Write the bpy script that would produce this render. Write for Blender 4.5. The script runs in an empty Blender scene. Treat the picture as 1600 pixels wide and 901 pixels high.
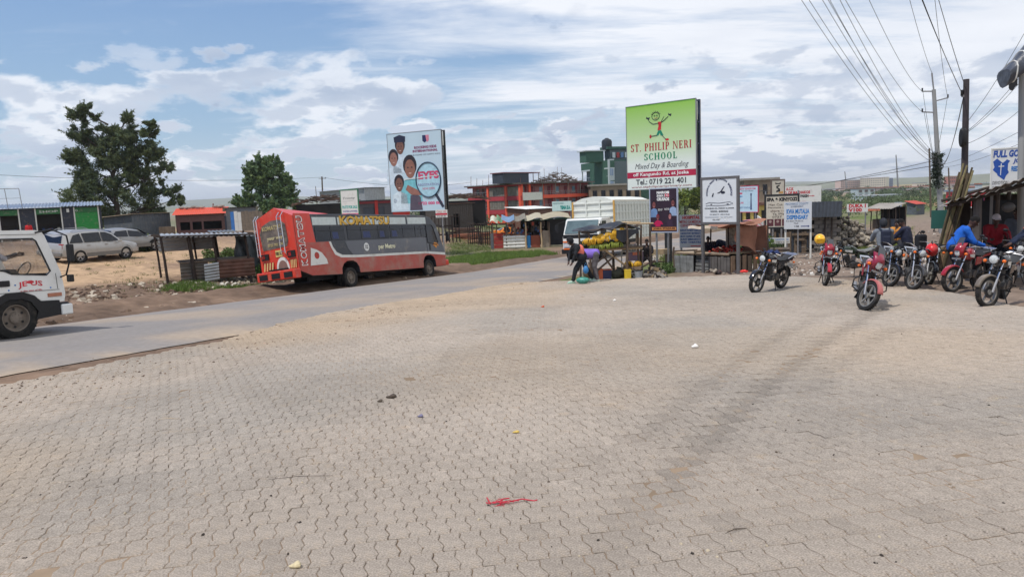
import bpy, math, random
import numpy as np
from mathutils import Vector, Matrix, Euler
from mathutils.geometry import tessellate_polygon
from mathutils import noise as mnoise
R = random.Random(7)
NR = np.random.RandomState(7)
rad = math.radians
SC = bpy.context.scene
COL = SC.collection
# ------------------------------------------------------------------ camera
HAZE = True
FPX = 1130.0                       # focal length in pixels of a 1600 px wide frame
PITCH, ROLL = rad(7.1), rad(-2.4)
cd = bpy.data.cameras.new('camera')
cd.sensor_width = 36.0
cd.lens = FPX / 1600 * 36
cd.clip_start, cd.clip_end = 0.1, 40000
cam = bpy.data.objects.new('camera', cd)
COL.objects.link(cam)
CM = Matrix.Rotation(math.pi / 2 - PITCH, 4, 'X') @ Matrix.Rotation(ROLL, 4, 'Z')
cam.matrix_world = CM
SC.camera = cam
# ------------------------------------------------------------------ sky, sun, exposure
SUN_EL, SUN_TO = rad(63), Vector((0.86, 0.51, 0)).normalized()     # SUN_TO: the way shadows fall
w = bpy.data.worlds.new('World'); SC.world = w; w.use_nodes = True
def build_world():
 nt = w.node_tree; N = nt.nodes; L = nt.links
 N.clear()
 def n(t, **k):
  x = N.new(t)
  for a, b in k.items(): setattr(x, a, b)
  return x
 def mth(op, a, b=None, c=None, clamp=False):
  x = n('ShaderNodeMath', operation=op); x.use_clamp = clamp
  for i, v in enumerate((a, b, c)):
   if v is None: continue
   if isinstance(v, (int, float)): x.inputs[i].default_value = v
   else: L.new(v, x.inputs[i])
  return x.outputs[0]
 def sstep(v, a, b):
  x = n('ShaderNodeMapRange', interpolation_type='SMOOTHSTEP')
  L.new(v, x.inputs[0]); x.inputs[1].default_value = a; x.inputs[2].default_value = b
  return x.outputs[0]
 out = n('ShaderNodeOutputWorld'); bg = n('ShaderNodeBackground'); L.new(bg.outputs[0], out.inputs[0])
 sky = n('ShaderNodeTexSky', sky_type='NISHITA'); sky.sun_disc = False
 sky.sun_elevation = SUN_EL
 sky.sun_rotation = math.atan2(-SUN_TO.x, -SUN_TO.y)
 sky.air_density = 1.3; sky.dust_density = 0.3; sky.ozone_density = 2.0
 tc = n('ShaderNodeTexCoord'); sp = n('ShaderNodeSeparateXYZ'); L.new(tc.outputs['Generated'], sp.inputs[0])
 z = mth('MAXIMUM', sp.outputs[2], 0.0)
 den = mth('ADD', z, 0.13)
 cx = mth('DIVIDE', sp.outputs[0], den); cy = mth('DIVIDE', sp.outputs[1], den)
 def plane(sx, sy, off=0.0):
  c = n('ShaderNodeCombineXYZ'); L.new(mth('MULTIPLY_ADD', cx, sx, off), c.inputs[0]); L.new(mth('MULTIPLY_ADD', cy, sy, off * .7), c.inputs[1])
  c.inputs[2].default_value = off
  return c.outputs[0]
 def noise(vec, scale, det, rough, dist=0.0):
  x = n('ShaderNodeTexNoise'); L.new(vec, x.inputs['Vector']); x.inputs['Scale'].default_value = scale
  x.inputs['Detail'].default_value = det; x.inputs['Roughness'].default_value = rough; x.inputs['Distortion'].default_value = dist
  return x.outputs[0]
 # high thin sheets, mostly to the right and above the middle
 def lerp3(*v):
  x = v[0]
  for y_ in v[1:]: x = mth('ADD', x, y_)
  return x
 cover = noise(plane(1, 1, 9.0), .33, 2, .5)
 a1 = noise(plane(.5, 1.0, 3.1), 1.1, 9, .60, .5); a2 = noise(plane(.35, 1.6, 13.7), 2.6, 8, .62, .3)
 bias = mth('MULTIPLY', sp.outputs[0], 0.26)
 s1 = lerp3(a1, mth('MULTIPLY', cover, .34), bias, mth('MULTIPLY', a2, .30))
 sheet = mth('MULTIPLY', sstep(s1, .66, .98), .88)
 thin = mth('MULTIPLY', sstep(lerp3(a2, bias, mth('MULTIPLY', cover, .3)), .58, .88), .30)
 # heaped clouds in rows that flatten towards the horizon
 az = mth('ARCTAN2', sp.outputs[0], sp.outputs[1])
 def heapn(off, dz, sc, det):
  c = n('ShaderNodeCombineXYZ'); zz = mth('ADD', sp.outputs[2], dz)
  L.new(mth('MULTIPLY_ADD', az, 1.0, off), c.inputs[0]); L.new(mth('MULTIPLY', mth('POWER', mth('MAXIMUM', zz, 0.0), .72), 1.75), c.inputs[1]); c.inputs[2].default_value = off
  return noise(c.outputs[0], sc, det, .56, .15)
 def low(a, b): return mth('SUBTRACT', 1.0, sstep(sp.outputs[2], a, b))
 h1 = heapn(5.3, 0, 6.0, 9); h1b = heapn(5.3, -.022, 6.0, 5)
 h2 = heapn(8.1, 0, 10.5, 8); h2b = heapn(8.1, -.014, 10.5, 5)
 H1 = mth('MULTIPLY', sstep(mth('MULTIPLY_ADD', low(.08, .26), .10, h1), .575, .66), mth('MULTIPLY_ADD', low(.14, .30), .80, .10))
 H2 = mth('MULTIPLY', sstep(mth('MULTIPLY_ADD', low(.04, .16), .11, h2), .58, .66), low(.12, .24))
 heap = mth('MAXIMUM', H1, H2)
 # undersides: where the cloud is thicker just below, the light is blocked and the base is grey-blue
 under = mth('MAXIMUM', mth('MULTIPLY', sstep(mth('SUBTRACT', h1, h1b), -.01, .07), H1), mth('MULTIPLY', sstep(mth('SUBTRACT', h2, h2b), -.01, .06), H2))
 core = mth('MULTIPLY', sstep(h1, .60, .74), .18)
 puff = heapn(21.0, 0, 7.0, 7); pm_ = mth('MULTIPLY', sstep(puff, .64, .70), low(.20, .30))
 shade = mth('MAXIMUM', mth('ADD', mth('MULTIPLY', under, .62), core), mth('MULTIPLY', pm_, .74))
 shade = mth('ADD', shade, mth('MULTIPLY', sstep(noise(plane(.6, 1.0, 31.0), 1.2, 5, .5), .45, .70), .30), clamp=True)
 cloud = mth('MAXIMUM', mth('MAXIMUM', mth('ADD', sheet, thin, clamp=True), heap), mth('MULTIPLY', pm_, .85))
 hz = mth('SUBTRACT', 1.0, sstep(sp.outputs[2], -.02, .12))
 cloud = mth('MAXIMUM', cloud, mth('MULTIPLY', hz, .42))
 cc = n('ShaderNodeMix', data_type='RGBA'); L.new(shade, cc.inputs[0])
 cc.inputs[6].default_value = (10.4, 10.8, 11.6, 1); cc.inputs[7].default_value = (4.9, 5.9, 7.7, 1)
 mx = n('ShaderNodeMix', data_type='RGBA'); L.new(cloud, mx.inputs[0])
 sb = n('ShaderNodeMix', data_type='RGBA'); sb.inputs[0].default_value = .65; L.new(sky.outputs[0], sb.inputs[6])
 sg = n('ShaderNodeMix', data_type='RGBA'); L.new(sstep(sp.outputs[2], 0, .55), sg.inputs[0]); sg.inputs[6].default_value = (4.4, 6.7, 9.6, 1); sg.inputs[7].default_value = (.95, 2.65, 7.7, 1); L.new(sg.outputs[2], sb.inputs[7])
 L.new(sb.outputs[2], mx.inputs[6]); L.new(cc.outputs[2], mx.inputs[7])
 L.new(mx.outputs[2], bg.inputs[0])
 bg.inputs[1].default_value = 0.085
build_world()
sd = bpy.data.lights.new('sun', 'SUN'); sd.energy = 3.2; sd.angle = rad(0.6); sd.color = (1.0, .95, .88)
sun = bpy.data.objects.new('sun', sd); COL.objects.link(sun)
sdir = Vector((SUN_TO.x * math.cos(SUN_EL), SUN_TO.y * math.cos(SUN_EL), -math.sin(SUN_EL)))
sun.rotation_euler = sdir.to_track_quat('-Z', 'Y').to_euler()
sun.location = (0, 0, 30)
SC.view_settings.view_transform = 'Standard'; SC.view_settings.look = 'None'
SC.view_settings.exposure = 0.06; SC.view_settings.gamma = 1.0
SC.cycles.max_bounces = 6; SC.cycles.diffuse_bounces = 3; SC.cycles.glossy_bounces = 3
SC.cycles.transparent_max_bounces = 12; SC.cycles.volume_bounces = 0
SC.cycles.use_denoising = True
# ------------------------------------------------------------------ ground shape
RD = np.array((.485, .874)); RN = np.array((-.874, .485))           # along the main road / towards its far side
FE0 = np.array((-7.04, 26.33))                                      # a point on the far edge of the road
_dy = [-400, -30, 35, 55, 80, 150, 300, 1200, 30000]
_dd = [.0, .075, 3.4875, 4.05, 4.8, 6.6, 9.0, 12., 12.]
def ss(x, a, b):
 t = np.clip((x - a) / (b - a), 0, 1); return t * t * (3 - 2 * t)
def Hn(x, y):
 x = np.asarray(x, float); y = np.asarray(y, float)
 d = np.interp(y, _dy, _dd) * 1.0
 z = -d - 0.0 + .008 * np.clip(x, -60, 60)
 s = (x - FE0[0]) * RN[0] + (y - FE0[1]) * RN[1]
 z = z + np.clip(.10 * (s - 4), 0, 2.6) * ss(-x, -2, 15) * (1 - ss(y, 160, 400))
 return z
# the profile is -1.65 at the feet of the camera
_dd = [a for a in _dd]
_dd[0] = .0; _dd[1] = .075
def H(x, y):
 for i in range(1, len(_dy)):
  if y <= _dy[i] or i == len(_dy) - 1:
   t = max(0., min(1., (y - _dy[i - 1]) / (_dy[i] - _dy[i - 1]))); z = -(_dd[i - 1] + (_dd[i] - _dd[i - 1]) * t); break
 z += .008 * max(-60., min(60., x)); s = (x - FE0[0]) * RN[0] + (y - FE0[1]) * RN[1]
 if s > 4 and x < 2:
  a = max(0., min(1., (-x + 2) / 17)); b = max(0., min(1., (y - 160) / 240)); z += min(2.6, .10 * (s - 4)) * a * a * (3 - 2 * a) * (1 - b * b * (3 - 2 * b))
 return float(z)
def ray(px, py): return (CM.to_3x3() @ Vector(((px - 800) / FPX, -(py - 450.5) / FPX, -1)))
def P(px, py, d):
 r = ray(px, py); return r * (d / r.y)
def G(px, py, lift=0.0, dmax=400):
 """point of the ground seen at a pixel of the photograph"""
 r = ray(px, py); r = r / r.y; a = 1.0
 while a < dmax:
  q = r * a
  if q.z < H(q.x, q.y) + lift: break
  a *= 1.02
 lo, hi = a / 1.02, a
 for _ in range(25):
  m = (lo + hi) / 2; q = r * m
  if q.z < H(q.x, q.y) + lift: hi = m
  else: lo = m
 return r * hi
def at_depth(px, d):
 """ground point under the pixel column px at forward distance d (near the horizon)"""
 x = (px - 794) / FPX * d
 return Vector((x, d, H(x, d)))
def ground_rot(x, y, rz):
 e = .6
 nx = -(H(x + e, y) - H(x - e, y)) / (2 * e); ny = -(H(x, y + e) - H(x, y - e)) / (2 * e)
 n = Vector((nx, ny, 1)).normalized()
 q = Vector((0, 0, 1)).rotation_difference(n)
 return (q.to_matrix() @ Matrix.Rotation(rz, 3, 'Z')).to_euler()
# ------------------------------------------------------------------ materials
_mats = {}
def lin(c):
 """sRGB 0..255 -> linear"""
 return tuple(((v / 255) / 12.92 if v / 255 <= .04045 else ((v / 255 + .055) / 1.055) ** 2.4) for v in c)
def mat(name, col, rough=.6, metal=0.0, var=.12, vs=6.0, dirt=None, da=.4, ds=3.0, bump=0.0, bs=40.0, spec=.4, coat=0.0, attr=None, stretch=None, trans=0.0, alpha=1.0):
 if name in _mats: return _mats[name]
 m = bpy.data.materials.new(name); m.use_nodes = True; _mats[name] = m
 nt = m.node_tree; N = nt.nodes; L = nt.links
 b = N['Principled BSDF']
 b.inputs['Roughness'].default_value = rough; b.inputs['Metallic'].default_value = metal
 b.inputs['Specular IOR Level'].default_value = spec
 b.inputs['Coat Weight'].default_value = coat; b.inputs['Coat Roughness'].default_value = .08
 tc = N.new('ShaderNodeTexCoord'); vec = tc.outputs['Object']
 if stretch:
  mp = N.new('ShaderNodeMapping'); mp.inputs['Scale'].default_value = stretch; L.new(vec, mp.inputs[0]); vec = mp.outputs[0]
 if attr:
  at = N.new('ShaderNodeAttribute'); at.attribute_name = attr; src = at.outputs['Color']
 else:
  rgb = N.new('ShaderNodeRGB'); rgb.outputs[0].default_value = (*col, 1); src = rgb.outputs[0]
 if var:
  nz = N.new('ShaderNodeTexNoise'); L.new(vec, nz.inputs['Vector']); nz.inputs['Scale'].default_value = vs; nz.inputs['Detail'].default_value = 5
  mr = N.new('ShaderNodeMapRange'); L.new(nz.outputs[0], mr.inputs[0]); mr.inputs[1].default_value = .25; mr.inputs[2].default_value = .75
  mr.inputs[3].default_value = 1 - var; mr.inputs[4].default_value = 1 + var
  mu = N.new('ShaderNodeVectorMath'); mu.operation = 'SCALE'; L.new(src, mu.inputs[0]); L.new(mr.outputs[0], mu.inputs['Scale']); src = mu.outputs[0]
 if dirt:
  nz = N.new('ShaderNodeTexNoise'); L.new(vec, nz.inputs['Vector']); nz.inputs['Scale'].default_value = ds; nz.inputs['Detail'].default_value = 7; nz.inputs['Roughness'].default_value = .65
  mr = N.new('ShaderNodeMapRange'); L.new(nz.outputs[0], mr.inputs[0]); mr.inputs[1].default_value = .62 - .35 * da; mr.inputs[2].default_value = .78; mr.inputs[4].default_value = min(1, .4 + da)
  mx = N.new('ShaderNodeMix'); mx.data_type = 'RGBA'; L.new(mr.outputs[0], mx.inputs[0]); L.new(src, mx.inputs[6]); mx.inputs[7].default_value = (*dirt, 1); src = mx.outputs[2]
 L.new(src, b.inputs['Base Color'])
 if bump:
  nz = N.new('ShaderNodeTexNoise'); L.new(vec, nz.inputs['Vector']); nz.inputs['Scale'].default_value = bs; nz.inputs['Detail'].default_value = 6
  bp = N.new('ShaderNodeBump'); bp.inputs['Strength'].default_value = min(1, bump); bp.inputs['Distance'].default_value = .02 if bump <= 1 else .02 * bump
  L.new(nz.outputs[0], bp.inputs['Height']); L.new(bp.outputs[0], b.inputs['Normal'])
 if trans: b.inputs['Transmission Weight'].default_value = trans
 if alpha < 1: b.inputs['Alpha'].default_value = alpha
 return m
DUST = (.30, .24, .18)
def paint(name, c, **k):
 d = dict(rough=.35, var=.05, dirt=DUST, da=.25, coat=.3); d.update(k)
 return mat(name, lin(c) if max(c) > 1 else c, **d)
def flat(name, c, **k):
 d = dict(rough=.6, var=.04, vs=2.0); d.update(k)
 return mat(name, lin(c), **d)
# ------------------------------------------------------------------ mesh builder
class MB:
 def __init__(s): s.v = []; s.f = []; s.m = []
 def add(s, vs, fs, m=0):
  o = len(s.v); s.v += [tuple(p) for p in vs]; s.f += [tuple(o + i for i in f) for f in fs]; s.m += [m] * len(fs); return s
 def hexa(s, p, m=0): return s.add(p, [(0, 3, 2, 1), (4, 5, 6, 7), (0, 1, 5, 4), (1, 2, 6, 5), (2, 3, 7, 6), (3, 0, 4, 7)], m)
 def box(s, c, d, rot=None, m=0, taper=1.0):
  x, y, z = d[0] / 2, d[1] / 2, d[2] / 2
  p = [Vector((-x, -y, -z)), Vector((x, -y, -z)), Vector((x, y, -z)), Vector((-x, y, -z)), Vector((-x * taper, -y * taper, z)), Vector((x * taper, -y * taper, z)), Vector((x * taper, y * taper, z)), Vector((-x * taper, y * taper, z))]
  if rot is not None:
   if not isinstance(rot, Matrix): rot = Euler(rot).to_matrix()
   p = [rot @ q for q in p]
  c = Vector(c)
  return s.hexa([q + c for q in p], m)
 def bar(s, a, b, w, h=None, m=0, up=(0, 0, 1)):
  """box beam from a to b"""
  a = Vector(a); b = Vector(b); h = w if h is None else h
  d = (b - a).normalized(); u = Vector(up)
  if abs(d.dot(u)) > .98: u = Vector((1, 0, 0)) if abs(d.x) < .9 else Vector((0, 1, 0))
  x = d.cross(u).normalized() * w / 2; y = x.cross(d).normalized() * h / 2
  return s.hexa([a - x - y, a + x - y, a + x + y, a - x + y, b - x - y, b + x - y, b + x + y, b - x + y], m)
 def tube(s, pts, r, n=8, m=0, cap=True, closed=False):
  pts = [Vector(p) for p in pts]; k = len(pts)
  rs = r if isinstance(r, (list, tuple)) else [r] * k
  vs = []; fs = []; prev = None
  for i, p in enumerate(pts):
   if closed: t = pts[(i + 1) % k] - pts[i - 1]
   else: t = pts[min(i + 1, k - 1)] - pts[max(i - 1, 0)]
   if t.length < 1e-9: t = Vector((0, 0, 1))
   t.normalize()
   if prev is None:
    u = Vector((0, 0, 1)) if abs(t.z) < .9 else Vector((1, 0, 0))
    x = t.cross(u).normalized()
   else: x = (prev - t * prev.dot(t)); x = x.normalized() if x.length > 1e-6 else t.orthogonal().normalized()
   prev = x; y = t.cross(x)
   for j in range(n):
    a = 2 * math.pi * j / n; vs.append(p + (x * math.cos(a) + y * math.sin(a)) * rs[i])
  for i in range(k if closed else k - 1):
   i2 = (i + 1) % k
   for j in range(n):
    j2 = (j + 1) % n; fs.append((i * n + j, i * n + j2, i2 * n + j2, i2 * n + j))
  if cap and not closed: fs += [tuple(range(n - 1, -1, -1)), tuple((k - 1) * n + j for j in range(n))]
  return s.add(vs, fs, m)
 def cyl(s, a, b, r, n=12, m=0, r2=None): return s.tube([a, b], [r, r if r2 is None else r2], n, m)
 def plate(s, outer, holes=(), o=(0, 0, 0), ux=(1, 0, 0), uy=(0, 0, 1), t=.02, m=0):
  """flat plate with holes; thickness t goes along ux x uy reversed (behind), front face at the origin plane"""
  ux = Vector(ux); uy = Vector(uy); nrm = ux.cross(uy).normalized(); o = Vector(o)
  loops = [list(outer)] + [list(h) for h in holes]
  tri = tessellate_polygon([[Vector((p[0], p[1], 0)) for p in l] for l in loops])
  flatp = [p for l in loops for p in l]
  F = [o + ux * p[0] + uy * p[1] for p in flatp]; B = [q - nrm * t for q in F]; n = len(F)
  fs = []
  for t3 in tri:
   a, b, c = [Vector(flatp[i]) for i in t3]
   cr = (b.x - a.x) * (c.y - a.y) - (b.y - a.y) * (c.x - a.x)
   if abs(cr) < 1e-12: continue
   t3 = tuple(t3) if cr > 0 else tuple(reversed(t3))
   fs.append(t3); fs.append(tuple(n + i for i in reversed(t3)))
  k = 0
  for l in loops:
   for i in range(len(l)):
    a = k + i; b = k + (i + 1) % len(l); fs.append((a, a + n, b + n, b))
   k += len(l)
  return s.add(F + B, fs, m)
 def lathe(s, prof, c=(0, 0, 0), ax='Z', n=16, m=0):
  """prof: (radius, height) pairs"""
  vs = []; fs = []; c = Vector(c)
  for r_, h in prof:
   for j in range(n):
    a = 2 * math.pi * j / n; x, y = r_ * math.cos(a), r_ * math.sin(a)
    q = Vector((x, y, h)) if ax == 'Z' else (Vector((x, h, y)) if ax == 'Y' else Vector((h, x, y)))
    vs.append(c + q)
  k = len(prof)
  for i in range(k - 1):
   for j in range(n):
    j2 = (j + 1) % n; f = (i * n + j, i * n + j2, (i + 1) * n + j2, (i + 1) * n + j); fs.append(f if ax != 'Y' else f[::-1])
  return s.add(vs, fs, m)
 def ball(s, c, r, n=12, k=8, m=0, rot=None):
  if not isinstance(r, (list, tuple)): r = (r, r, r)
  c = Vector(c); vs = [Vector((0, 0, -r[2]))]; fs = []
  for i in range(1, k):
   t = math.pi * i / k
   for j in range(n):
    a = 2 * math.pi * j / n; vs.append(Vector((r[0] * math.sin(t) * math.cos(a), r[1] * math.sin(t) * math.sin(a), -r[2] * math.cos(t))))
  vs.append(Vector((0, 0, r[2])))
  for j in range(n): fs.append((0, 1 + (j + 1) % n, 1 + j)); fs.append((len(vs) - 1, 1 + (k - 2) * n + j, 1 + (k - 2) * n + (j + 1) % n))
  for i in range(k - 2):
   for j in range(n): fs.append((1 + i * n + j, 1 + i * n + (j + 1) % n, 1 + (i + 1) * n + (j + 1) % n, 1 + (i + 1) * n + j))
  if rot is not None: vs = [rot @ v for v in vs]
  return s.add([v + c for v in vs], fs, m)
 def cap2(s, a, b, ra, rb, n=10, m=0):
  """tapered limb with round ends"""
  a = Vector(a); b = Vector(b); d = (b - a); L_ = d.length
  if L_ < 1e-6: return s.ball(a, ra, n, 6, m)
  d = d / L_; pts = []; rs = []
  for t in (-.98, -.75, -.4, 0): pts.append(a + d * ra * t); rs.append(ra * math.sqrt(max(0, 1 - t * t)))
  for t in (0, .4, .75, .98): pts.append(b + d * rb * t); rs.append(rb * math.sqrt(max(0, 1 - t * t)))
  return s.tube(pts, rs, n, m)
 def xf(s, M_, i0=0):
  for i in range(i0, len(s.v)): s.v[i] = tuple(M_ @ Vector(s.v[i]))
  return s
 def mesh(s, name, mats):
  me = bpy.data.meshes.new(name); me.from_pydata(s.v, [], s.f)
  for m_ in (mats if isinstance(mats, (list, tuple)) else [mats]): me.materials.append(m_)
  if s.m and max(s.m): me.polygons.foreach_set('material_index', s.m)
  me.update(); return me
 def build(s, name, mats, parent=None, smooth=False, bevel=0, loc=None, rz=None, segs=2):
  me = s.mesh(name, mats)
  o = bpy.data.objects.new(name, me); COL.objects.link(o)
  if parent is not None: o.parent = parent
  if loc is not None: o.location = loc
  if rz is not None: o.rotation_euler = (0, 0, rz)
  if bevel:
   b = o.modifiers.new('bevel', 'BEVEL'); b.width = bevel; b.segments = segs; b.limit_method = 'ANGLE'; b.angle_limit = rad(35)
  if smooth: shade(me)
  return o
def shade(me, ang=40):
 me.polygons.foreach_set('use_smooth', [True] * len(me.polygons))
 try: me.set_sharp_from_angle(angle=rad(ang))
 except Exception: pass
def T(name, label, cat, loc=(0, 0, 0), rot=0, group=None):
 o = bpy.data.objects.new(name, None); COL.objects.link(o); o.location = loc
 o.rotation_euler = rot if not isinstance(rot, (int, float)) else (0, 0, rot)
 o.empty_display_size = .3
 return tag(o, label, cat, group)
def tag(o, label=None, cat=None, group=None, kind=None):
 if label: o['label'] = label
 if cat: o['category'] = cat
 if group: o['group'] = group
 if kind: o['kind'] = kind
 return o
def obj(name, me, parent=None, loc=(0, 0, 0), rot=(0, 0, 0), scale=None):
 o = bpy.data.objects.new(name, me); COL.objects.link(o)
 if parent is not None: o.parent = parent
 o.location = loc; o.rotation_euler = rot
 if scale: o.scale = scale
 return o
def np_mesh(name, V, F, mats, smooth=False, attr=None, aname='tint'):
 """V (n,3) array, F (m,k) array of equal-length faces"""
 me = bpy.data.meshes.new(name); n = len(V); m_, k = F.shape
 me.vertices.add(n); me.vertices.foreach_set('co', np.asarray(V, np.float32).ravel())
 me.loops.add(m_ * k); me.loops.foreach_set('vertex_index', F.astype(np.int32).ravel())
 me.polygons.add(m_); me.polygons.foreach_set('loop_start', np.arange(0, m_ * k, k, dtype=np.int32)); me.polygons.foreach_set('loop_total', np.full(m_, k, np.int32))
 me.update(calc_edges=True)
 for x in (mats if isinstance(mats, (list, tuple)) else [mats]): me.materials.append(x)
 if attr is not None:
  a = me.color_attributes.new(aname, 'FLOAT_COLOR', 'POINT')
  a.data.foreach_set('color', np.c_[attr, np.ones(n)].astype(np.float32).ravel())
 me.polygons.foreach_set('use_smooth', np.full(m_, bool(smooth)))
 return me
def ring(cx, cy, rx, ry=None, n=20, a0=0, a1=360):
 ry = rx if ry is None else ry; full = abs(a1 - a0) >= 360
 return [(cx + rx * math.cos(rad(a0 + (a1 - a0) * i / (n if full else n - 1))), cy + ry * math.sin(rad(a0 + (a1 - a0) * i / (n if full else n - 1)))) for i in range(n)]
# ------------------------------------------------------------------ lettering
def text_mesh(body, bold=0.0, shear=0.0, ext=.003):
 cu = bpy.data.curves.new('lettering', 'FONT'); cu.body = body; cu.resolution_u = 2
 cu.offset = bold; cu.shear = shear; cu.extrude = 0
 o = bpy.data.objects.new('tmp', cu)
 me = bpy.data.meshes.new_from_object(o)
 bpy.data.objects.remove(o); bpy.data.curves.remove(cu)
 return me
def lettering(body, m, parent, u0, u1, v0, v1, y=-.006, bold=.0, shear=0.0, th=.004, name='lettering', xf=None, fn=None):
 """text fitted in the rectangle u0..u1 x v0..v1 (local x and z), facing -y, with thickness"""
 me0 = text_mesh(body, bold, shear)
 V = np.array([v.co[:] for v in me0.vertices]);
 if not len(V): return None
 F = [tuple(p.vertices) for p in me0.polygons]
 bpy.data.meshes.remove(me0)
 mn, mx_ = V.min(0), V.max(0)
 x = u0 + (V[:, 0] - mn[0]) / max(1e-6, mx_[0] - mn[0]) * (u1 - u0); z = v0 + (V[:, 1] - mn[1]) / max(1e-6, mx_[1] - mn[1]) * (v1 - v0)
 if fn is not None: x, z = fn(x, z)
 n = len(V)
 pts = np.r_[np.c_[x, np.full(n, y), z], np.c_[x, np.full(n, y + th), z]]
 ec = {}
 for f in F:
  for i in range(len(f)):
   ec[(f[i], f[(i + 1) % len(f)])] = 1
 fs = list(F) + [tuple(n + i for i in reversed(f)) for f in F]
 for (a, b) in ec:
  if (b, a) not in ec: fs.append((b, a, a + n, b + n))
 me = bpy.data.meshes.new(name); me.from_pydata([tuple(p) for p in pts], [], fs); me.materials.append(m); me.update()
 o = bpy.data.objects.new(name, me); COL.objects.link(o); o.parent = parent
 if xf is not None: o.matrix_local = xf
 return o
def fig(parent, m, poly, y=-.005, name='print', t=.003):
 """flat printed shape on a board facing -y, poly in local x,z"""
 return MB().plate(poly, (), (0, y, 0), (1, 0, 0), (0, 0, 1), t).build(name, m, parent)
# ================================================================== THE GROUND
def vnoise(x, y, sc, seed=0, octv=3):
 x = np.asarray(x, float) * sc; y = np.asarray(y, float) * sc; t = 0; a = 1; tot = 0
 for o in range(octv):
  xi = np.floor(x); yi = np.floor(y); fx = x - xi; fy = y - yi; fx = fx * fx * (3 - 2 * fx); fy = fy * fy * (3 - 2 * fy)
  def hsh(i, j):
   v = np.sin(i * 127.1 + j * 311.7 + seed * 74.7 + o * 19.3) * 43758.5453; return v - np.floor(v)
  t = t + a * ((hsh(xi, yi) * (1 - fx) + hsh(xi + 1, yi) * fx) * (1 - fy) + (hsh(xi, yi + 1) * (1 - fx) + hsh(xi + 1, yi + 1) * fx) * fy)
  tot += a; a *= .5; x = x * 2.03; y = y * 2.03
 return t / tot
def side(x, y): return (x - FE0[0]) * RN[0] + (y - FE0[1]) * RN[1]      # metres beyond the far edge of the road
def along(x, y): return (x - FE0[0]) * RD[0] + (y - FE0[1]) * RD[1]
RW = 7.3                                                                # road width
def inpoly(x, y, poly):
 x = np.asarray(x); y = np.asarray(y); r = np.zeros(x.shape, bool); j = len(poly) - 1
 for i in range(len(poly)):
  xi, yi = poly[i]; xj, yj = poly[j]
  c = ((yi > y) != (yj > y)) & (x < (xj - xi) * (y - yi) / (yj - yi + 1e-12) + xi); r ^= c; j = i
 return r
_pp = [G(*q) for q in [(1600, 484), (1540, 470), (1420, 451), (1300, 437), (1150, 432), (1000, 436), (905, 441), (800, 444), (500, 494), (430, 509), (353, 535), (122, 582), (0, 606)]]
PAVE = [(-15.5, -5), (17, -5), (17, 11)] + [(q.x, q.y) for q in _pp]
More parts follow.
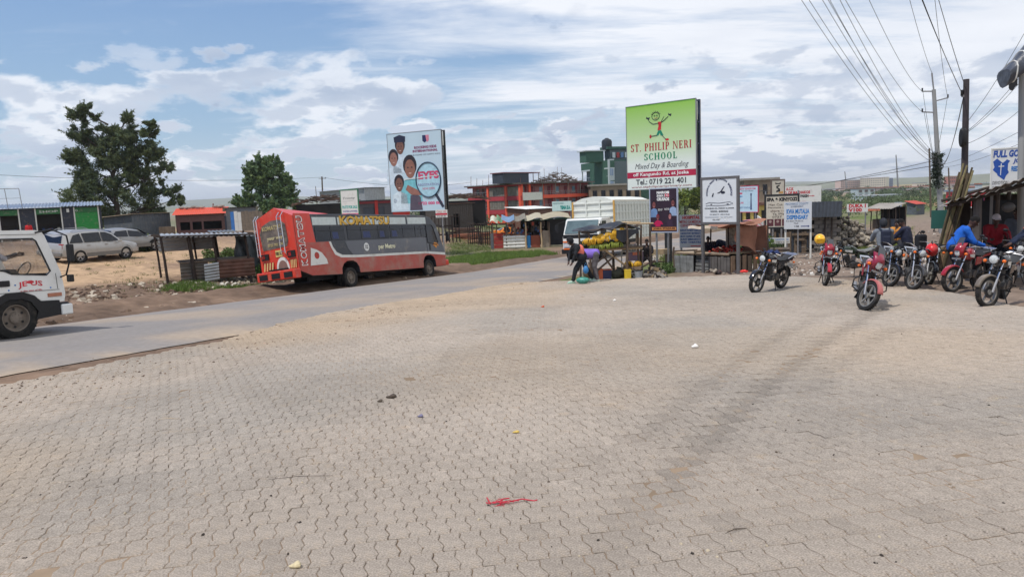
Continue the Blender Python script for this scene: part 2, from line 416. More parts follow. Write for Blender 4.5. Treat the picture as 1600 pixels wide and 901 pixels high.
# ---- terrain sheet
def build_terrain():
 rs = [0.0, .8]
 while rs[-1] < 6300: rs.append(rs[-1] * (1.028 if rs[-1] < 120 else 1.06) + .02)
 an = list(np.linspace(-48, 48, 300)) + list(np.linspace(52, 308, 70))
 A_ = np.radians(np.array(an)); Rr = np.array(rs)
 rr, aa = np.meshgrid(Rr, A_, indexing='ij'); x = rr * np.sin(aa); y = rr * np.cos(aa)
 z = Hn(x, y)
 s = side(x, y); al = along(x, y)
 onroad = ss(s, 1.0, 0.2) * ss(s, -RW - 1.2, -RW - .4) if False else ((s < .5) & (s > -RW - .5)).astype(float)
 pav = inpoly(x, y, PAVE).astype(float)
 lump = (vnoise(x, y, .9, 3) - .5) * .22 + (vnoise(x, y, 3.1, 5) - .5) * .06
 # bank of graded soil along the far edge of the road
 lump = lump + .30 * np.exp(-((s - 2.6) / 1.3) ** 2) * (al < 14) * ss(-x, -3, 5)
 lump = lump * (1 - onroad) * (1 - pav) * np.clip((400 - rr) / 300, 0, 1)
 fr = (s < .2) & (s > -RW - 9) & (pav < .5) & (x < 0) & (y > 0) & (y < 30); lump = np.where(fr & (onroad < .5), .042 + (vnoise(x, y, 2.5, 15) - .5) * .03, lump)
 big = (vnoise(x, y, .006, 9, 4) - .5) * 9 * ss(rr, 120, 500) + (vnoise(x, y, .0012, 13, 3) - .5) * 9 * ss(rr, 900, 3000)
 z = z + lump + big * (rr > 100) - .03 * (pav + onroad > 0)
 # colours of soil and cover
 c = lambda *t: np.array(lin(t))
 soil, sandy, dark, grs, olive, road2, red = c(134, 112, 94), c(176, 148, 118), c(96, 80, 68), c(98, 112, 62), c(110, 112, 82), c(132, 118, 106), c(160, 116, 92)
 n1 = vnoise(x, y, .35, 1, 4); n2 = vnoise(x, y, 1.3, 2, 3); n3 = vnoise(x, y, .02, 7, 4)
 C_ = np.zeros(x.shape + (3,)) + soil
 def mix(m, col):
  nonlocal C_
  m = np.clip(m, 0, 1)[..., None]; C_ = C_ * (1 - m) + col * m
 mix(ss(n1, .45, .65) * .6, dark)
 yard = ss(s + (n2 - .5) * 2, 8.3, 11.0) * (1 - ss(s, 17, 30)) * ss(-x, 8, 13)
 mix(yard * ss(n1, .25, .5), sandy)
 mix(ss(s, 5.2, .8) * (s > 0) * ss(-x, 0, 6) * .8 if False else (1 - ss(s, .6, 5.0)) * (s > 0) * .75 * ss(n2, .2, .6), dark)
 fld = ss(s, 3, 8) * (x > -13) * (y > 30) + (s > 30) * 1.0
 mix(fld * ss(n1 * .6 + n2 * .4, .42, .62) * .75, olive)
 mix(ss(rr, 75, 120) * .8, olive); mix(ss(rr, 90, 160) * ss(n3, .40, .60) * .8, grs); mix(ss(rr, 110, 200) * ss(vnoise(x, y, .012, 21), .60, .68)*.5, sandy * .8)
 mix(ss(vnoise(x, y, .008, 31), .60, .68) * ss(rr, 150, 300)*.6, red)
 # the unpaved side road to the right
 right = (s < -RW - .5) & (pav < .5)
 cx_ = 12 + (y - 25) * .66
 mix(right * (y < 130) * ss(np.abs(x - cx_), 9, 5) * (.55 + .45 * n2), road2)
 mix(right * (y > 24) * ss(np.abs(x - cx_), 6, 9) * ss(n1, .4, .6) * .8 * (y < 130), grs)
 nr, na = x.shape; V = np.c_[x.ravel(), y.ravel(), z.ravel()]
 i = np.arange(nr - 1)[:, None] * na; j = np.arange(na)[None, :]; j2 = (j + 1) % na
 F = np.stack([i + j, i + na + j, i + na + j2, i + j2], -1).reshape(-1, 4)
 m = mat('soil', (1, 1, 1), rough=.95, var=.30, vs=2.6, bump=2.5, bs=5, spec=.1, attr='tint', dirt=lin((112, 92, 76)), da=.2, ds=1.1)
 me = np_mesh('ground', V, F[:, ::-1], m, True, C_.reshape(-1, 3))
 tag(obj('ground', me), kind='structure')
build_terrain()
# ---- main road
def build_road():
 t = np.r_[np.arange(-45, 60, .22), np.arange(60, 300, 3)]
 cross = np.linspace(0, 1, 15)
 el = .16 * (vnoise(t, t * 0, .8, 4, 4) - .5) * 2 + .35 * (vnoise(t, t * 0, .13, 14, 2) - .5); er = .12 * (vnoise(t, t * 0 + 5, .9, 6, 4) - .5) * 2
 V = [];
 a = (-er)[:, None] * (1 - cross) + (-RW + el)[:, None] * cross                # offset along the normal
 x = FE0[0] + RD[0] * t[:, None] + RN[0] * a; y = FE0[1] + RD[1] * t[:, None] + RN[1] * a
 edge = np.minimum(cross, 1 - cross)[None, :]
 z = Hn(x, y) + .035 + .05 * np.clip(edge * 4, 0, 1) - .05 * (edge < .001)
 nr, na = x.shape; V = np.c_[x.ravel(), y.ravel(), z.ravel()]
 i = np.arange(nr - 1)[:, None] * na; j = np.arange(na - 1)[None, :]
 F = np.stack([i + j, i + j + 1, i + na + j + 1, i + na + j], -1).reshape(-1, 4)
 n = vnoise(x, y, .5, 3, 4); c = lambda *q: np.array(lin(q))
 C_ = c(138, 133, 129) * np.ones(x.shape + (1,)); dust = c(178, 158, 134)
 m = np.clip(ss(n, .45, .75) * .5 + ss(edge, .10, .0) * .75 * ss(vnoise(x, y, 1.5, 8), .25, .6), 0, 1)[..., None]
 C_ = C_ * (1 - m) + dust * m
 # wheel paths a little darker and smoother
 wp = (np.exp(-((cross - .22) / .05) ** 2) + np.exp(-((cross - .42) / .05) ** 2) + np.exp(-((cross - .62) / .05) ** 2) + np.exp(-((cross - .80) / .05) ** 2))[None, :, None]
 C_ = C_ * (1 - .06 * wp)
 me = np_mesh('road', V, F, mat('asphalt', (1, 1, 1), rough=.9, var=.10, vs=9, bump=.6, bs=70, spec=.2, attr='tint'), True, C_.reshape(-1, 3))
 tag(obj('road', me), kind='structure')
build_road()
# ---- block paving
PV_A = math.atan2(570 - 794, FPX)
pu = np.array((math.cos(PV_A), -math.sin(PV_A))); pv = np.array((math.sin(PV_A), math.cos(PV_A)))
_tr = [[G(*q) for q in l] for l in ([(930, 900), (1010, 790), (1150, 652), (1290, 535), (1385, 480)], [(1000, 690), (1087, 622), (1190, 545), (1290, 492)], [(1260, 620), (1330, 560), (1400, 515)])]
def rut(x, y, wd=.16):
 m = np.zeros(np.shape(x))
 for k, l in enumerate(_tr):
  best = np.full(np.shape(x), 9.0)
  for a, b in zip(l[:-1], l[1:]):
   dx, dy = b.x - a.x, b.y - a.y; t = np.clip(((x - a.x) * dx + (y - a.y) * dy) / (dx * dx + dy * dy), 0, 1)
   best = np.minimum(best, np.hypot(x - a.x - dx * t, y - a.y - dy * t))
  m = np.maximum(m, np.exp(-(best / wd) ** 2) * (1.0, .6, .5)[k])
 return m
def pave_z(x, y):
 z = Hn(x, y) + .05 + (vnoise(x, y, .55, 41, 2) - .5) * .06
 return z - .015 * rut(x, y, .2)
def build_paving():
 U, V_ = .1125, .225
 us = np.arange(-18, 20, U); vs = np.arange(-4, 32, V_)
 uu, vv = np.meshgrid(us, vs); k = np.round((vv - vs[0]) / V_).astype(int)
 uu = uu + np.where(k % 2, U / 2, 0) + (NR.rand(len(vs))[k[:, 0]] * .012)[:, None]
 cx = uu * pu[0] + vv * pv[0]; cy = uu * pu[1] + vv * pv[1]
 rag = (vnoise(cx, cy, 1.2, 77) - .5) * .5
 ok = inpoly(cx + rag * .6, cy + rag, PAVE) & (np.abs(cx) < cy * .86 + 3.0) & (cy > -1)
 cx = cx[ok]; cy = cy[ok]; n = len(cx)
 z0 = pave_z(cx, cy); e = .1
 gx = (pave_z(cx + e, cy) - pave_z(cx - e, cy)) / (2 * e); gy = (pave_z(cx, cy + e) - pave_z(cx, cy - e)) / (2 * e)
 cx = cx + NR.randn(n) * .0009; z0 = z0 + NR.randn(n) * .0013; gx = gx + NR.randn(n) * .010; gy = gy + NR.randn(n) * .008
 L_, W_ = V_ - .003, U - .0045; a = .011
 prof = [(-.5, 0), (-.36, .0), (-.20, a), (0, 0), (.20, -a), (.36, 0), (.5, 0)]
 left = [(-W_ / 2 + o, t * L_) for t, o in prof]; rightp = [(W_ / 2 + o, t * L_) for t, o in prof]
 base = np.array(left[::-1] + rightp); K = len(base)      # counter-clockwise seen from above
 def variant(ins, dz):
  b = base.copy(); b[:, 0] -= np.sign(b[:, 0] - np.r_[[o for t, o in prof][::-1], [o for t, o in prof]]) * ins; b[:, 1] *= (1 - 2 * ins / L_); return b
 top = variant(.005, 0)
 # colour of each block
 sand = ss(vnoise(cx, cy, .22, 51, 4), .42, .70); near_road = ss(side(cx, cy), -RW - 4.5, -RW - .3)
 g = ss(vnoise(cx, cy, .35, 61, 4), .40, .66)
 c = lambda *t: np.array(lin(t))
 C_ = c(181, 168, 153) * (1 + NR.randn(n, 1) * .022)
 m = (g * .55)[:, None]; C_ = C_ * (1 - m) + c(160, 153, 143) * m
 m = (sand * .28 + near_road * .3 * (.4 + .6 * sand))[:, None]; C_ = C_ * (1 - m) + c(192, 166, 134) * m
 C_ = C_ * (1 - .24 * rut(cx, cy, .12)[:, None]) * (1 - .09 * ss(vnoise(cx, cy, .5, 71, 4), .45, .65)[:, None]) * (1 - .06 * ss(vnoise(cx, cy, 2.2, 73, 2), .5, .8)[:, None])
 cy_ = cy; px = 794 + FPX * cx / np.maximum(cy, .1)
 inview = (px > -30) & (px < 1630) & (cy > 2.6)
 order = np.argsort(np.where(inview, np.hypot(cx, cy), 1e9)); near = np.zeros(n, bool); near[order[:300]] = True
 m_ = mat('paver', (1, 1, 1), rough=.92, var=.13, vs=11, bump=.8, bs=160, spec=.15, attr='tint', dirt=lin((190, 165, 134)), da=.12, ds=5)
 # fine speckle of the concrete
 nt = m_.node_tree; b = nt.nodes['Principled BSDF']; src = b.inputs['Base Color'].links[0].from_socket
 nz = nt.nodes.new('ShaderNodeTexNoise'); nz.inputs['Scale'].default_value = 95; nz.inputs['Detail'].default_value = 3
 tc = nt.nodes.new('ShaderNodeTexCoord'); nt.links.new(tc.outputs['Object'], nz.inputs['Vector'])
 mr = nt.nodes.new('ShaderNodeMapRange'); mr.inputs[1].default_value = .3; mr.inputs[2].default_value = .7; mr.inputs[3].default_value = .66; mr.inputs[4].default_value = 1.34
 nt.links.new(nz.outputs[0], mr.inputs[0]); vm = nt.nodes.new('ShaderNodeVectorMath'); vm.operation = 'SCALE'; nt.links.new(src, vm.inputs[0]); nt.links.new(mr.outputs[0], vm.inputs['Scale']); nt.links.new(vm.outputs[0], b.inputs['Base Color'])
 # mass of blocks
 idx = np.where(~near)[0]
 def place(loc2, dz, ii):
  lx = loc2[:, 0]; ly = loc2[:, 1]
  X = cx[ii][:, None] + lx * pu[0] + ly * pv[0]; Y = cy[ii][:, None] + lx * pu[1] + ly * pv[1]
  Z = z0[ii][:, None] + gx[ii][:, None] * (X - cx[ii][:, None]) + gy[ii][:, None] * (Y - cy[ii][:, None]) + dz
  return np.stack([X, Y, Z], -1)
 A_ = place(top, 0, idx); B_ = place(base, -.004, idx); D_ = place(base, -.030, idx)
 Vt = np.concatenate([A_, B_, D_], 1); nn = len(idx); k = np.arange(K); k2 = (k + 1) % K
 side_q = np.concatenate([np.stack([k, K + k, K + k2, k2], -1), np.stack([K + k, 2 * K + k, 2 * K + k2, K + k2], -1)])
 h = K // 2      # top split into quads across the block
 topq = np.array([[i + 1, i, K - 1 - i, K - 2 - i] for i in range(h - 1)])[:, ::-1]
 allq = np.concatenate([side_q[:, ::-1], topq])
 F = (np.arange(nn)[:, None, None] * (3 * K) + allq[None]).reshape(-1, 4)
 Cv = np.repeat(C_[idx], 3 * K, 0)
 root = T('pavement', None, None, (0, 0, 0)); root['kind'] = 'structure'
 me = np_mesh('block_paving', Vt.reshape(-1, 3), F[:, ::-1], m_, False, Cv)
 o = obj('block_paving', me, root); o['kind'] = 'stuff'
 # blocks in the foreground, one object each, sharing a few meshes
 variants = []
 idn = np.where(near)[0]; br = C_[idn].mean(1); q = np.argsort(np.argsort(br)) * 10 // len(idn)
 for v in range(10):
  cc = C_[idn[q == v]].mean(0)
  P3 = np.concatenate([np.c_[top, np.zeros(K)], np.c_[base, np.full(K, -.004)], np.c_[base, np.full(K, -.030)]])
  variants.append(np_mesh('paver', P3, allq[:, ::-1], m_, False, np.repeat(cc[None], 3 * K, 0)))
 for ii, v in zip(idn, q):
  o = bpy.data.objects.new('paver', variants[v]); COL.objects.link(o); o.parent = root
  o.location = (cx[ii], cy[ii], z0[ii])
  X = Vector((pu[0], pu[1], gx[ii] * pu[0] + gy[ii] * pu[1])).normalized(); Y = Vector((pv[0], pv[1], gx[ii] * pv[0] + gy[ii] * pv[1])).normalized()
  Z = X.cross(Y).normalized(); Y = Z.cross(X)
  o.rotation_euler = Matrix((X, Y, Z)).transposed().to_euler()
 # jointing sand
 xs = np.arange(-16, 17.2, .22); ys = np.arange(-5, 31, .22); X, Y = np.meshgrid(xs, ys)
 fill = .0082 + .0075 * ss(vnoise(X, Y, .7, 81, 4), .36, .60) + .002 * ss(side(X, Y), -RW - 4, -RW)
 Z = pave_z(X, Y) - .0195 + fill; nr, na = X.shape
 inn = inpoly(X, Y, PAVE); i = np.arange(nr - 1)[:, None] * na; j = np.arange(na - 1)[None, :]
 F = np.stack([i + j, i + j + 1, i + na + j + 1, i + na + j], -1).reshape(-1, 4); keep = inn.ravel()[F].all(1)
 me = np_mesh('jointing_sand', np.c_[X.ravel(), Y.ravel(), Z.ravel()], F[keep], mat('jointing_sand', lin((140, 122, 102)), rough=1, var=.3, vs=3, spec=.05), True)
 o = obj('jointing_sand', me, root); o['kind'] = 'stuff'
build_paving()
# ---- distant hills
def build_hills():
 for nm, dist, base, amp, sd_, az0, az1, bias in (('hills', 2600, -16, 13, 5, -60, 60, 1), ('mountains', 4600, -20, 20, 8, -60, 60, 2)):
  az = np.linspace(az0, az1, 260); n = (vnoise(az * .12, az * 0, 1, sd_, 5) - .32)
  left = np.exp(-((az + 20) / 9) ** 2)
  hgt = base + (24 if bias == 1 else 38) + amp * n * 2 + (50 * left if bias == 2 else 6 * left)
  x = dist * np.sin(np.radians(az)); y = dist * np.cos(np.radians(az)); V = []
  for f, dz in ((.72, 0), (.86, .55), (1, 1), (1.15, .7), (1.3, 0)):
   V.append(np.c_[x * f, y * f, base - 30 + (hgt - base + 30) * dz])
  V = np.concatenate(V); m = len(az); i = np.arange(4)[:, None] * m; j = np.arange(m - 1)[None, :]
  F = np.stack([i + j, i + j + 1, i + m + j + 1, i + m + j], -1).reshape(-1, 4)
  me = np_mesh(nm, V, F, mat('far_scrub', lin((122, 124, 104)), rough=1, var=.3, vs=.004, spec=.0), True)
  tag(obj(nm, me), kind='structure')
build_hills()
# ================================================================== shared builders
def corr(mb, o, ux, uy, w, h, pitch=.12, amp=.018, m=0, vertical=True, sag=0.0, t=.004):
 """corrugated sheet spanning w along ux, h along uy; ribs run along uy when vertical"""
 ux = Vector(ux).normalized(); uy = Vector(uy).normalized(); nn = ux.cross(uy).normalized(); o = Vector(o)
 L_ = w if vertical else h; k = max(4, int(L_ / pitch) * 2); k = min(k, 90); rows = 4 if sag else 2
 vs = []; fs = []
 for s_ in (0, 1):
  for i in range(k + 1):
   a = i / k; off = amp * (1 if i % 2 else -1)
   for j in range(rows):
    b = j / (rows - 1); sg = -sag * math.sin(math.pi * b)
    u, v = (a * w, b * h) if vertical else (b * w, a * h)
    vs.append(o + ux * u + uy * v + nn * (off - s_ * t) + Vector((0, 0, sg)))
 half = (k + 1) * rows
 for i in range(k):
  for j in range(rows - 1):
   a = i * rows + j; q = (a, a + rows, a + rows + 1, a + 1)
   if not vertical: q = q[::-1]
   fs.append(q); fs.append(tuple(half + v for v in reversed(q)))
 return mb.add(vs, fs, m)
M_ = dict(
 black=flat('black_plastic', (26, 26, 28), rough=.5), rubber=mat('rubber', lin((34, 33, 32)), rough=.9, dirt=lin((92,84,76)), da=.3, ds=6),
 glass=mat('dark_glass', (.008, .010, .016), rough=.08, spec=.45, var=0), chrome=mat('chrome', (.6, .6, .62), rough=.18, metal=1, var=.05),
 steel=mat('steel', (.32, .32, .33), rough=.45, metal=.7, dirt=DUST, da=.3), white=flat('white_paint', (222, 222, 218), rough=.45),
 dirty_white=mat('dirty_white_paint', lin((214, 213, 206)), rough=.45, dirt=(.32, .27, .21), da=.25, ds=2.2, var=.05),
 zinc=mat('zinc_sheet', lin((168, 170, 170)), rough=.42, metal=.35, var=.15, vs=3, dirt=lin((126, 104, 84)), da=.2, ds=1.6),
 rust=mat('rusty_sheet', lin((104, 74, 62)), rough=.85, var=.35, vs=3, dirt=lin((140, 120, 104)), da=.3, ds=2),
 wood=mat('weathered_wood', lin((112, 96, 80)), rough=.9, var=.35, vs=4, stretch=(1, 1, .2), bump=.5, bs=30),
 pole=mat('stick_wood', lin((96, 82, 70)), rough=.9, var=.3, vs=7), darkwood=mat('dark_wood', lin((62, 52, 46)), rough=.9, var=.3, vs=5),
 palewood=mat('pale_wood', lin((186, 162, 128)), rough=.85, var=.2, vs=4, stretch=(1, 1, .2)),
 concrete=mat('concrete', lin((150, 144, 136)), rough=.95, var=.2, vs=1.2, dirt=lin((110, 98, 86)), da=.25, ds=.8),
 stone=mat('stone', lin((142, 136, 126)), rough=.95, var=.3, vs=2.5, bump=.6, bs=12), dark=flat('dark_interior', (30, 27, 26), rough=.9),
 cloth_dark=flat('dark_cloth', (34, 35, 40), rough=.9), amber=flat('amber_lens', (232, 110, 30), rough=.25), red_lens=flat('red_lens', (150, 20, 22), rough=.25),
 tarp=mat('black_tarpaulin', lin((38, 40, 46)), rough=.45, var=.2, vs=4, bump=.5, bs=12), grey_iron=mat('grey_iron_sheet', lin((92, 98, 104)), rough=.6, var=.15, vs=2, dirt=DUST, da=.25))
def lettermat(c): return flat('print_%d_%d_%d' % c, c, rough=.6, var=.2, vs=3.5)
BLUE, RED, BLK, WHT, GRN = (34, 84, 170), (176, 34, 40), (34, 34, 38), (232, 232, 228), (24, 120, 84)
def board(name, label, cat, q, bg, frame=None, fw=.05, texts=(), posts=(), pw=.07, postm=None, t=.05, group=None, post_top=0.0, post_len=None, z_from_h=True):
 """sign standing between two pixel columns of the photograph: q = xl, xr, ytop(left), ybottom(left), depth left, depth right"""
 xl, xr, yt, yb, dl, dr = q
 A = P(xl, yb, dl); top = P(xl, yt, dl); B = P(xr, yb - .042 * (xr - xl), dr); Hh = top.z - A.z
 d = Vector((B.x - A.x, B.y - A.y, 0)); W = d.length; rz = math.atan2(d.y, d.x)
 gz = H(A.x, A.y) if z_from_h else A.z
 root = T(name, label, cat, (A.x, A.y, gz), rz, group); zb = A.z - gz
 MB().plate([(0, zb), (W, zb), (W, zb + Hh), (0, zb + Hh)], (), (0, 0, 0), (1, 0, 0), (0, 0, 1), t).build('panel', bg, root)
 if frame:
  f = MB(); y = t / 2; h = t + .03
  f.box((W / 2, y, zb - fw / 2), (W + 2 * fw, h, fw)); f.box((W / 2, y, zb + Hh + fw / 2), (W + 2 * fw, h, fw))
  f.box((-fw / 2, y, zb + Hh / 2), (fw, h, Hh)); f.box((W + fw / 2, y, zb + Hh / 2), (fw, h, Hh)); f.build('frame', frame, root)
 for u in posts:
  x = u * W; gl = zb + (0 if post_len is None else 0)
  bx = A.x + math.cos(rz) * x; by = A.y + math.sin(rz) * x
  MB().box((x, t + .02 + pw / 2, (zb + Hh * (1 if post_top else .1) + post_top + (H(bx, by) - gz - .3)) / 2), (pw, pw, zb + Hh * (1 if post_top else .1) + post_top - (H(bx, by) - gz - .3))).build('post', postm or M_['steel'], root)
 for tx in texts:
  body, u0, u1, v0, v1, col = tx[:6]; o = tx[6] if len(tx) > 6 else {}
  lettering(body, lettermat(col), root, u0 * W, u1 * W, zb + Hh * (1 - v1), zb + Hh * (1 - v0), **o)
 root['_w'] = W;
 S = lambda u, v: (u * W, zb + Hh * (1 - v))
 def clean():
  if '_w' in root: del root['_w']
 clean()
 return root, S, W, Hh, zb
_wh = {}
def wheel(parent, loc, r, w_, rim=None, style='disc', name='wheel', flip=1, rimr=.62):
 """wheel turning about local Y; rim with a tyre as its sub-part"""
 key = (r, w_, style, flip, rim.name if rim else '')
 if key not in _wh:
  a = r * rimr; h = w_ / 2
  ty = MB().lathe([(a, -h * .85), (a * 1.08, -h), (r * .90, -h), (r * .975, -h * .82), (r, -h * .5), (r, h * .5), (r * .975, h * .82), (r * .90, h), (a * 1.08, h), (a, h * .85), (a, -h * .85)], ax='Y', n=28)
  # tread blocks
  for i in range(36):
   an = 2 * math.pi * i / 36
   ty.box((math.cos(an) * (r - .002), 0, math.sin(an) * (r - .002)), (.008, w_ * .8, r * .06), Matrix.Rotation(-an, 3, 'Y'))
  rm = MB(); f = flip
  if style == 'disc':
   rm.lathe([(a, -h * .8), (a * .93, -h * .8), (a * .86, -h * .15), (a * .80, -h * .05), (a * .45, -h * .3), (a * .40, -h * .75), (0.001, -h * .8)], ax='Y', n=24)
   rm.lathe([(a, h * .8), (a * .9, h * .8), (a * .8, 0.0), (0.001, 0)], ax='Y', n=24)
   for i in range(8):
    an = 2 * math.pi * i / 8; rm.cyl((math.cos(an) * a * .30, -h * .78, math.sin(an) * a * .30), (math.cos(an) * a * .30, -h * .92, math.sin(an) * a * .30), a * .045, 6)
   for i in range(6):      # openings
    an = 2 * math.pi * (i + .5) / 6; rm.cyl((math.cos(an) * a * .66, -h * .20, math.sin(an) * a * .66), (math.cos(an) * a * .66, -h * .24, math.sin(an) * a * .66), a * .10, 8, m=1)
  else:
   rm.lathe([(a * 1.02, -h * .7), (a * .92, -h * .72), (a * .90, 0), (a * .92, h * .72), (a * 1.02, h * .7), (a * 1.02, -h * .7)], ax='Y', n=28)
   ns = 5
   for i in range(ns):
    an = 2 * math.pi * i / ns + .3
    p0 = Vector((math.cos(an) * a * .15, -h * .35 if style == 'alloy' else 0, math.sin(an) * a * .15)); p1 = Vector((math.cos(an) * a * .92, -h * .45 if style == 'alloy' else 0, math.sin(an) * a * .92))
    rm.bar(p0, p1, a * (.24 if style == 'alloy' else .17), h * .5, up=(0, 1, 0))
   rm.cyl((0, -h * (.6 if style == 'alloy' else 1.1), 0), (0, h * (.3 if style == 'alloy' else 1.1), 0), a * .22, 14)
   if style == 'alloy': rm.lathe([(a * .9, h * .2), (0.001, h * .2)], ax='Y', n=20, m=1)
   if style == 'moto': rm.cyl((0, h * .75, 0), (0, h * .85, 0), a * .52, 18, m=1)
  if flip < 0:
   for mb in (ty, rm): mb.v = [(x, -y, z) for x, y, z in mb.v]; mb.f = [q[::-1] for q in mb.f]
  mt = ty.mesh('tyre', M_['rubber']); mr = rm.mesh('rim', [rim or M_['steel'], M_['black']]); shade(mt, 35); shade(mr, 35); _wh[key] = (mr, mt)
 mr, mt = _wh[key]
 o = obj(name, mr, parent, loc); obj('tyre', mt, o); return o
# ------------------------------------------------------------------ leaves
def leaf_cloud(centers, radii, n, size, seed, flat_=.75, droop=0.0, aspect=.35):
 rs = np.random.RandomState(seed); centers = np.asarray(centers, float); radii = np.asarray(radii, float)
 wgt = radii ** 2; k = rs.choice(len(centers), n, p=wgt / wgt.sum())
 d = rs.randn(n, 3); d /= np.linalg.norm(d, axis=1)[:, None]
 rr = radii[k] * rs.rand(n) ** .45
 p = centers[k] + d * rr[:, None] * np.array([1, 1, flat_])
 a = rs.randn(n, 3) + d * .8 + np.array([0, 0, -droop]); a /= np.linalg.norm(a, axis=1)[:, None]
 b = np.cross(a, rs.randn(n, 3)); b /= np.linalg.norm(b, axis=1)[:, None]
 s = size * (.6 + .8 * rs.rand(n))[:, None]
 V = np.stack([p - a * s, p + b * s * aspect, p + a * s, p - b * s * aspect], 1)
 return V, k
def leaf_mesh(name, V, cols, m):
 n = len(V); F = np.arange(n * 4).reshape(n, 4)
 return np_mesh(name, V.reshape(-1, 3), F, m, False, np.repeat(cols, 4, 0))
def leafmat():
 if 'leaf' in _mats: return _mats['leaf']
 m = mat('leaf', (1, 1, 1), rough=.6, var=0, spec=.25, attr='tint'); nt = m.node_tree; b = nt.nodes['Principled BSDF']
 tr = nt.nodes.new('ShaderNodeBsdfTranslucent'); mx = nt.nodes.new('ShaderNodeMixShader'); mx.inputs[0].default_value = .25
 nt.links.new(b.inputs['Base Color'].links[0].from_socket, tr.inputs['Color']); nt.links.new(b.outputs[0], mx.inputs[1]); nt.links.new(tr.outputs[0], mx.inputs[2])
 nt.links.new(mx.outputs[0], nt.nodes['Material Output'].inputs[0]); return m
# ================================================================== TREES
def tree(label, base, clumps, n, size, col, trunk_r, seed, limbs, droop=0.0, aspect=.35, name='tree', lean=(0, 0), spray=1.0):
 root = T(name, label, 'tree', base, 0); rs = random.Random(seed)
 tr = MB(); z1 = max(c[2] for c in clumps) * .8
 pts = [Vector((0, 0, -.3)), Vector((lean[0] * .3, lean[1], z1 * .3)), Vector((lean[0] * .6, lean[1], z1 * .6)), Vector((lean[0], lean[1], z1))]
 tr.tube(pts, [trunk_r, trunk_r * .75, trunk_r * .5, trunk_r * .15], 9)
 tm = tr.build('trunk', mat('bark', lin((74, 64, 56)), rough=.95, var=.3, vs=6), root, True)
 C = []; Rr = []
 lb = MB()
 for (x, y, z, r) in clumps:
  a = Vector((lean[0] * min(1, z / z1) * .7, 0, max(.8, z - r * 1.2 - 1.0)));  b = Vector((x, y, z))
  mid = a.lerp(b, .5) + Vector((0, 0, -.3)); lb.tube([a, mid, b], [trunk_r * .32, trunk_r * .2, .02], 5)
  for k in range(limbs):
   d = Vector((rs.gauss(0, 1), rs.gauss(0, 1), rs.gauss(.35, .8))).normalized(); e = b + d * r * rs.uniform(.45, 1.0)
   C.append(e); Rr.append(r * rs.uniform(.22, .5))
   for _ in range(4):
    sp_ = (d * 1.0 + Vector((rs.gauss(0, .5), rs.gauss(0, .5), rs.gauss(.35, .4)))).normalized() * r * rs.uniform(.35, .85) * spray
    for t_ in range(6): C.append(e + sp_ * (t_ / 5)); Rr.append((.24 - .030 * t_) * (1 + r * .18))
   lb.tube([b, b.lerp(e, .6) + Vector((0, 0, .1)), e], [.05, .03, .012], 4)
 lb.build('limb', _mats['bark'], root)
 V, k = leaf_cloud(C, Rr, n, size, seed, .9, droop, aspect)
 r2 = np.random.RandomState(seed + 1); tone = .7 + .6 * r2.rand(len(C)); hue = r2.rand(len(C))
 c = np.array(lin(col)); c2 = np.array(lin((col[0] * 1.25, col[1] * 1.12, col[2] * .9)))
 cc = c * (1 - hue[k][:, None]) + c2 * hue[k][:, None]
 cc = cc * (tone[k] * (.75 + .5 * r2.rand(n)))[:, None]
 obj('crown', leaf_mesh('crown', V, cc, leafmat()), root)
 return root
b1 = at_depth(188, 92)
tree('tall dark casuarina with ragged forked top behind the green shutter shop', b1,
 [(-3.2, 0, 4, 2.9), (0, .5, 4.2, 3.0), (2.6, 0, 3.6, 2.6), (-2.4, 0, 8, 2.6), (.6, 0, 8, 2.6), (3.6, 0, 7.2, 2.0), (-2.6, 0, 11.6, 2.3), (1.6, 0, 11.4, 2.2), (4.6, 0, 9.8, 1.7), (-2.9, 0, 14.4, 1.6), (1.8, 0, 13.8, 1.5), (4.9, 0, 12.2, 1.2), (-2.4, 0, 16, .8), (6.2, 0, 5.2, 1.5), (7.4, 0, 4.6, .9), (6.5, 0, 8.2, 1.1), (-5.2, 0, 3.2, 1.8), (5.3, 0, 13.8, .6), (-4.6, 0, 6.4, 1.5), (-4.4, 0, 9.8, 1.3), (-.6, 0, 10, 1.8), (-1.6, 0, 6, 2.2), (3.4, 0, 11.2, 1.5), (1.9, 0, 9.4, 1.9), (-3.4, 0, 13, 1.2), (.2, 0, 13, 1.0)],
 125000, .20, (82, 98, 74), .42, 5, 10, -.35, .24)
b2 = at_depth(421, 110)
tree('smaller rounded bushy tree with pale leafy top left of the plot sign', b2,
 [(-2.3, 0, 3, 2.4), (1.5, 0, 2.8, 2.6), (3.4, 0, 3.6, 1.7), (0, 0, 5.4, 2.4), (-1.0, 0, 7.8, 1.9), (1.1, 0, 7.6, 1.7), (-.3, 0, 9.3, 1.6), (1.0, 0, 9.4, 1.3), (2.1, 0, 8.2, 1.4), (-2.3, 0, 7.6, 1.4), (2.9, 0, 6.6, 1.2), (-1.6, 0, 8.8, 1.2), (1.6, 0, 9.2, 1.1), (4.6, 0, 3.0, .9), (-3.2, 0, 4.6, 1.3), (2.6, 0, 5.4, 1.5), (-1.9, 0, 6.6, 1.4), (0, 0, 8.6, 1.6)],
 85000, .21, (96, 122, 92), .35, 15, 8, -.1, .4)
b3 = at_depth(375, 116)
tree('low pale green bush at the left foot of the rounded tree', b3, [(0, 0, 1.2, 1.4), (1.2, 0, .9, 1.1), (-1.3, 0, .8, .9)], 5000, .2, (118, 132, 78), .1, 25, 6, 0, .4)
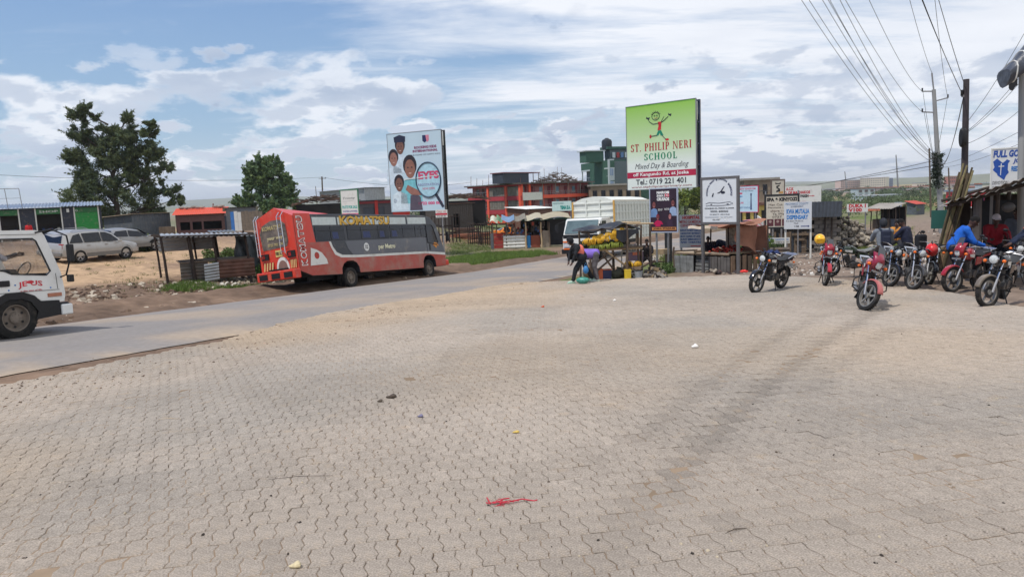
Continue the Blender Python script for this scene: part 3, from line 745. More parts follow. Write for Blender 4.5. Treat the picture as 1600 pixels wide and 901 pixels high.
# ================================================================== GREEN SHOPS
def shops():
 dL, dR = 66, 72
 A = at_depth(-70, dL); B = at_depth(163, dR); d = Vector((B.x - A.x, B.y - A.y, 0)); W = d.length; rz = math.atan2(d.y, d.x)
 z0 = min(A.z, B.z) - .3
 root = T('shop_row', 'row of dark iron shops with green shutters under a blue roof edge', 'shop', (A.x, A.y, z0), rz)
 hh = P(80, 324, 69.5).z - z0
 U = lambda px: W * (px + 70) / 233.0
 doors = [(-40, -5, False), (0, 30, False), (56, 97, False), (118, 158, True)]
 navy = mat('navy_iron_sheet', lin((50, 54, 66)), rough=.6, var=.12, vs=2, dirt=DUST, da=.2)
 green = paint('green_paint', (36, 142, 62), coat=.1); dgreen = paint('dark_green_paint', (34, 104, 52), coat=.1)
 holes = [[(U(a), .05), (U(b), .05), (U(b), hh - .12), (U(a), hh - .12)] for a, b, s_ in doors]
 MB().plate([(0, 0), (W, 0), (W, hh), (0, hh)], holes, t=.08).build('wall', navy, root)
 MB().box((W - .04, 2.5, hh / 2), (.08, 4.9, hh)).build('wall', navy, root)
 MB().box((W / 2, 4.95, hh / 2), (W - .2, .08, hh)).build('wall', navy, root)
 r_ = MB(); corr(r_, (-.3, -.5, hh + .05), (1, 0, 0), Vector((0, 1, .08)), W + .6, 5.9, .28, .05); r_.build('roof', mat('blue_roof_sheet', lin((132, 146, 166)), rough=.5, metal=.2, dirt=lin((170, 172, 172)), da=.5, ds=.5), root)
 for a, b, shut in doors:
  w_ = U(b) - U(a)
  if shut:
   o = MB().box((U(a) + w_ / 2, .06, hh / 2), (w_ - .02, .02, hh - .2)).build('shutter', green, root)
   for k in range(16): MB().box((U(a) + w_ / 2, .035, .15 + k * (hh - .75) / 16), (w_ - .06, .04, (hh - .75) / 16 * .72)).build('slat', green, o, bevel=.01)
   MB().box((U(a) + w_ / 2, -.02, hh - .36), (w_, .10, .42)).build('shutter_box', dgreen, root)
  else:
   MB().box((U(a) + w_ / 2, 2.2, hh / 2), (w_ * 1.3, .04, hh - .1)).build('back_wall', flat('shop_interior', (70, 66, 64)), root)
   MB().box((U(a) + w_ / 2, .0, hh - .38), (w_, .14, .50)).build('shutter_box', dgreen, root)
   rng = random.Random(int(a)); sh = MB(); st = MB()
   for z in (.7, 1.3, 1.9): sh.box((U(a) + w_ / 2, 1.4, z), (w_ * .9, .5, .04))
   for k in range(14): st.box((U(a) + w_ * rng.uniform(.12, .88), 1.25, rng.choice((.86, 1.46))), (.22, .2, rng.uniform(.15, .3)), m=k % 3)
   sh.build('shelf', M_['darkwood'], root); o = st.build('goods', [M_['dirty_white'], flat('goods_red', (140, 50, 46)), flat('goods_blue', (60, 80, 120))], root); o['kind'] = 'stuff'
  for u in (a, b):
   MB().box((U(u), -.05, hh / 2 - .05), (.11, .11, hh)).build('post', M_['dirty_white'], root)
 for (a, b, t_) in ((62, 92, 'SHOP'), (120, 130, 'O')):
  lettering(t_, lettermat(WHT), root, U(a), U(b) if t_ != 'O' else U(124), hh - .48, hh - .28, y=-.1)
 MB().box((U(108), -.1, hh - .35), (.22, .10, .34)).build('lamp', M_['white'], root)
 # wire frame on the roof
 f = MB(); z = hh + 1.9
 for px in (-20, 14, 36): f.bar((U(px), 1, hh), (U(px - 2), 1, z), .06)
 f.bar((U(-22), 1, z), (U(34), 1, z), .06); f.bar((U(-22), 1, z - .9), (U(35), 1, z - .9), .03); f.build('roof_frame', M_['steel'], root)
shops()
def shed(name, label, q, wallm, roofm, h, depth, openings=(), roofover=.3, slope=.1, cat='shed', trims=None, vertical=True, roofname='roof', inner=True, drop=.25):
 """iron sheet shed: q = px left, px right, depth left, depth right"""
 A = at_depth(q[0], q[2]); B = at_depth(q[1], q[3]); d = Vector((B.x - A.x, B.y - A.y, 0)); W = d.length; rz = math.atan2(d.y, d.x); z0 = min(A.z, B.z) - drop
 root = T(name, label, cat, (A.x, A.y, z0), rz); h = h + drop
 holes = [[(a * W, b * h), (c * W, b * h), (c * W, e * h), (a * W, e * h)] for a, b, c, e in openings]
 MB().plate([(0, 0), (W, 0), (W, h), (0, h)], holes, t=.06).build('wall', wallm, root)
 k = 0 if not vertical else 1
 rb = MB(); n = max(2, int(W / .35))
 for i in range(n + 1):
  x = W * i / n
  if not any(a * W - .02 < x < c * W + .02 for a, b, c, e in openings): rb.box((x, -.012, h / 2), (.05, .03, h))
 if n and vertical: tag(rb.build('sheet_rib', wallm, root), kind='stuff')
 h2 = h - slope * depth
 for x in (.03, W - .03): MB().add([(x, 0, 0), (x, depth, 0), (x, depth, h2), (x, 0, h), (x + .03, 0, 0), (x + .03, depth, 0), (x + .03, depth, h2), (x + .03, 0, h)], [(0, 1, 2, 3), (7, 6, 5, 4), (0, 3, 7, 4), (1, 5, 6, 2), (3, 2, 6, 7), (0, 4, 5, 1)]).build('wall', wallm, root)
 MB().box((W / 2, depth, h2 / 2), (W - .1, .05, h2)).build('wall', wallm, root)
 r_ = MB(); corr(r_, (-roofover, -roofover, h + .04 + slope * roofover), (1, 0, 0), Vector((0, 1, -slope)), W + 2 * roofover, depth + 2 * roofover, .2, .025); r_.build(roofname, roofm, root)
 return root, W, h
orange_roof = paint('orange_roof_sheet', (208, 84, 54), coat=0, rough=.6, da=.2)
# grey shed and red roofed stall
shed('iron_shed', 'grey iron sheet shed left of the orange roofed stall', (209, 268, 78, 83), M_['grey_iron'], mat('old_roof', lin((134, 118, 96)), rough=.9, var=.3), 2.55, 4, slope=.05)
def orange_stall():
 root, W, h = shed('roofed_stall', 'low stall with bright orange sheet roof weighted by stones', (277, 352, 80, 81.5), mat('maroon_board', lin((104, 76, 72)), rough=.9, var=.2), orange_roof, 2.2, 3.6,
     openings=((.08, .3, .28, .66), (.33, .3, .52, .66), (.56, .3, .94, .66)), roofover=.35, slope=-.17, cat='stall')
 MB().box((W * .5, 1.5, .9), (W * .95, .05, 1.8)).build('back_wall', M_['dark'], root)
 r_ = random.Random(4)
 for k in range(16):
  x = r_.uniform(0, W); y = 3.3 + r_.uniform(-.3, .4)
  o = MB().ball((x, y, h + .17 * y + .22), (r_.uniform(.15, .4), .2, r_.uniform(.08, .16)), 7, 5).build('stone', M_['stone'], root)
 MB().box((W + .2, .2, 1.1), (.9, .05, 2.0)).build('side_panel', mat('slate_sheet', lin((66, 72, 86)), rough=.7), root)
 MB().box((-.9, -.5, .75), (1.5, .8, .95)).build('crate', M_['wood'], root)
orange_stall()
shed('iron_shed', 'small grey iron shed beside the back of the bus', (356, 402, 70, 71), mat('pale_iron', lin((120, 122, 124)), rough=.6, var=.2), M_['zinc'], 2.3, 3, slope=.1)
def panels():
 A = at_depth(362, 69); r = T('sheet_fence', 'short fence of blue, white and brown boards left of the bus', 'fence', (A.x, A.y, A.z - .2), .1)
 for k in range(9):
  m_ = mat('blue_sheet', lin((62, 118, 184)), rough=.6, var=.15) if k < 1 else M_['dirty_white'] if k < 3 else mat('brown_board', lin((120, 108, 94)), rough=.9, var=.25)
  MB().box((.33 * k + .16, 0, 1.05), (.31, .04, 2.1 + .1 * math.sin(k * 2.1))).build('plank', m_, r)
panels()
shed('workshop', 'white ribbed iron workshop gable behind the plot sign', (572, 603, 100, 104), M_['zinc'], M_['zinc'], 5.2, 8, slope=.03)
def redshop():
 root, W, h = shed('market_shop', 'low red and grey shop front left of the tall pupils billboard', (562, 640, 96, 98), mat('grey_wall', lin((86, 84, 88)), rough=.85), M_['grey_iron'], 3.3, 5, openings=((.08, .1, .30, .75), (.36, .1, .5, .75)), slope=.03, cat='shop', vertical=False)
 MB().box((W * .83, -.1, h / 2), (W * .34, .15, h)).build('red_front', mat('red_board', lin((176, 46, 38)), rough=.7, var=.1), root)
 MB().box((W * .34, -.1, h / 2), (W * .06, .15, h)).build('pillar', _mats['red_board'], root)
 MB().box((W * .35, -.08, h - .25), (W * .68, .14, .3)).build('fascia', mat('maroon_paint', lin((128, 48, 52)), rough=.7), root)
 for a, b in ((.08, .30), (.36, .5)): MB().box(((a + b) / 2 * W, .12, h * .42), ((b - a) * W * .98, .03, h * .66)).build('shutter', mat('dark_shutter', lin((70, 74, 84)), rough=.6), root)
redshop()
# thatched roof heap of scrap behind the bus
def scrap_roof(label, px, d, L_, seed, hz=2.6, nm='scrap_roof_shed'):
 A = at_depth(px, d); r = T(nm, label, 'shed', (A.x, A.y, A.z), .05); rs = random.Random(seed)
 MB().box((L_ / 2, 1.5, hz / 2), (L_ * .94, 3, hz)).build('wall', M_['dark'], r)
 s_ = MB()
 for k in range(90):
  x = rs.uniform(0, L_); y = rs.uniform(-.3, 2.5); z = hz + .1 + .9 * math.sin(math.pi * min(1, x / L_)) * rs.uniform(.3, 1)
  a = rs.uniform(-.5, .5); l = rs.uniform(.6, 2.0); s_.bar((x - l / 2, y, z - a * l / 3), (x + l / 2, y + rs.uniform(-.4, .4), z + a * l / 3), rs.uniform(.05, .12), m=k % 3)
 o = s_.build('roof_scrap', [M_['pole'], M_['darkwood'], M_['rust']], r); o['kind'] = 'stuff'
scrap_roof('dark shed with heaped sticks on its roof behind the bus', 462, 82, 6.5, 3, 2.7)
# ================================================================== FRAME STALL BY THE ROAD
def frame_stall():
 A = G(263, 443); B = G(418, 441); A.z = H(A.x, A.y)
 d = Vector((B.x - A.x, B.y - A.y, 0)); W = d.length; rz = math.atan2(d.y, d.x)
 root = T('frame_stall', 'open pole stall with rusty sheets beside the back of the bus', 'stall', (A.x, A.y, A.z), rz)
 sc = FPX / A.y; h = 74 / sc
 dp = 2.3
 u = lambda px: (px - 263) / (418 - 263) * W
 for px, y, hh, r_ in ((263, 0, h, .06), (304, .05, h * .97, .09), (341, 0, h * .93, .055), (392, 0, h * .93, .06), (412, .1, h * .93, .07), (258, dp, h, .05), (318, dp, h, .05), (354, dp, h, .08), (403, dp, h, .06)):
  MB().tube([(u(px), y, -.3), (u(px) - .05, y, hh * .5), (u(px) - .12, y, hh)], [r_, r_ * .9, r_ * .85], 7).build('post', M_['darkwood'], root, True)
 for y in (-.05, dp):
  MB().tube([(u(248), y, h), (u(330), y, h * .97), (u(416), y, h * .93)], .045, 6).build('rail', M_['darkwood'], root)
 r_ = MB(); corr(r_, (u(262), -.25, h * .985), Vector((1, 0, -.04)), Vector((0, 1, .03)), u(405) - u(262), dp + .5, .2, .02, sag=.03)
 r_.build('roof', M_['zinc'], root)
 r_ = MB(); corr(r_, (u(334), -.3, h * .985 + .1), Vector((1, 0, -.02)), Vector((0, 1, .02)), 1.1, 1.6, .15, .02, m=0); r_.build('loose_sheet', M_['grey_iron'], root)
 def sh(px0, px1, z0, z1, m_, y=0, vert=False):
  b = MB(); corr(b, (u(px0), y, z0), (1, 0, 0), (0, 0, 1), u(px1) - u(px0), z1 - z0, .14, .014, vertical=vert); b.build('iron_sheet', m_, root)
 sh(258, 352, h * .62, h * .95, M_['zinc'], dp + .05)
 sh(283, 326, .05, .78, mat('dull_sheet', lin((98, 92, 84)), rough=.75, var=.25, dirt=lin((120, 90, 74)), da=.3), .15)
 sh(340, 399, .05, .82, M_['rust'], -.06)
 b = MB(); corr(b, (u(318), -.16, -.05), (1, 0, .08), (.02, 0, 1), u(341) - u(318), .75, .12, .02, vertical=False); b.build('iron_sheet', M_['zinc'], root)
 MB().box(((u(283) + u(399)) / 2, 1.1, .80), (u(399) - u(283), 2.0, .04)).build('table_top', M_['wood'], root)
 # torn tarpaulin at the right end
 t_ = MB(); n = 14; vs = []; fs = []
 for i in range(n):
  for j in range(n):
   a, c = i / (n - 1), j / (n - 1); vs.append((u(378) + a * 1.3 + .05 * math.sin(c * 9 + i), 1.6 + .22 * math.sin(i * 1.3 + c * 5) * (1 - c * .5), .05 + c * (h * .88)))
 for i in range(n - 1):
  for j in range(n - 1): fs.append((i * n + j, (i + 1) * n + j, (i + 1) * n + j + 1, i * n + j + 1))
 t_.add(vs, fs); t_.build('tarpaulin', mat('grey_tarpaulin', lin((84, 92, 96)), rough=.4, var=.35, vs=3), root, True)
 return root
frame_stall()
# ================================================================== VEHICLES
def body_sections(mb, secs, m=0, close=True):
 """secs: (x, zb, zbelt, zroof, wlow, wbelt, wroof); half rings mirrored"""
 rings = []
 for x, zb, zt, zr, wl, wb, wr in secs:
  hr = zr > zt + .02
  half = [(wl * .86, zb), (wl, zb + .10), (wl * 1.01, (zb + zt) / 2), (wb, zt - .03), (wb * .97, zt)]
  half += [(wr, zr - .07), (wr * .90, zr - .015), (0, zr + .01)] if hr else [(wb * .86, zt + .015), (wb * .6, zt + .02), (0, zt + .025)]
  full = [(x, -y, z) for y, z in half] + [(x, y, z) for y, z in reversed(half[:-1])]
  rings.append(full)
 n = len(rings[0]); vs = [p for r in rings for p in r]; fs = []
 for i in range(len(rings) - 1):
  for j in range(n - 1): fs.append((i * n + j, i * n + j + 1, (i + 1) * n + j + 1, (i + 1) * n + j))
  fs.append((i * n + n - 1, i * n, (i + 1) * n, (i + 1) * n + n - 1))
 fs.append(tuple(range(n - 1, -1, -1))); k = (len(rings) - 1) * n; fs.append(tuple(k + j for j in range(n)))
 return mb.add(vs, fs, m)
def sidequad(mb, pts, y0, y1, z0, z1, sgn, off=.008, th=.006, m=0):
 """pane on a leaning side: width goes from y0 at height z0 to y1 at z1"""
 q = [(x, -sgn * (y0 + (y1 - y0) * (z - z0) / (z1 - z0) + off), z) for x, z in pts]; c = [(x, y + sgn * th, z) for x, y, z in q]
 n = len(q); fs = [tuple(range(n)), tuple(n + i for i in reversed(range(n)))] + [(i, i + n, (i + 1) % n + n, (i + 1) % n) for i in range(n)]
 return mb.add(q + c, fs, m)
def suv(label, loc, rz, pm, group=None, wagon=True, alloy=True):
 root = T('parked_car', label, 'car', loc, ground_rot(loc[0], loc[1], rz), group); root.scale = (1, 1, .94)
 r = .35; L0, L1 = -2.3, 2.3
 if wagon: S = [(-2.30, .45, .95, .95, .78, .80, .5), (-2.26, .32, 1.02, 1.03, .86, .86, .60), (-2.05, .28, 1.05, 1.50, .89, .88, .66), (-1.75, .28, 1.06, 1.62, .91, .90, .68), (-.9, .28, 1.04, 1.68, .92, .90, .69), (0.2, .28, 1.0, 1.67, .92, .90, .68), (.75, .28, .99, 1.50, .92, .90, .66), (1.25, .28, 1.0, 1.02, .91, .88, .6), (1.8, .28, .93, .93, .90, .84, .5), (2.15, .30, .84, .84, .84, .78, .5), (2.30, .38, .70, .70, .66, .64, .5)]
 else: S = [(-2.2, .42, .9, .9, .74, .76, .5), (-2.1, .3, .98, .98, .84, .83, .5), (-1.6, .28, 1.0, 1.04, .86, .84, .56), (-1.0, .28, .98, 1.38, .87, .85, .58), (-.2, .28, .96, 1.44, .87, .85, .6), (.5, .28, .93, 1.34, .87, .84, .58), (1.1, .28, .92, .95, .86, .82, .55), (1.7, .28, .84, .84, .85, .78, .5), (2.1, .32, .72, .72, .78, .7, .5), (2.2, .4, .6, .6, .62, .6, .5)]
 b = body_sections(MB(), S); o = b.build('body', pm, root, True)
 # lower cladding
 for s_ in (1, -1):
  c = MB(); sidequad(c, [(-1.0, .30), (1.05, .30), (1.05, .52), (-1.0, .52)], .93, .93, .3, .6, s_, .0, .02); c.build('sill_panel', paint('grey_cladding', (112, 112, 110)), root)
  gz = MB(); zr = 1.58 if wagon else 1.34
  zb = 1.08 if wagon else .99; yb, yr = (.885, .70) if wagon else (.83, .60)
  wins = [[(-1.92, zb), (-1.15, zb), (-1.25, zr - .02), (-1.62, zr - .10)], [(-1.07, zb), (-.10, zb), (-.12, zr), (-1.14, zr - .02)], [(-.02, zb), (1.0, zb - .02), (.55, zr - .14), (.25, zr - .02), (-.04, zr)]] if wagon else [[(-1.35, zb), (-.35, zb - .01), (-.32, zr), (-1.0, zr - .04)], [(-.27, zb - .01), (.88, zb - .04), (.4, zr - .08), (-.25, zr)]]
  for wq in wins:
   m2 = MB(); sidequad(m2, wq, yb, yr, zb, zr + .08, s_); m2.build('window', M_['glass'], root)
  for x in ((-1.36, 1.36)):
   a = MB().lathe([(.41, -.0), (.41, .03), (.30, .03), (.30, 0)], ax='Y', n=24); a.xf(Matrix.Translation((x, -.905 * s_ - (.015), r + .02))); a.build('wheel_arch', M_['black'], root)
   wheel(root, (x, -s_ * .83, r), r, .22, paint('alloy_silver', (170, 172, 176), metal=.5), 'alloy', flip=s_, rimr=.66)
  for x, z in ((-.95, .92), (.08, .92)): MB().box((x + .1, -s_ * .925, z), (.18, .03, .03)).build('door_handle', pm, root)
  MB().box((.92, -s_ * 1.0, 1.06 if wagon else .98), (.12, .18, .12)).build('mirror', pm, root, bevel=.02)
  MB().box((2.12 if wagon else 2.02, -s_ * .66, .72 if wagon else .66), (.18, .3, .14), (0, 0, -s_ * .35)).build('headlight', mat('lamp_glass', (.55, .57, .6), rough=.08, var=0), root, bevel=.03)
  MB().box((-2.22, -s_ * .72, .92), (.12, .26, .26)).build('tail_light', M_['red_lens'] if wagon else M_['amber'], root, bevel=.02)
 rw = MB(); x0, x1 = (-2.24, -1.98) if wagon else (-1.72, -1.12); z0, z1 = (1.10, 1.52) if wagon else (1.03, 1.32); a, c = (.72, .58) if wagon else (.62, .5)
 rw.add([(x0 - .02, -a, z0), (x0 - .02, a, z0), (x1 - .05, c, z1), (x1 - .05, -c, z1), (x0, -a, z0), (x0, a, z0), (x1, c, z1), (x1, -c, z1)], [(3, 2, 1, 0), (4, 5, 6, 7)]); rw.build('rear_window', M_['glass'], root)
 rw = MB(); p = [(1.2, .98), (.68, 1.52)] if wagon else [(1.08, .97), (.45, 1.36)]
 rw.add([(p[0][0], .70, p[0][1] + .03), (p[0][0], -.70, p[0][1] + .03), (p[1][0] + .06, -.56, p[1][1] + .02), (p[1][0] + .06, .56, p[1][1] + .02)], [(0, 1, 2, 3)]); rw.build('windscreen', M_['glass'], root)
 MB().box((-2.33, 0, .50), (.10, 1.66, .22)).build('bumper', paint('grey_cladding', (112, 112, 110)), root, bevel=.04)
 MB().box((2.28, 0, .46), (.12, 1.50, .26)).build('bumper', pm, root, bevel=.05)
 MB().box((2.24, 0, .70), (.08, .8, .12)).build('grille', M_['black'], root)
 MB().box((-2.39, 0, .72), (.02, .5, .12)).build('number_plate', M_['white'], root)
 if wagon:
  for s_ in (1, -1): MB().tube([(-1.6, s_ * .6, 1.66), (-1.4, s_ * .6, 1.72), (.1, s_ * .6, 1.74), (.35, s_ * .6, 1.66)], .018, 6).build('roof_rail', M_['steel'], root)
 return root
silver = paint('silver_paint', (176, 174, 170), metal=.35, da=.3); silver2 = paint('dull_silver_paint', (150, 150, 148), metal=.3, da=.3)
a = at_depth(120, 36.3); b = at_depth(193, 38.9); mid = (a + b) / 2
hd = math.atan2(b.y - a.y, b.x - a.x); nrm = Vector((-math.sin(hd), math.cos(hd), 0)); c = mid + nrm * .83; suv('silver station wagon with roof rails parked on the sandy yard beyond the road', (c.x, c.y, H(c.x, c.y) + .02), hd, silver)
c = at_depth(193, 42.5); suv('lower silver car parked close behind the station wagon', (c.x, c.y, H(c.x, c.y) + .02), hd - .12, silver2, wagon=False)
c = at_depth(1168, 66); suv('pink-red saloon car facing the camera behind the circular emblem sign', (c.x, c.y, H(c.x, c.y) + .02), -2.25, paint('crimson_paint', (190, 40, 70)), wagon=False)
# ------------------------------------------------------------------ white truck, left edge
def truck():
 f = Vector((.485, .874, 0)); rz = math.atan2(f.y, f.x)
 wq = G(29, 534); loc = wq + Vector((-.874, .485, 0)) * 1.05 - f * 0
 root = T('delivery_truck', 'white cab-over truck entering at the left edge with red door lettering', 'truck', (loc.x, loc.y, H(loc.x, loc.y) + .05), ground_rot(loc.x, loc.y, rz))
 root.scale = (.84, 1, .87); W_ = 1.08; pm = paint('truck_white', (226, 226, 222), da=.12)
 # cab side panels with window opening; x forward from the wheel centre
 out = [(-1.35, .55), (-.60, .55), (-.60, .80), (-.46, .98), (-.22, 1.08), (.22, 1.08), (.46, .98), (.62, .84), (1.0, .80), (1.16, .80), (1.20, 1.0), (1.14, 1.5), (.82, 2.42), (.75, 2.52), (.6, 2.56), (-1.35, 2.56)]
 win = [(-.40, 1.66), (-.18, 1.62), (-.02, 1.54), (.78, 1.47), (.88, 1.56), (.60, 2.30), (.52, 2.36), (-.40, 2.36), (-.44, 2.28), (-.44, 1.74)]
 for s_ in (1, -1):
  MB().plate(out, [win], (0, -W_ * s_, 0), (1, 0, 0), (0, 0, 1), .05 * s_).build('cab_side', pm, root)
  MB().plate(win, (), (0, -(W_ - .03) * s_, 0), (1, 0, 0), (0, 0, 1), .008 * s_).build('window', mat('clear_glass', (.35, .40, .42), rough=.02, trans=1.0, var=0, alpha=.22), root)
  fr = MB(); pts = [(x, -(W_ + .004) * s_, z) for x, z in win]; fr.tube(pts, .016, 6, closed=True); fr.build('window_seal', M_['black'], root)
  MB().plate([(-.62, .72), (-.42, 1.0), (-.2, 1.10), (.2, 1.10), (.44, 1.0), (.56, .86), (1.02, .84), (1.02, .48), (.42, .42), (.50, .62), (.34, .86), (.15, .95), (-.15, .95), (-.36, .84), (-.50, .62), (-.62, .55)], (), (0, -(W_ + .03) * s_, 0), (1, 0, 0), (0, 0, 1), .06 * s_).build('mudguard', M_['black'], root)
  wheel(root, (0, -s_ * (W_ - .13), .51), .51, .26, mat('dusty_rim', lin((120, 110, 100)), rough=.8, var=.2), 'disc', flip=s_)
 fr = MB(); prof = [(1.16, .80), (1.20, 1.0), (1.14, 1.5), (.82, 2.42), (.75, 2.52), (.6, 2.56), (-1.35, 2.56)]
 for (x0, z0), (x1, z1) in zip(prof[:-1], prof[1:]):
  if (x0, z0) == (1.14, 1.5): continue
  fr.add([(x0, -W_ + .05, z0), (x0, W_ - .05, z0), (x1, W_ - .05, z1), (x1, -W_ + .05, z1)], [(0, 1, 2, 3)])
 fr.build('cab_front', pm, root, True)
 MB().add([(1.13, -W_ + .06, 1.5), (1.13, W_ - .06, 1.5), (.82, W_ - .06, 2.40), (.82, -W_ + .06, 2.40)], [(0, 1, 2, 3)]).build('windscreen', _mats['clear_glass'], root)
 MB().box((-1.33, 0, 1.6), (.05, 2 * W_ - .12, 1.9)).build('cab_back', pm, root)
 i_ = MB(); i_.box((-.1, 0, .98), (2.2, 2 * W_ - .12, .1)); i_.box((-.55, 0, 1.35), (.5, 1.9, .45)); i_.box((-.82, 0, 1.85), (.16, 1.9, .9)); i_.box((.95, 0, 1.30), (.28, 1.95, .42)); i_.build('interior', M_['dark'], root)
 MB().tube([Vector((.62, -.5, 1.62)) + Vector((math.sin(t) * .10, math.cos(t) * .22, math.sin(t) * .18)) for t in np.linspace(0, 6.283, 17)[:-1]], .016, 6, closed=True).build('steering_wheel', M_['black'], root)
 d_ = MB(); sd = -W_ - .003
 for x in (-.52, 1.02): d_.bar((x, sd, .95 if x < 0 else 1.12), (x - (0 if x < 0 else .02), sd, 2.5 if x < 0 else 1.5), .012, .01)
 d_.bar((-.52, sd, 2.46), (.62, sd, 2.46), .012, .01); d_.bar((-1.35, sd, 1.12), (1.06, sd, 1.10), .012, .01); d_.build('door_seam', flat('seam_grey', (90, 88, 84)), root)
 MB().box((-.24, -W_ - .015, 1.33), (.30, .03, .14)).build('door_handle', M_['black'], root, bevel=.02)
 MB().box((.93, -W_ - .01, .98), (.34, .03, .09)).build('side_marker', mat('faded_lens', lin((170, 112, 88)), rough=.4), root, bevel=.01)
 # red lettering and blue dots on the door
 def arc(x, z):
  t = (x - .38) / .32; return x, z + .05 * (1 - t * t)
 lettering('JE US', lettermat((206, 48, 62)), root, .10, .66, 1.16, 1.32, y=-W_ - .006, bold=.02, fn=arc)
 fig(root, lettermat((206, 48, 62)), ring(.38, 1.33, .09, .035, 14), y=-W_ - .005)
 lettering('is the way of life', lettermat((206, 48, 62)), root, .14, .64, 1.10, 1.15, y=-W_ - .006)
 for x, z in ((-.12, 1.17), (.03, 1.28), (.05, 1.06), (.85, 1.16)): fig(root, lettermat((50, 120, 190)), ring(x, z, .02, n=8), y=-W_ - .006)
 # mirror arms
 MB().tube([(.60, -W_, 2.50), (.86, -W_ - .22, 2.56), (1.16, -W_ - .30, 2.40), (1.22, -W_ - .30, 1.9), (1.16, -W_ - .16, 1.45), (1.12, -W_, 1.40)], .02, 8).build('mirror_arm', M_['black'], root, True)
 MB().box((1.20, -W_ - .32, 1.98), (.08, .20, .42)).build('mirror', M_['black'], root, bevel=.02)
 MB().box((1.20, -W_ - .24, 1.36), (.10, .16, .18)).build('mirror', M_['black'], root, bevel=.02)
 MB().box((1.14, 0, .62), (.26, 2 * W_ + .06, .30)).build('bumper', M_['black'], root, bevel=.03)
 MB().box((1.18, -W_ + .05, .60), (.28, .24, .26)).build('bumper_corner', pm, root, bevel=.03)
 MB().box((1.30, -W_ + .35, .66), (.06, .3, .16)).build('headlight', mat('lamp_glass', (.55, .57, .6)), root)
 # frame and flat bed behind, mostly out of frame
 c_ = MB();
 for s_ in (1, -1): c_.box((-2.6, s_ * .42, .72), (5.2, .09, .22))
 c_.build('chassis', M_['black'], root)
 MB().box((-3.9, 0, 1.02), (4.6, 2.2, .14)).build('bed', M_['steel'], root)
 for s_ in (1, -1):
  MB().box((-3.9, s_ * 1.1, 1.32), (4.6, .05, .5)).build('side_board', pm, root); wheel(root, (-3.6, -s_ * .95, .51), .51, .30, _mats['dusty_rim'], 'disc', flip=s_)
 return root
TRUCK = truck()
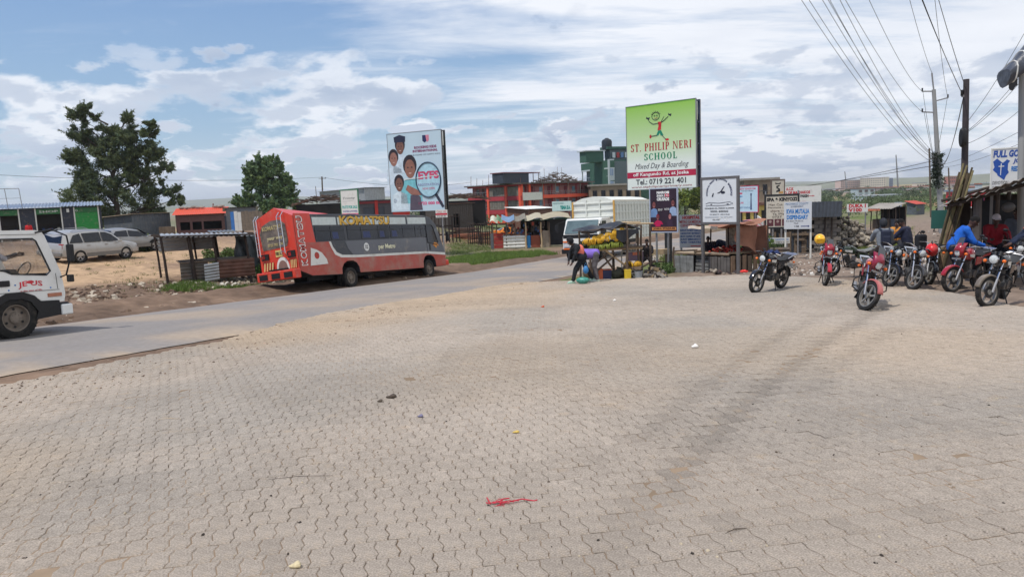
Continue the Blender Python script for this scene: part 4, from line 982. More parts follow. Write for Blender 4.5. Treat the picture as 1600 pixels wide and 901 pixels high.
# ------------------------------------------------------------------ the bus
def bus():
 p1 = G(551, 447); p0 = G(673, 431); f = Vector((p0.x - p1.x, p0.y - p1.y, 0)); wb = f.length; f.normalize(); rz = math.atan2(f.y, f.x)
 left = Vector((-f.y, f.x, 0)); Wd = 1.12; loc = p1 + left * (Wd - .05)
 rot = ground_rot(loc.x, loc.y, rz).to_matrix() @ Matrix.Rotation(rad(-5.0), 3, 'X')
 root = T('passenger_bus', 'red and grey bus leaning beside the road with its ladder backed rear', 'bus', (loc.x, loc.y, H(loc.x, loc.y) - .02), rot.to_euler())
 root.location = p1 + left * (Wd * .80 - .05); root.location.z = H(loc.x, loc.y) - .12; root.scale = (1, .80, 1)
 red, redd = paint('bus_red', (204, 56, 36), da=.22), paint('bus_dusty_red', (170, 66, 50), da=.45, ds=1.2)
 grey, dgrey = paint('bus_grey', (92, 94, 100), da=.2), paint('bus_dark_grey', (50, 52, 58), da=.15)
 rr, fr = -2.85, wb + 1.45; top = 2.92; y = -Wd
 # body core
 ar = [(-.54, .80), (-.40, .98), (-.18, 1.07), (.18, 1.07), (.40, .98), (.54, .80)]
 prof = [(rr + .06, .84), (rr + .6, .62), (-.56, .56)] + ar + [(.56, .56), (wb - .55, .47)] + [(wb + x * .95, z - .03) for x, z in ar] + [(wb + .55, .46), (fr - .02, .46), (fr, .95), (fr - .10, 1.5), (fr - .50, 2.45), (fr - .95, 2.80), (fr - 1.5, top - .03), (fr - 2.1, top), (rr + .05, top), (rr - .05, 2.3)]
 MB().plate(prof, (), (0, -Wd, 0), (1, 0, 0), (0, 0, 1), 2 * Wd).build('body', dgrey, root, bevel=.05)
 def sp(name, poly, m, off, side=1, th=None):
  off = off * side; th = (.012 if th is None else th) * side
  return MB().plate(poly, (), (0, (y - abs(off)) * side, 0), (1, 0, 0), (0, 0, 1), th).build(name, m, root)
 for s_ in (1, -1):
  red_low = [(rr, .86), (rr + .6, .64), (-.56, .58)] + [(-.56 + .0, .58)] + [(x, z) for x, z in ((-.54, .80), (-.40, .98), (-.18, 1.07), (.18, 1.07), (.40, .98), (.54, .80))] + [(.56, .57), (wb - .55, .48), (wb - .52, .78), (wb - .36, .98), (wb - .15, 1.04), (wb + .18, 1.04), (wb + .40, .94), (wb + .52, .76), (wb + .55, .47), (fr, .48), (fr + .01, .98), (wb - .2, 1.12), (.5, 1.18), (-.5, 1.22), (-.85, 1.35), (-1.02, 1.62), (-1.12, 1.86), (rr, 1.86)]
  sp('lower_panel', red_low, red if s_ < 0 else redd, .012, s_)
  sp('stripe', [(-1.12, 1.86), (-1.02, 1.62), (-.85, 1.35), (-.5, 1.22), (.5, 1.18), (wb - .2, 1.12), (fr + .01, .98), (fr + .0, 1.10), (wb - .2, 1.22), (.5, 1.28), (-.42, 1.32), (-.74, 1.44), (-.92, 1.66), (-1.0, 1.86)], M_['dirty_white'], .016, s_)
  sp('upper_panel', [(-.15, 1.86), (-.02, 1.55), (.25, 1.30), (wb - .2, 1.225), (fr - .0, 1.105), (fr - .06, 1.3), (fr - .45, 2.3), (fr - .9, 2.25), (fr - .92, 1.86)], grey, .013, s_)
  sp('red_corner', [(rr, 1.86), (-1.85, 1.86), (-2.0, top + .02), (rr, top + .02)], red, .014, s_)
  # light strips above the windows
  for a, b in ((-1.9, -.55), (-.45, 4.2), (4.35, 5.85)): sp('light_panel', [(a, 2.50), (b, 2.50), (b, 2.80), (a, 2.80)], mat('milky_panel', lin((196, 204, 200)), rough=.3, dirt=DUST, da=.15), .014, s_)
  # windows
  xs = [(-1.82, -1.0), (-.95, -.12), (0.05, .90), (.93, 2.05), (2.08, 2.85), (2.95, 3.85), (3.88, 4.75), (4.85, 5.30), (5.33, 5.95)]
  for i, (a, b) in enumerate(xs):
   z0 = 1.90
   o = sp('window', [(a, z0), (b, z0), (b, 2.44), (a, 2.44)], M_['glass'], .018, s_)
   if i in (1, 3, 4, 5): sp('blue_reflection', [(a + .1, z0 + .06), (a + (b - a) * .55, z0 + .06), (a + (b - a) * .5, 2.22), (a + .1, 2.22)], mat('reflection_blue', lin((38, 50, 92)), rough=.3), .021, s_)  # bluish window reflections painted as flat patches on the opaque panes
   MB().bar((a, (y - .022) * s_, 2.28), (b, (y - .022) * s_, 2.28), .01, .02).build('window_bar', M_['black'], o)
  dw = [(wb + .02, 1.62), (wb + .78, 1.50), (wb + .93, 1.62), (wb + .62, 2.36), (wb + .50, 2.44), (wb + .02, 2.44)]
  sp('door_window', dw, M_['glass'], .020, s_)
  MB().tube([(x, (y - .03) * s_, z) for x, z in dw], .02, 6, closed=True).build('window_seal', M_['black'], root)
  sp('cab_door_line', [(wb - .06, 1.1), (wb - .045, 1.1), (wb - .045, 2.5), (wb - .06, 2.5)], M_['black'], .020, s_)
  sp('door_vent', [(wb + .12, 1.26), (wb + .24, 1.26), (wb + .24, 1.55), (wb + .12, 1.55)], M_['black'], .022, s_)
  for x in (0, wb): wheel(root, (x, -s_ * (Wd - .17), .41), .41, .26, mat('dusty_rim', lin((120, 110, 100))), 'disc', flip=s_)
  wheel(root, (0, -s_ * (Wd - .46), .41), .41, .24, _mats['dusty_rim'], 'disc', flip=s_)
  MB().box((fr + .02, -s_ * (Wd - .28), .80), (.10, .36, .22)).build('headlight', mat('lamp_glass', (.55, .57, .6)), root, bevel=.02)
  MB().tube([(fr - .45, -s_ * (Wd), 2.45), (fr - .1, -s_ * (Wd + .25), 2.3), (fr + .05, -s_ * (Wd + .28), 1.6)], .018, 6).build('mirror_arm', M_['black'], root)
  MB().box((fr + .05, -s_ * (Wd + .28), 1.85), (.07, .2, .46)).build('mirror', M_['black'], root, bevel=.02)
 # seats seen through as dark; emblem and names
 lettering('KOMAT\u2019SU', lettermat((214, 170, 70)), root, -.35, 2.95, 2.49, 2.85, y=y - .034, bold=.035, name='lettering')
 lettering('KOMAT\u2019SU', lettermat((60, 40, 34)), root, -.32, 2.99, 2.46, 2.82, y=y - .026, bold=.055, name='lettering')
 lettering('per Metro', lettermat((226, 222, 190)), root, 1.95, 3.15, 1.40, 1.66, y=y - .03, bold=.03, name='lettering')
 fig(root, M_['white'], ring(1.15, 1.58, .17, n=20), y=y - .026, name='badge'); lettering('32', lettermat(BLK), root, 1.05, 1.25, 1.5, 1.66, y=y - .032, bold=.02)
 fig(root, lettermat((214, 140, 60)), [(wb + .45, 1.52), (wb + .6, 1.62), (wb + .85, 1.58), (wb + .95, 1.42), (wb + .8, 1.48), (wb + .72, 1.34), (wb + .6, 1.42)], y=y - .026)
 # fish shaped print over the rear side
 fig(root, M_['dirty_white'], [(-2.3, 1.0), (-1.33, 1.02), (-1.38, 1.2), (-1.6, 1.45), (-1.88, 1.58), (-2.18, 1.66), (-2.2, 1.5)], y=y - .028)
 fig(root, lettermat((170, 60, 50)), ring(-1.9, 1.36, .13, n=14), y=y - .034)
 # vertical name in the corner
 pl = MB().plate([(-2.78, 1.0), (-2.40, 1.0), (-2.40, 2.86), (-2.78, 2.86)], (), (0, y - .018, 0), (1, 0, 0), (0, 0, 1), .01).build('name_strip', red, root)
 for i, ch in enumerate('KOMATSU'):
  z = 1.02 + i * .262
  lettering(ch, M_['dirty_white'], root, 0, .25, 0, .33, y=y - .030, bold=.07, fn=lambda a, b: (-2.43 - b, z + a)); lettering(ch, lettermat((150, 36, 34)), root, .03, .22, .06, .27, y=y - .038, bold=.02, fn=lambda a, b: (-2.43 - b, z + a))
 # rear face: local frame looking forward (+x), u to the right = -y
 X = rr - .07
 MB().plate([(-Wd, .86), (Wd, .86), (Wd, top - .05), (Wd * .1, top + .33), (-Wd, top - .02)], (), (X, 0, 0), (0, -1, 0), (0, 0, 1), .06).build('rear_panel', red, root)
 rt = MB(); rt.add([(X, Wd, top - .02), (X, -Wd * .1, top + .33), (X, -Wd, top - .05), (X + 2.0, Wd, top + .01), (X + 2.0, 0, top + .04), (X + 2.0, -Wd, top + .01)], [(0, 3, 4, 1), (1, 4, 5, 2)]); rt.build('roof_fairing', red, root)
 def rp(name, poly, m, off, th=.01): return MB().plate(poly, (), (X - off, 0, 0), (0, -1, 0), (0, 0, 1), th).build(name, m, root)
 wn = [(-.85, 1.75), (.62, 1.80), (.74, 2.0), (.66, 2.62), (.35, 2.80), (-.2, 2.80), (-.72, 2.66), (-.92, 2.4)]
 rp('rear_window', wn, mat('dusty_glass', lin((96, 88, 82)), rough=.35, dirt=DUST, da=.5), .012)
 def rtext(t, u0, u1, v0, v1, c, b=.03, off=.03):
  me_f = Matrix.Translation((X - off, 0, 0)) @ Matrix(((0, 1, 0, 0), (-1, 0, 0, 0), (0, 0, 1, 0), (0, 0, 0, 1)))
  return lettering(t, c if not isinstance(c, tuple) else lettermat(c), root, u0, u1, v0, v1, y=0, bold=b, xf=me_f)
 rtext('KOMAT\u2019SU', -.72, .42, 2.46, 2.62, (176, 162, 116)); rtext('your way', -.5, .45, 2.06, 2.2, (190, 180, 140)); rtext('0722 702 704', -.5, .42, 1.86, 1.97, (176, 162, 116))
 for u0, u1, z0, z1, m_ in ((-.98, -.55, 1.40, 1.62, M_['red_lens']), (.62, 1.05, 1.38, 1.62, M_['red_lens'])):
  q = rp('tail_light_box', [(u0, z0), (u1, z0), (u1, z1), (u0, z1)], M_['black'], .05, .05); rp('tail_light', [(u0 + .05, z0 + .05), (u0 + .22, z0 + .05), (u0 + .22, z1 - .05), (u0 + .05, z1 - .05)], m_, .06)
 rp('number_plate', [(-.12, 1.46), (.28, 1.46), (.28, 1.70), (-.12, 1.70)], mat('yellow_plate', lin((200, 180, 110)), rough=.5), .02); rtext('KBS 32', -.09, .25, 1.53, 1.64, BLK, .02)
 rp('arch_print', [(-.15, .98), (.62, .98)] + ring(.235, 1.02, .385, .42, 12, 0, 180), M_['dirty_white'], .015)
 rp('arch_print', [(-.05, 1.0), (.52, 1.0)] + ring(.235, 1.02, .28, .30, 12, 0, 180), mat('taupe', lin((130, 100, 90)), rough=.7), .02)
 for u0, u1 in ((-.95, -.3), (.70, 1.08)):
  bd = rp('hazard_board', [(u0, .98), (u1, .98), (u1, 1.30), (u0, 1.30)], M_['red_lens'], .02)
  n = 4
  for i in range(n):
   w_ = (u1 - u0) / n; a = u0 + i * w_; MB().plate([(a, .99), (a + w_ * .5, .99), (a + w_, 1.29), (a + w_ * .5, 1.29)], (), (X - .028, 0, 0), (0, -1, 0), (0, 0, 1), .005).build('stripe', mat('ochre', lin((206, 180, 120)), rough=.5), bd)
 # ladder frames
 for u0 in (-1.02, .40):
  l_ = MB(); a = Vector((X - .12, -u0, 1.6));
  for du in (0, .24 if u0 > 0 else .16): l_.tube([(X - .05, -(u0 + du), 1.50), (X - .16, -(u0 + du), 1.55), (X - .16, -(u0 + du), 2.9), (X - .02, -(u0 + du), 3.05)], .018, 6)
  l_.build('ladder_rail', M_['chrome'], root)
  for k in range(7): MB().tube([(X - .16, -u0, 1.62 + k * .21), (X - .16, -(u0 + (.24 if u0 > 0 else .16)), 1.62 + k * .21)], .013, 6).build('ladder_rung', M_['chrome'], root)
 # bumper
 MB().box((X - .10, 0, .78), (.30, 2 * Wd + .1, .34)).build('bumper', red, root, bevel=.03)
 for u in (-.75, 0, .75): MB().box((X - .255, -u, .77), (.02, .5, .20)).build('bumper_recess', M_['black'], root)
 MB().box((X - .06, 0, 1.0), (.10, 1.1, .05)).build('bumper_vent', M_['black'], root)
 MB().box((fr + .10, 0, .62), (.30, 2 * Wd + .06, .28)).build('bumper', red, root, bevel=.05)
 MB().add([(fr - .02, -Wd + .12, 1.45), (fr - .02, Wd - .12, 1.45), (fr - .44, Wd - .16, 2.42), (fr - .44, -Wd + .16, 2.42)], [(0, 1, 2, 3)]).build('windscreen', M_['glass'], root)
 u_ = MB();
 for s_ in (1, -1): u_.box((wb / 2 - .4, s_ * .4, .55), (wb + 3.0, .09, .2))
 u_.cyl((0, -.9, .41), (0, .9, .41), .07, 8); u_.ball((0, 0, .41), .18); u_.cyl((wb, -.9, .41), (wb, .9, .41), .05, 8); u_.build('chassis', M_['black'], root)
 MB().box((wb * .55, .3, .5), (.8, .6, .4)).build('fuel_tank', M_['black'], root, bevel=.03)
 wheel(root, (2.4, 0.1, .45), .38, .24, _mats['dusty_rim'], 'disc', name='spare_wheel')
 hb = MB(); [hb.box((x, 0, top + .05), (.5, .9, .10)) for x in (1.2,)]; hb.build('roof_hatch', dgrey, root, bevel=.02)
 return root
bus()
# ------------------------------------------------------------------ high sided lorry
def lorry():
 fq = Vector((-.52, -.854, 0)); rz = math.atan2(fq.y, fq.x)
 c0 = at_depth(904, 39.5); root = T('lorry', 'white lorry with tall ribbed cargo body behind the banana stall', 'lorry', (c0.x, c0.y, H(c0.x, c0.y)), ground_rot(c0.x, c0.y, rz))
 Wc = 1.08; pm = paint('lorry_white', (222, 222, 216), da=.2)
 prof = [(.0, .55), (.0, 1.35), (-.10, 1.5), (-.48, 2.25), (-.60, 2.33), (-1.75, 2.33), (-1.75, .75), (-1.2, .75), (-1.1, 1.0), (-.7, 1.05), (-.38, .9), (-.3, .55)]
 MB().plate(prof, (), (0, -Wc, 0), (1, 0, 0), (0, 0, 1), 2 * Wc).build('cab', pm, root, bevel=.05)
 MB().add([(-.09, -Wc + .1, 1.52), (-.09, Wc - .1, 1.52), (-.455, Wc - .14, 2.22), (-.455, -Wc + .14, 2.22)], [(0, 1, 2, 3)]).xf(Matrix.Translation((.025, 0, .01))).build('windscreen', mat('screen_glass', lin((96, 112, 112)), rough=.08, spec=.8, var=.3, vs=2), root)
 MB().box((-.03, 0, 1.36), (.07, 2 * Wc - .06, .22)).build('cowl', M_['black'], root, bevel=.02)
 for s_ in (1, -1):
  MB().plate([(-.28, 1.42), (-1.1, 1.42), (-1.1, 2.15), (-.56, 2.15)], (), (0, -s_ * (Wc + .006), 0), (1, 0, 0), (0, 0, 1), .01 * s_).build('window', M_['glass'], root)
  MB().box((.02, -s_ * (Wc - .25), .86), (.05, .34, .18)).build('headlight', mat('lamp_glass', (.55, .57, .6)), root, bevel=.02)
  MB().box((.04, -s_ * (Wc - .2), 1.08), (.04, .3, .07)).build('indicator', M_['amber'], root)
  MB().tube([(-.3, -s_ * Wc, 2.2), (.15, -s_ * (Wc + .22), 2.1), (.18, -s_ * (Wc + .24), 1.6)], .016, 6).build('mirror_arm', M_['black'], root)
  MB().box((.18, -s_ * (Wc + .24), 1.82), (.06, .2, .4)).build('mirror', M_['black'], root, bevel=.02)
  for x in (-.75, -4.3): wheel(root, (x, -s_ * (Wc - .15), .42), .42, .27, _mats['dusty_rim'], 'disc', flip=s_)
 MB().box((.02, 0, .86), (.03, 1.1, .2)).build('grille', M_['black'], root)
 MB().box((.06, 0, .55), (.18, 2 * Wc + .04, .26)).build('bumper', M_['black'], root, bevel=.03)
 MB().box((.16, 0, .70), (.02, 1.9, .07)).build('reflector_strip', M_['amber'], root)
 MB().box((.155, 0, .52), (.02, .5, .12)).build('number_plate', mat('yellow_plate', lin((200, 180, 110))), root)
 # cargo body
 Wb = 1.27; x0, x1 = -1.85, -7.6; zt = 3.5
 wm = mat('cargo_sheet', lin((214, 216, 208)), rough=.5, var=.05, dirt=lin((176, 168, 150)), da=.15)
 MB().plate([(-Wb, 1.0), (Wb, 1.0), (Wb, zt - .28), (Wb * .55, zt - .06), (0, zt + .02), (-Wb * .55, zt - .06), (-Wb, zt - .28)], (), (x0, 0, 0), (0, 1, 0), (0, 0, 1), 5.75).build('cargo_body', wm, root)
 for k in range(6): MB().box((x0 + .03, 0, 1.25 + k * .38), (.07, 2 * Wb - .1, .10)).build('front_rib', wm, root, bevel=.02)
 for yy in (-.42, .42): MB().box((x0 + .05, yy, 2.2), (.06, .06, 2.3)).build('front_post', wm, root)
 for s_ in (1, -1):
  MB().box((x0 + .02, s_ * Wb, 2.1), (.10, .08, 2.3)).build('corner_post', mat('ochre_paint', lin((206, 160, 84)), rough=.6), root)
  for k in range(5): MB().box(((x0 + x1) / 2, -s_ * (Wb + .02), 1.2 + k * .46), (5.6, .05, .07)).build('side_rail', wm, root)
  for k in range(12): MB().box((x0 - .3 - k * .46, -s_ * (Wb + .025), 2.08), (.10, .06, 2.1)).build('side_rib', wm, root)
  MB().box(((x0 + x1) / 2, -s_ * (Wb - .06), zt - .26), (5.76, .16, .08)).build('roof_edge', mat('pale_roof', lin((228, 222, 208)), rough=.6), root)
 c_ = MB(); [c_.box((-4, s_ * .4, .8), (7.2, .1, .22)) for s_ in (1, -1)]; c_.build('chassis', M_['black'], root)
lorry()
# ================================================================== MOTORCYCLES
BS = .89
def motorbike(label, loc, ang, steer, lean, tank, fender=None, cowl=None, seat=None, flags=(), head=(0.0)):
 """x forward, y left, z up; origin between the wheels on the ground"""
 GRP = 'motorcycles parked at the edge of the paving'
 rz = rad(ang); R0 = Matrix.Rotation(rz, 3, 'Z') @ Matrix.Rotation(rad(-lean), 3, 'X')
 root = T('motorcycle', label, 'motorcycle', loc, R0.to_euler(), GRP); root.scale = (BS,) * 3
 rng = random.Random(hash(label) % 999 if False else len(label))
 tank = paint('bike_' + '_'.join(map(str, tank)), tank, coat=.7, da=.18, rough=.25); fender = fender or tank
 seat = seat or mat('vinyl', lin((38, 38, 40)), rough=.55, bump=.2, bs=30)
 rimm = mat('bike_rim', lin((150, 148, 142)), rough=.5, metal=.5, dirt=DUST, da=.4); engm = mat('engine_alloy', lin((88, 86, 84)), rough=.5, metal=.5, dirt=DUST, da=.35)
 r = .305; wf, wr = .63, -.64
 # steering group: rotate about the head axis
 ax0 = Vector((.36, 0, .86)); axd = Vector((-.45, 0, .89)).normalized()
 S = Matrix.Translation(ax0) @ Matrix.Rotation(rad(steer), 4, axd) @ Matrix.Translation(-ax0)
 def sb(mb, name, m, parent=root, smooth=True, bevel=0): return mb.xf(S).build(name, m, parent, smooth, bevel)
 fw = wheel(root, (0, 0, 0), r, .085, rimm, 'moto', 'front_wheel', rimr=.76); fw.matrix_local = S @ Matrix.Translation((wf, 0, r))
 wheel(root, (wr, 0, r), r, .10, rimm, 'moto', 'rear_wheel', rimr=.74)
 for y in (-.095, .095):
  sb(MB().tube([(wf, y, r), (.515, y, .55)], .024, 9), 'fork_leg', M_['steel']); sb(MB().tube([(.52, y, .54), (.34, y, .90)], .016, 9), 'fork_tube', M_['chrome'])
 sb(MB().cyl((wf, -.11, r), (wf, .11, r), .012, 6), 'axle', M_['steel'], smooth=False)
 # front fender
 vs = []; fs = []; n = 14
 for i in range(n):
  a = rad(20 + 128 * i / (n - 1)); q = r + .035
  for j, (yy, dd) in enumerate(((-.062, -.03), (-.045, 0), (0, .012), (.045, 0), (.062, -.03))): vs.append((wf + math.cos(a) * (q + dd), yy, r + math.sin(a) * (q + dd)))
 for i in range(n - 1):
  for j in range(4): fs.append((i * 5 + j, i * 5 + j + 1, (i + 1) * 5 + j + 1, (i + 1) * 5 + j))
 fd = MB().add(vs, fs); o = sb(fd, 'front_fender', fender); md = o.modifiers.new('t', 'SOLIDIFY'); md.thickness = .006
 if 'flap' in flags: sb(MB().plate([(0, 0), (.14, 0), (.11, .22), (.03, .22)], (), (.33, -.07, .16), (0, 1, 0), (.08, 0, 1), .01), 'mud_flap', M_['black'], smooth=False)
 # headlight, signals
 hz = .93
 sb(MB().lathe([(.0, -.12), (.05, -.11), (.085, -.04), (.092, .0), (.088, .012)], (.50, 0, hz), 'X', 20), 'headlight', M_['chrome'] if 'chromelight' in flags else M_['black'])
 sb(MB().lathe([(.084, .006), (.06, .024), (.0, .030)], (.50, 0, hz), 'X', 20), 'headlight_lens', mat('bike_lens', (.62, .64, .62), rough=.12, var=.25, vs=30))
 for y in (-1, 1):
  sb(MB().ball((.47, y * .19, hz - .03), (.035, .038, .034), 10, 7), 'indicator', M_['amber']); sb(MB().cyl((.45, y * .06, hz - .04), (.46, y * .16, hz - .03), .009, 6), 'indicator_stem', M_['black'])
 if cowl:
  cm = paint('cowl_' + '_'.join(map(str, cowl)), cowl, coat=.7, da=.12)
  cw = MB(); pr = [(.54, -.10, .84), (.56, -.11, .98), (.52, -.10, 1.06), (.45, -.09, 1.15)]; nn = 9; vs = []; fs = []
  for x, _, z in pr:
   for j in range(nn):
    t = -1 + 2 * j / (nn - 1); vs.append((x - .10 * t * t, t * .135, z))
  for i in range(3):
   for j in range(nn - 1):
    fs.append((i * nn + j, i * nn + j + 1, (i + 1) * nn + j + 1, (i + 1) * nn + j))
  # leave a gap for the lamp
  fs = [q for q in fs if not (q[0] < nn and 2 <= q[0] % nn <= 5)]
  o = sb(cw.add(vs, fs), 'cowl', cm); md = o.modifiers.new('t', 'SOLIDIFY'); md.thickness = .008
  sb(MB().add([(.465, -.09, 1.10), (.465, .09, 1.10), (.36, .07, 1.27), (.36, -.07, 1.27), (.47, 0, 1.10), (.37, 0, 1.28)], [(0, 4, 5, 3), (4, 1, 2, 5)]), 'fly_screen', mat('smoked_screen', lin((70, 72, 76)), rough=.12, spec=.7))
  sb(MB().box((.535, 0, .79), (.02, .22, .035)), 'trim_strip', M_['steel'])
 # triple clamp, bars, mirrors
 sb(MB().box((.375, 0, .88), (.09, .25, .03)).box((.44, 0, .72), (.07, .24, .03)), 'fork_yoke', M_['black'], bevel=.008)
 sb(MB().tube([(.20, -.36, 1.035), (.26, -.24, 1.07), (.33, -.10, 1.02), (.35, 0, 1.0), (.33, .10, 1.02), (.26, .24, 1.07), (.20, .36, 1.035)], .013, 8), 'handlebar', M_['chrome'] if 'chromebar' in flags else M_['black'])
 for y in (-1, 1):
  sb(MB().cyl((.25, y * .26, 1.066), (.19, y * .38, 1.03), .020, 8), 'grip', M_['rubber']); sb(MB().tube([(.29, y * .24, 1.075), (.27, y * .38, 1.05)], .006, 5), 'lever', M_['steel'])
  if 'nomirror' not in flags:
   sb(MB().tube([(.25, y * .25, 1.07), (.26, y * .30, 1.20), (.24, y * .36, 1.28)], .006, 6), 'mirror_stem', M_['black']); sb(MB().ball((.235, y * .38, 1.31), (.018, .062, .04), 12, 7), 'mirror', M_['black'])
 sb(MB().cyl((.40, -.05, .99), (.36, -.05, 1.07), .045, 12).cyl((.40, .05, .99), (.36, .05, 1.07), .045, 12), 'instruments', M_['black'])
 sb(MB().tube([(.30, .08, 1.03), (.42, .12, .98), (.50, .10, .80), (.56, .09, .50), (.60, .06, .34)], .006, 5), 'brake_cable', M_['black'])
 # tank
 vs = []; fs = []; secs = [(.36, .055, .80, .90), (.30, .115, .76, .985), (.15, .14, .74, 1.02), (.0, .13, .73, 1.0), (-.12, .09, .72, .92), (-.17, .05, .73, .86)]; n = 12
 for x, w_, zb, zt in secs:
  for j in range(n):
   a = 2 * math.pi * j / n; c, s_ = math.cos(a), math.sin(a); e = .7
   vs.append((x, w_ * abs(c) ** e * (1 if c >= 0 else -1) * (1.0 if s_ < 0 else .92), (zb + zt) / 2 + (zt - zb) / 2 * abs(s_) ** e * (1 if s_ >= 0 else -1)))
 for i in range(len(secs) - 1):
  for j in range(n): fs.append((i * n + j, (i + 1) * n + j, (i + 1) * n + (j + 1) % n, i * n + (j + 1) % n))
 fs += [tuple(range(n)), tuple((len(secs) - 1) * n + j for j in reversed(range(n)))]
 t_ = MB().add(vs, fs).build('tank', tank, root, True); MB().cyl((.12, 0, 1.01), (.12, 0, 1.035), .032, 12).build('fuel_cap', M_['chrome'], t_)
 for y in (-1, 1): MB().plate([(.05, .80), (.26, .84), (.28, .90), (.04, .88)], (), (0, -y * .142, 0), (1, 0, 0), (0, 0, 1), .006 * y).build('tank_badge', M_['dirty_white'], t_)
 # seat
 zz = 0.0
 s_ = MB(); P0 = [(-.08, .86, .075), (-.20, .83, .12), (-.42, .83, .14), (-.52, .86, .14), (-.80, .88, .12), (-.88, .90, .07)]; vs = []; fs = []; n = 10
 for x, z, w_ in P0:
  for j in range(n):
   a = 2 * math.pi * j / n; vs.append((x, w_ * math.cos(a), z + .045 * math.sin(a)))
 for i in range(len(P0) - 1):
  for j in range(n): fs.append((i * n + j, (i + 1) * n + j, (i + 1) * n + (j + 1) % n, i * n + (j + 1) % n))
 fs += [tuple(range(n)), tuple((len(P0) - 1) * n + j for j in reversed(range(n)))]
 s_.add(vs, fs).build('seat', seat, root, True)
 # side panels, rear guard, rack, lamp
 for y in (-1, 1):
  MB().plate([(-.12, .60), (-.40, .62), (-.46, .78), (-.14, .80)][::-1], (), (0, -y * .125, 0), (1, 0, 0), (0, 0, 1), .02 * y).build('side_panel', tank, root, bevel=.01)
  MB().plate([(-.46, .76), (-.82, .80), (-.92, .86), (-.88, .89), (-.46, .83)], (), (0, -y * .11, 0), (1, 0, 0), (0, 0, 1), .02 * y).build('tail_panel', tank, root, bevel=.008)
  MB().tube([(wr, -y * .10, r), (-.50, -y * .12, .74)], .018, 8).build('shock_absorber', M_['chrome'], root); MB().tube([(wr + .005, -y * .10, r + .10), (-.53, -y * .12, .66)], .032, 8).build('spring', M_['black'], root)
  MB().tube([(-.55, y * .14, .86), (-.70, y * .17, .93), (-.98, y * .16, .95), (-1.0, 0, .95)], .011, 6).build('rack_tube', M_['chrome'], root)
  MB().ball((-.86, y * .15, .74), (.035, .035, .03), 8, 6).build('indicator', M_['amber'], root)
 for k in range(3): MB().tube([(-.74 - .1 * k, -.16, .945), (-.74 - .1 * k, .16, .945)], .009, 6).build('rack_bar', M_['chrome'], root)
 MB().box((-.93, 0, .80), (.06, .14, .09)).build('tail_light', M_['red_lens'], root, bevel=.015)
 vs = []; fs = []; n = 12
 for i in range(n):
  a = rad(75 + 105 * i / (n - 1)); q = r + .045
  for yy, dd in ((-.075, -.03), (-.05, 0), (.05, 0), (.075, -.03)): vs.append((wr + math.cos(a) * (q + dd), yy, r + math.sin(a) * (q + dd)))
 for i in range(n - 1):
  for j in range(3): fs.append((i * 4 + j, i * 4 + j + 1, (i + 1) * 4 + j + 1, (i + 1) * 4 + j))
 o = MB().add(vs, fs).build('rear_fender', M_['black'], root, True); md = o.modifiers.new('t', 'SOLIDIFY'); md.thickness = .006
 MB().box((-.98, 0, .62), (.01, .16, .12), (0, .3, 0)).build('number_plate', M_['dirty_white'], root)
 # frame, engine, exhaust
 f_ = MB(); f_.tube([(.33, 0, .90), (.28, 0, .60), (.22, 0, .34), (-.05, 0, .27), (-.32, 0, .30)], .020, 8); f_.tube([(.33, 0, .84), (.0, 0, .78), (-.30, 0, .74), (-.85, 0, .80)], .02, 8)
 f_.tube([(-.30, 0, .74), (-.34, 0, .32)], .018, 8)
 for y in (-.09, .09): f_.tube([(-.30, y * .6, .38), (wr, y * 1.2, r)], .019, 8)
 f_.build('frame', M_['black'], root, True)
 e_ = MB(); e_.ball((-.02, 0, .40), (.17, .12, .12), 12, 8); e_.cyl((-.12, -.15, .40), (-.12, .15, .40), .095, 14); e_.cyl((.05, -.135, .38), (.05, .135, .38), .075, 14); e_.build('engine', engm, root, True)
 cb = MB().cyl((.10, 0, .46), (.19, 0, .70), .075, 14).build('cylinder_block', engm, root)
 for k in range(6): MB().box(Vector((.115, 0, .50)).lerp(Vector((.185, 0, .69)), k / 5), (.17, .19, .012), (0, .36, 0)).build('fin', engm, cb)
 MB().box((-.05, 0, .60), (.12, .10, .16)).build('carburettor', M_['steel'], root, bevel=.02)
 MB().tube([(.20, -.05, .58), (.29, -.08, .50), (.25, -.12, .32), (.05, -.15, .26), (-.2, -.16, .27)], .018, 8).build('exhaust_pipe', M_['chrome'], root, True)
 MB().tube([(-.2, -.16, .27), (-.30, -.165, .28), (-.78, -.17, .36), (-.80, -.17, .365)], [.02, .042, .045, .03], 12).build('silencer', M_['chrome'] if 'chromepipe' in flags else M_['steel'], root, True)
 MB().plate([(-.16, .34), (-.60, .27), (-.60, .35), (-.16, .45)][::-1], (), (0, .12, 0), (1, 0, 0), (0, 0, 1), .02).build('chain_case', M_['black'], root)
 for y in (-1, 1):
  MB().cyl((-.02, y * .12, .29), (-.02, y * .24, .29), .014, 8).build('foot_peg', M_['rubber'], root); MB().cyl((-.36, y * .14, .36), (-.36, y * .24, .36), .013, 8).build('foot_peg', M_['rubber'], root)
 if 'crash' in flags:
  for y in (-1, 1): MB().tube([(.28, y * .04, .62), (.38, y * .18, .66), (.40, y * .30, .58), (.38, y * .31, .42), (.28, y * .20, .34), (.20, y * .04, .33)], .013, 8).build('crash_bar', M_['black'], root, True)
 MB().tube([(-.05, .12, .26), (.0, .24, .02)], .012, 6).build('side_stand', M_['black'], root)
 if 'centre' in flags:
  for y in (-1, 1): MB().tube([(-.22, y * .08, .28), (-.26, y * .16, -.02)], .013, 6).build('centre_stand', M_['black'], root)
 return root, S
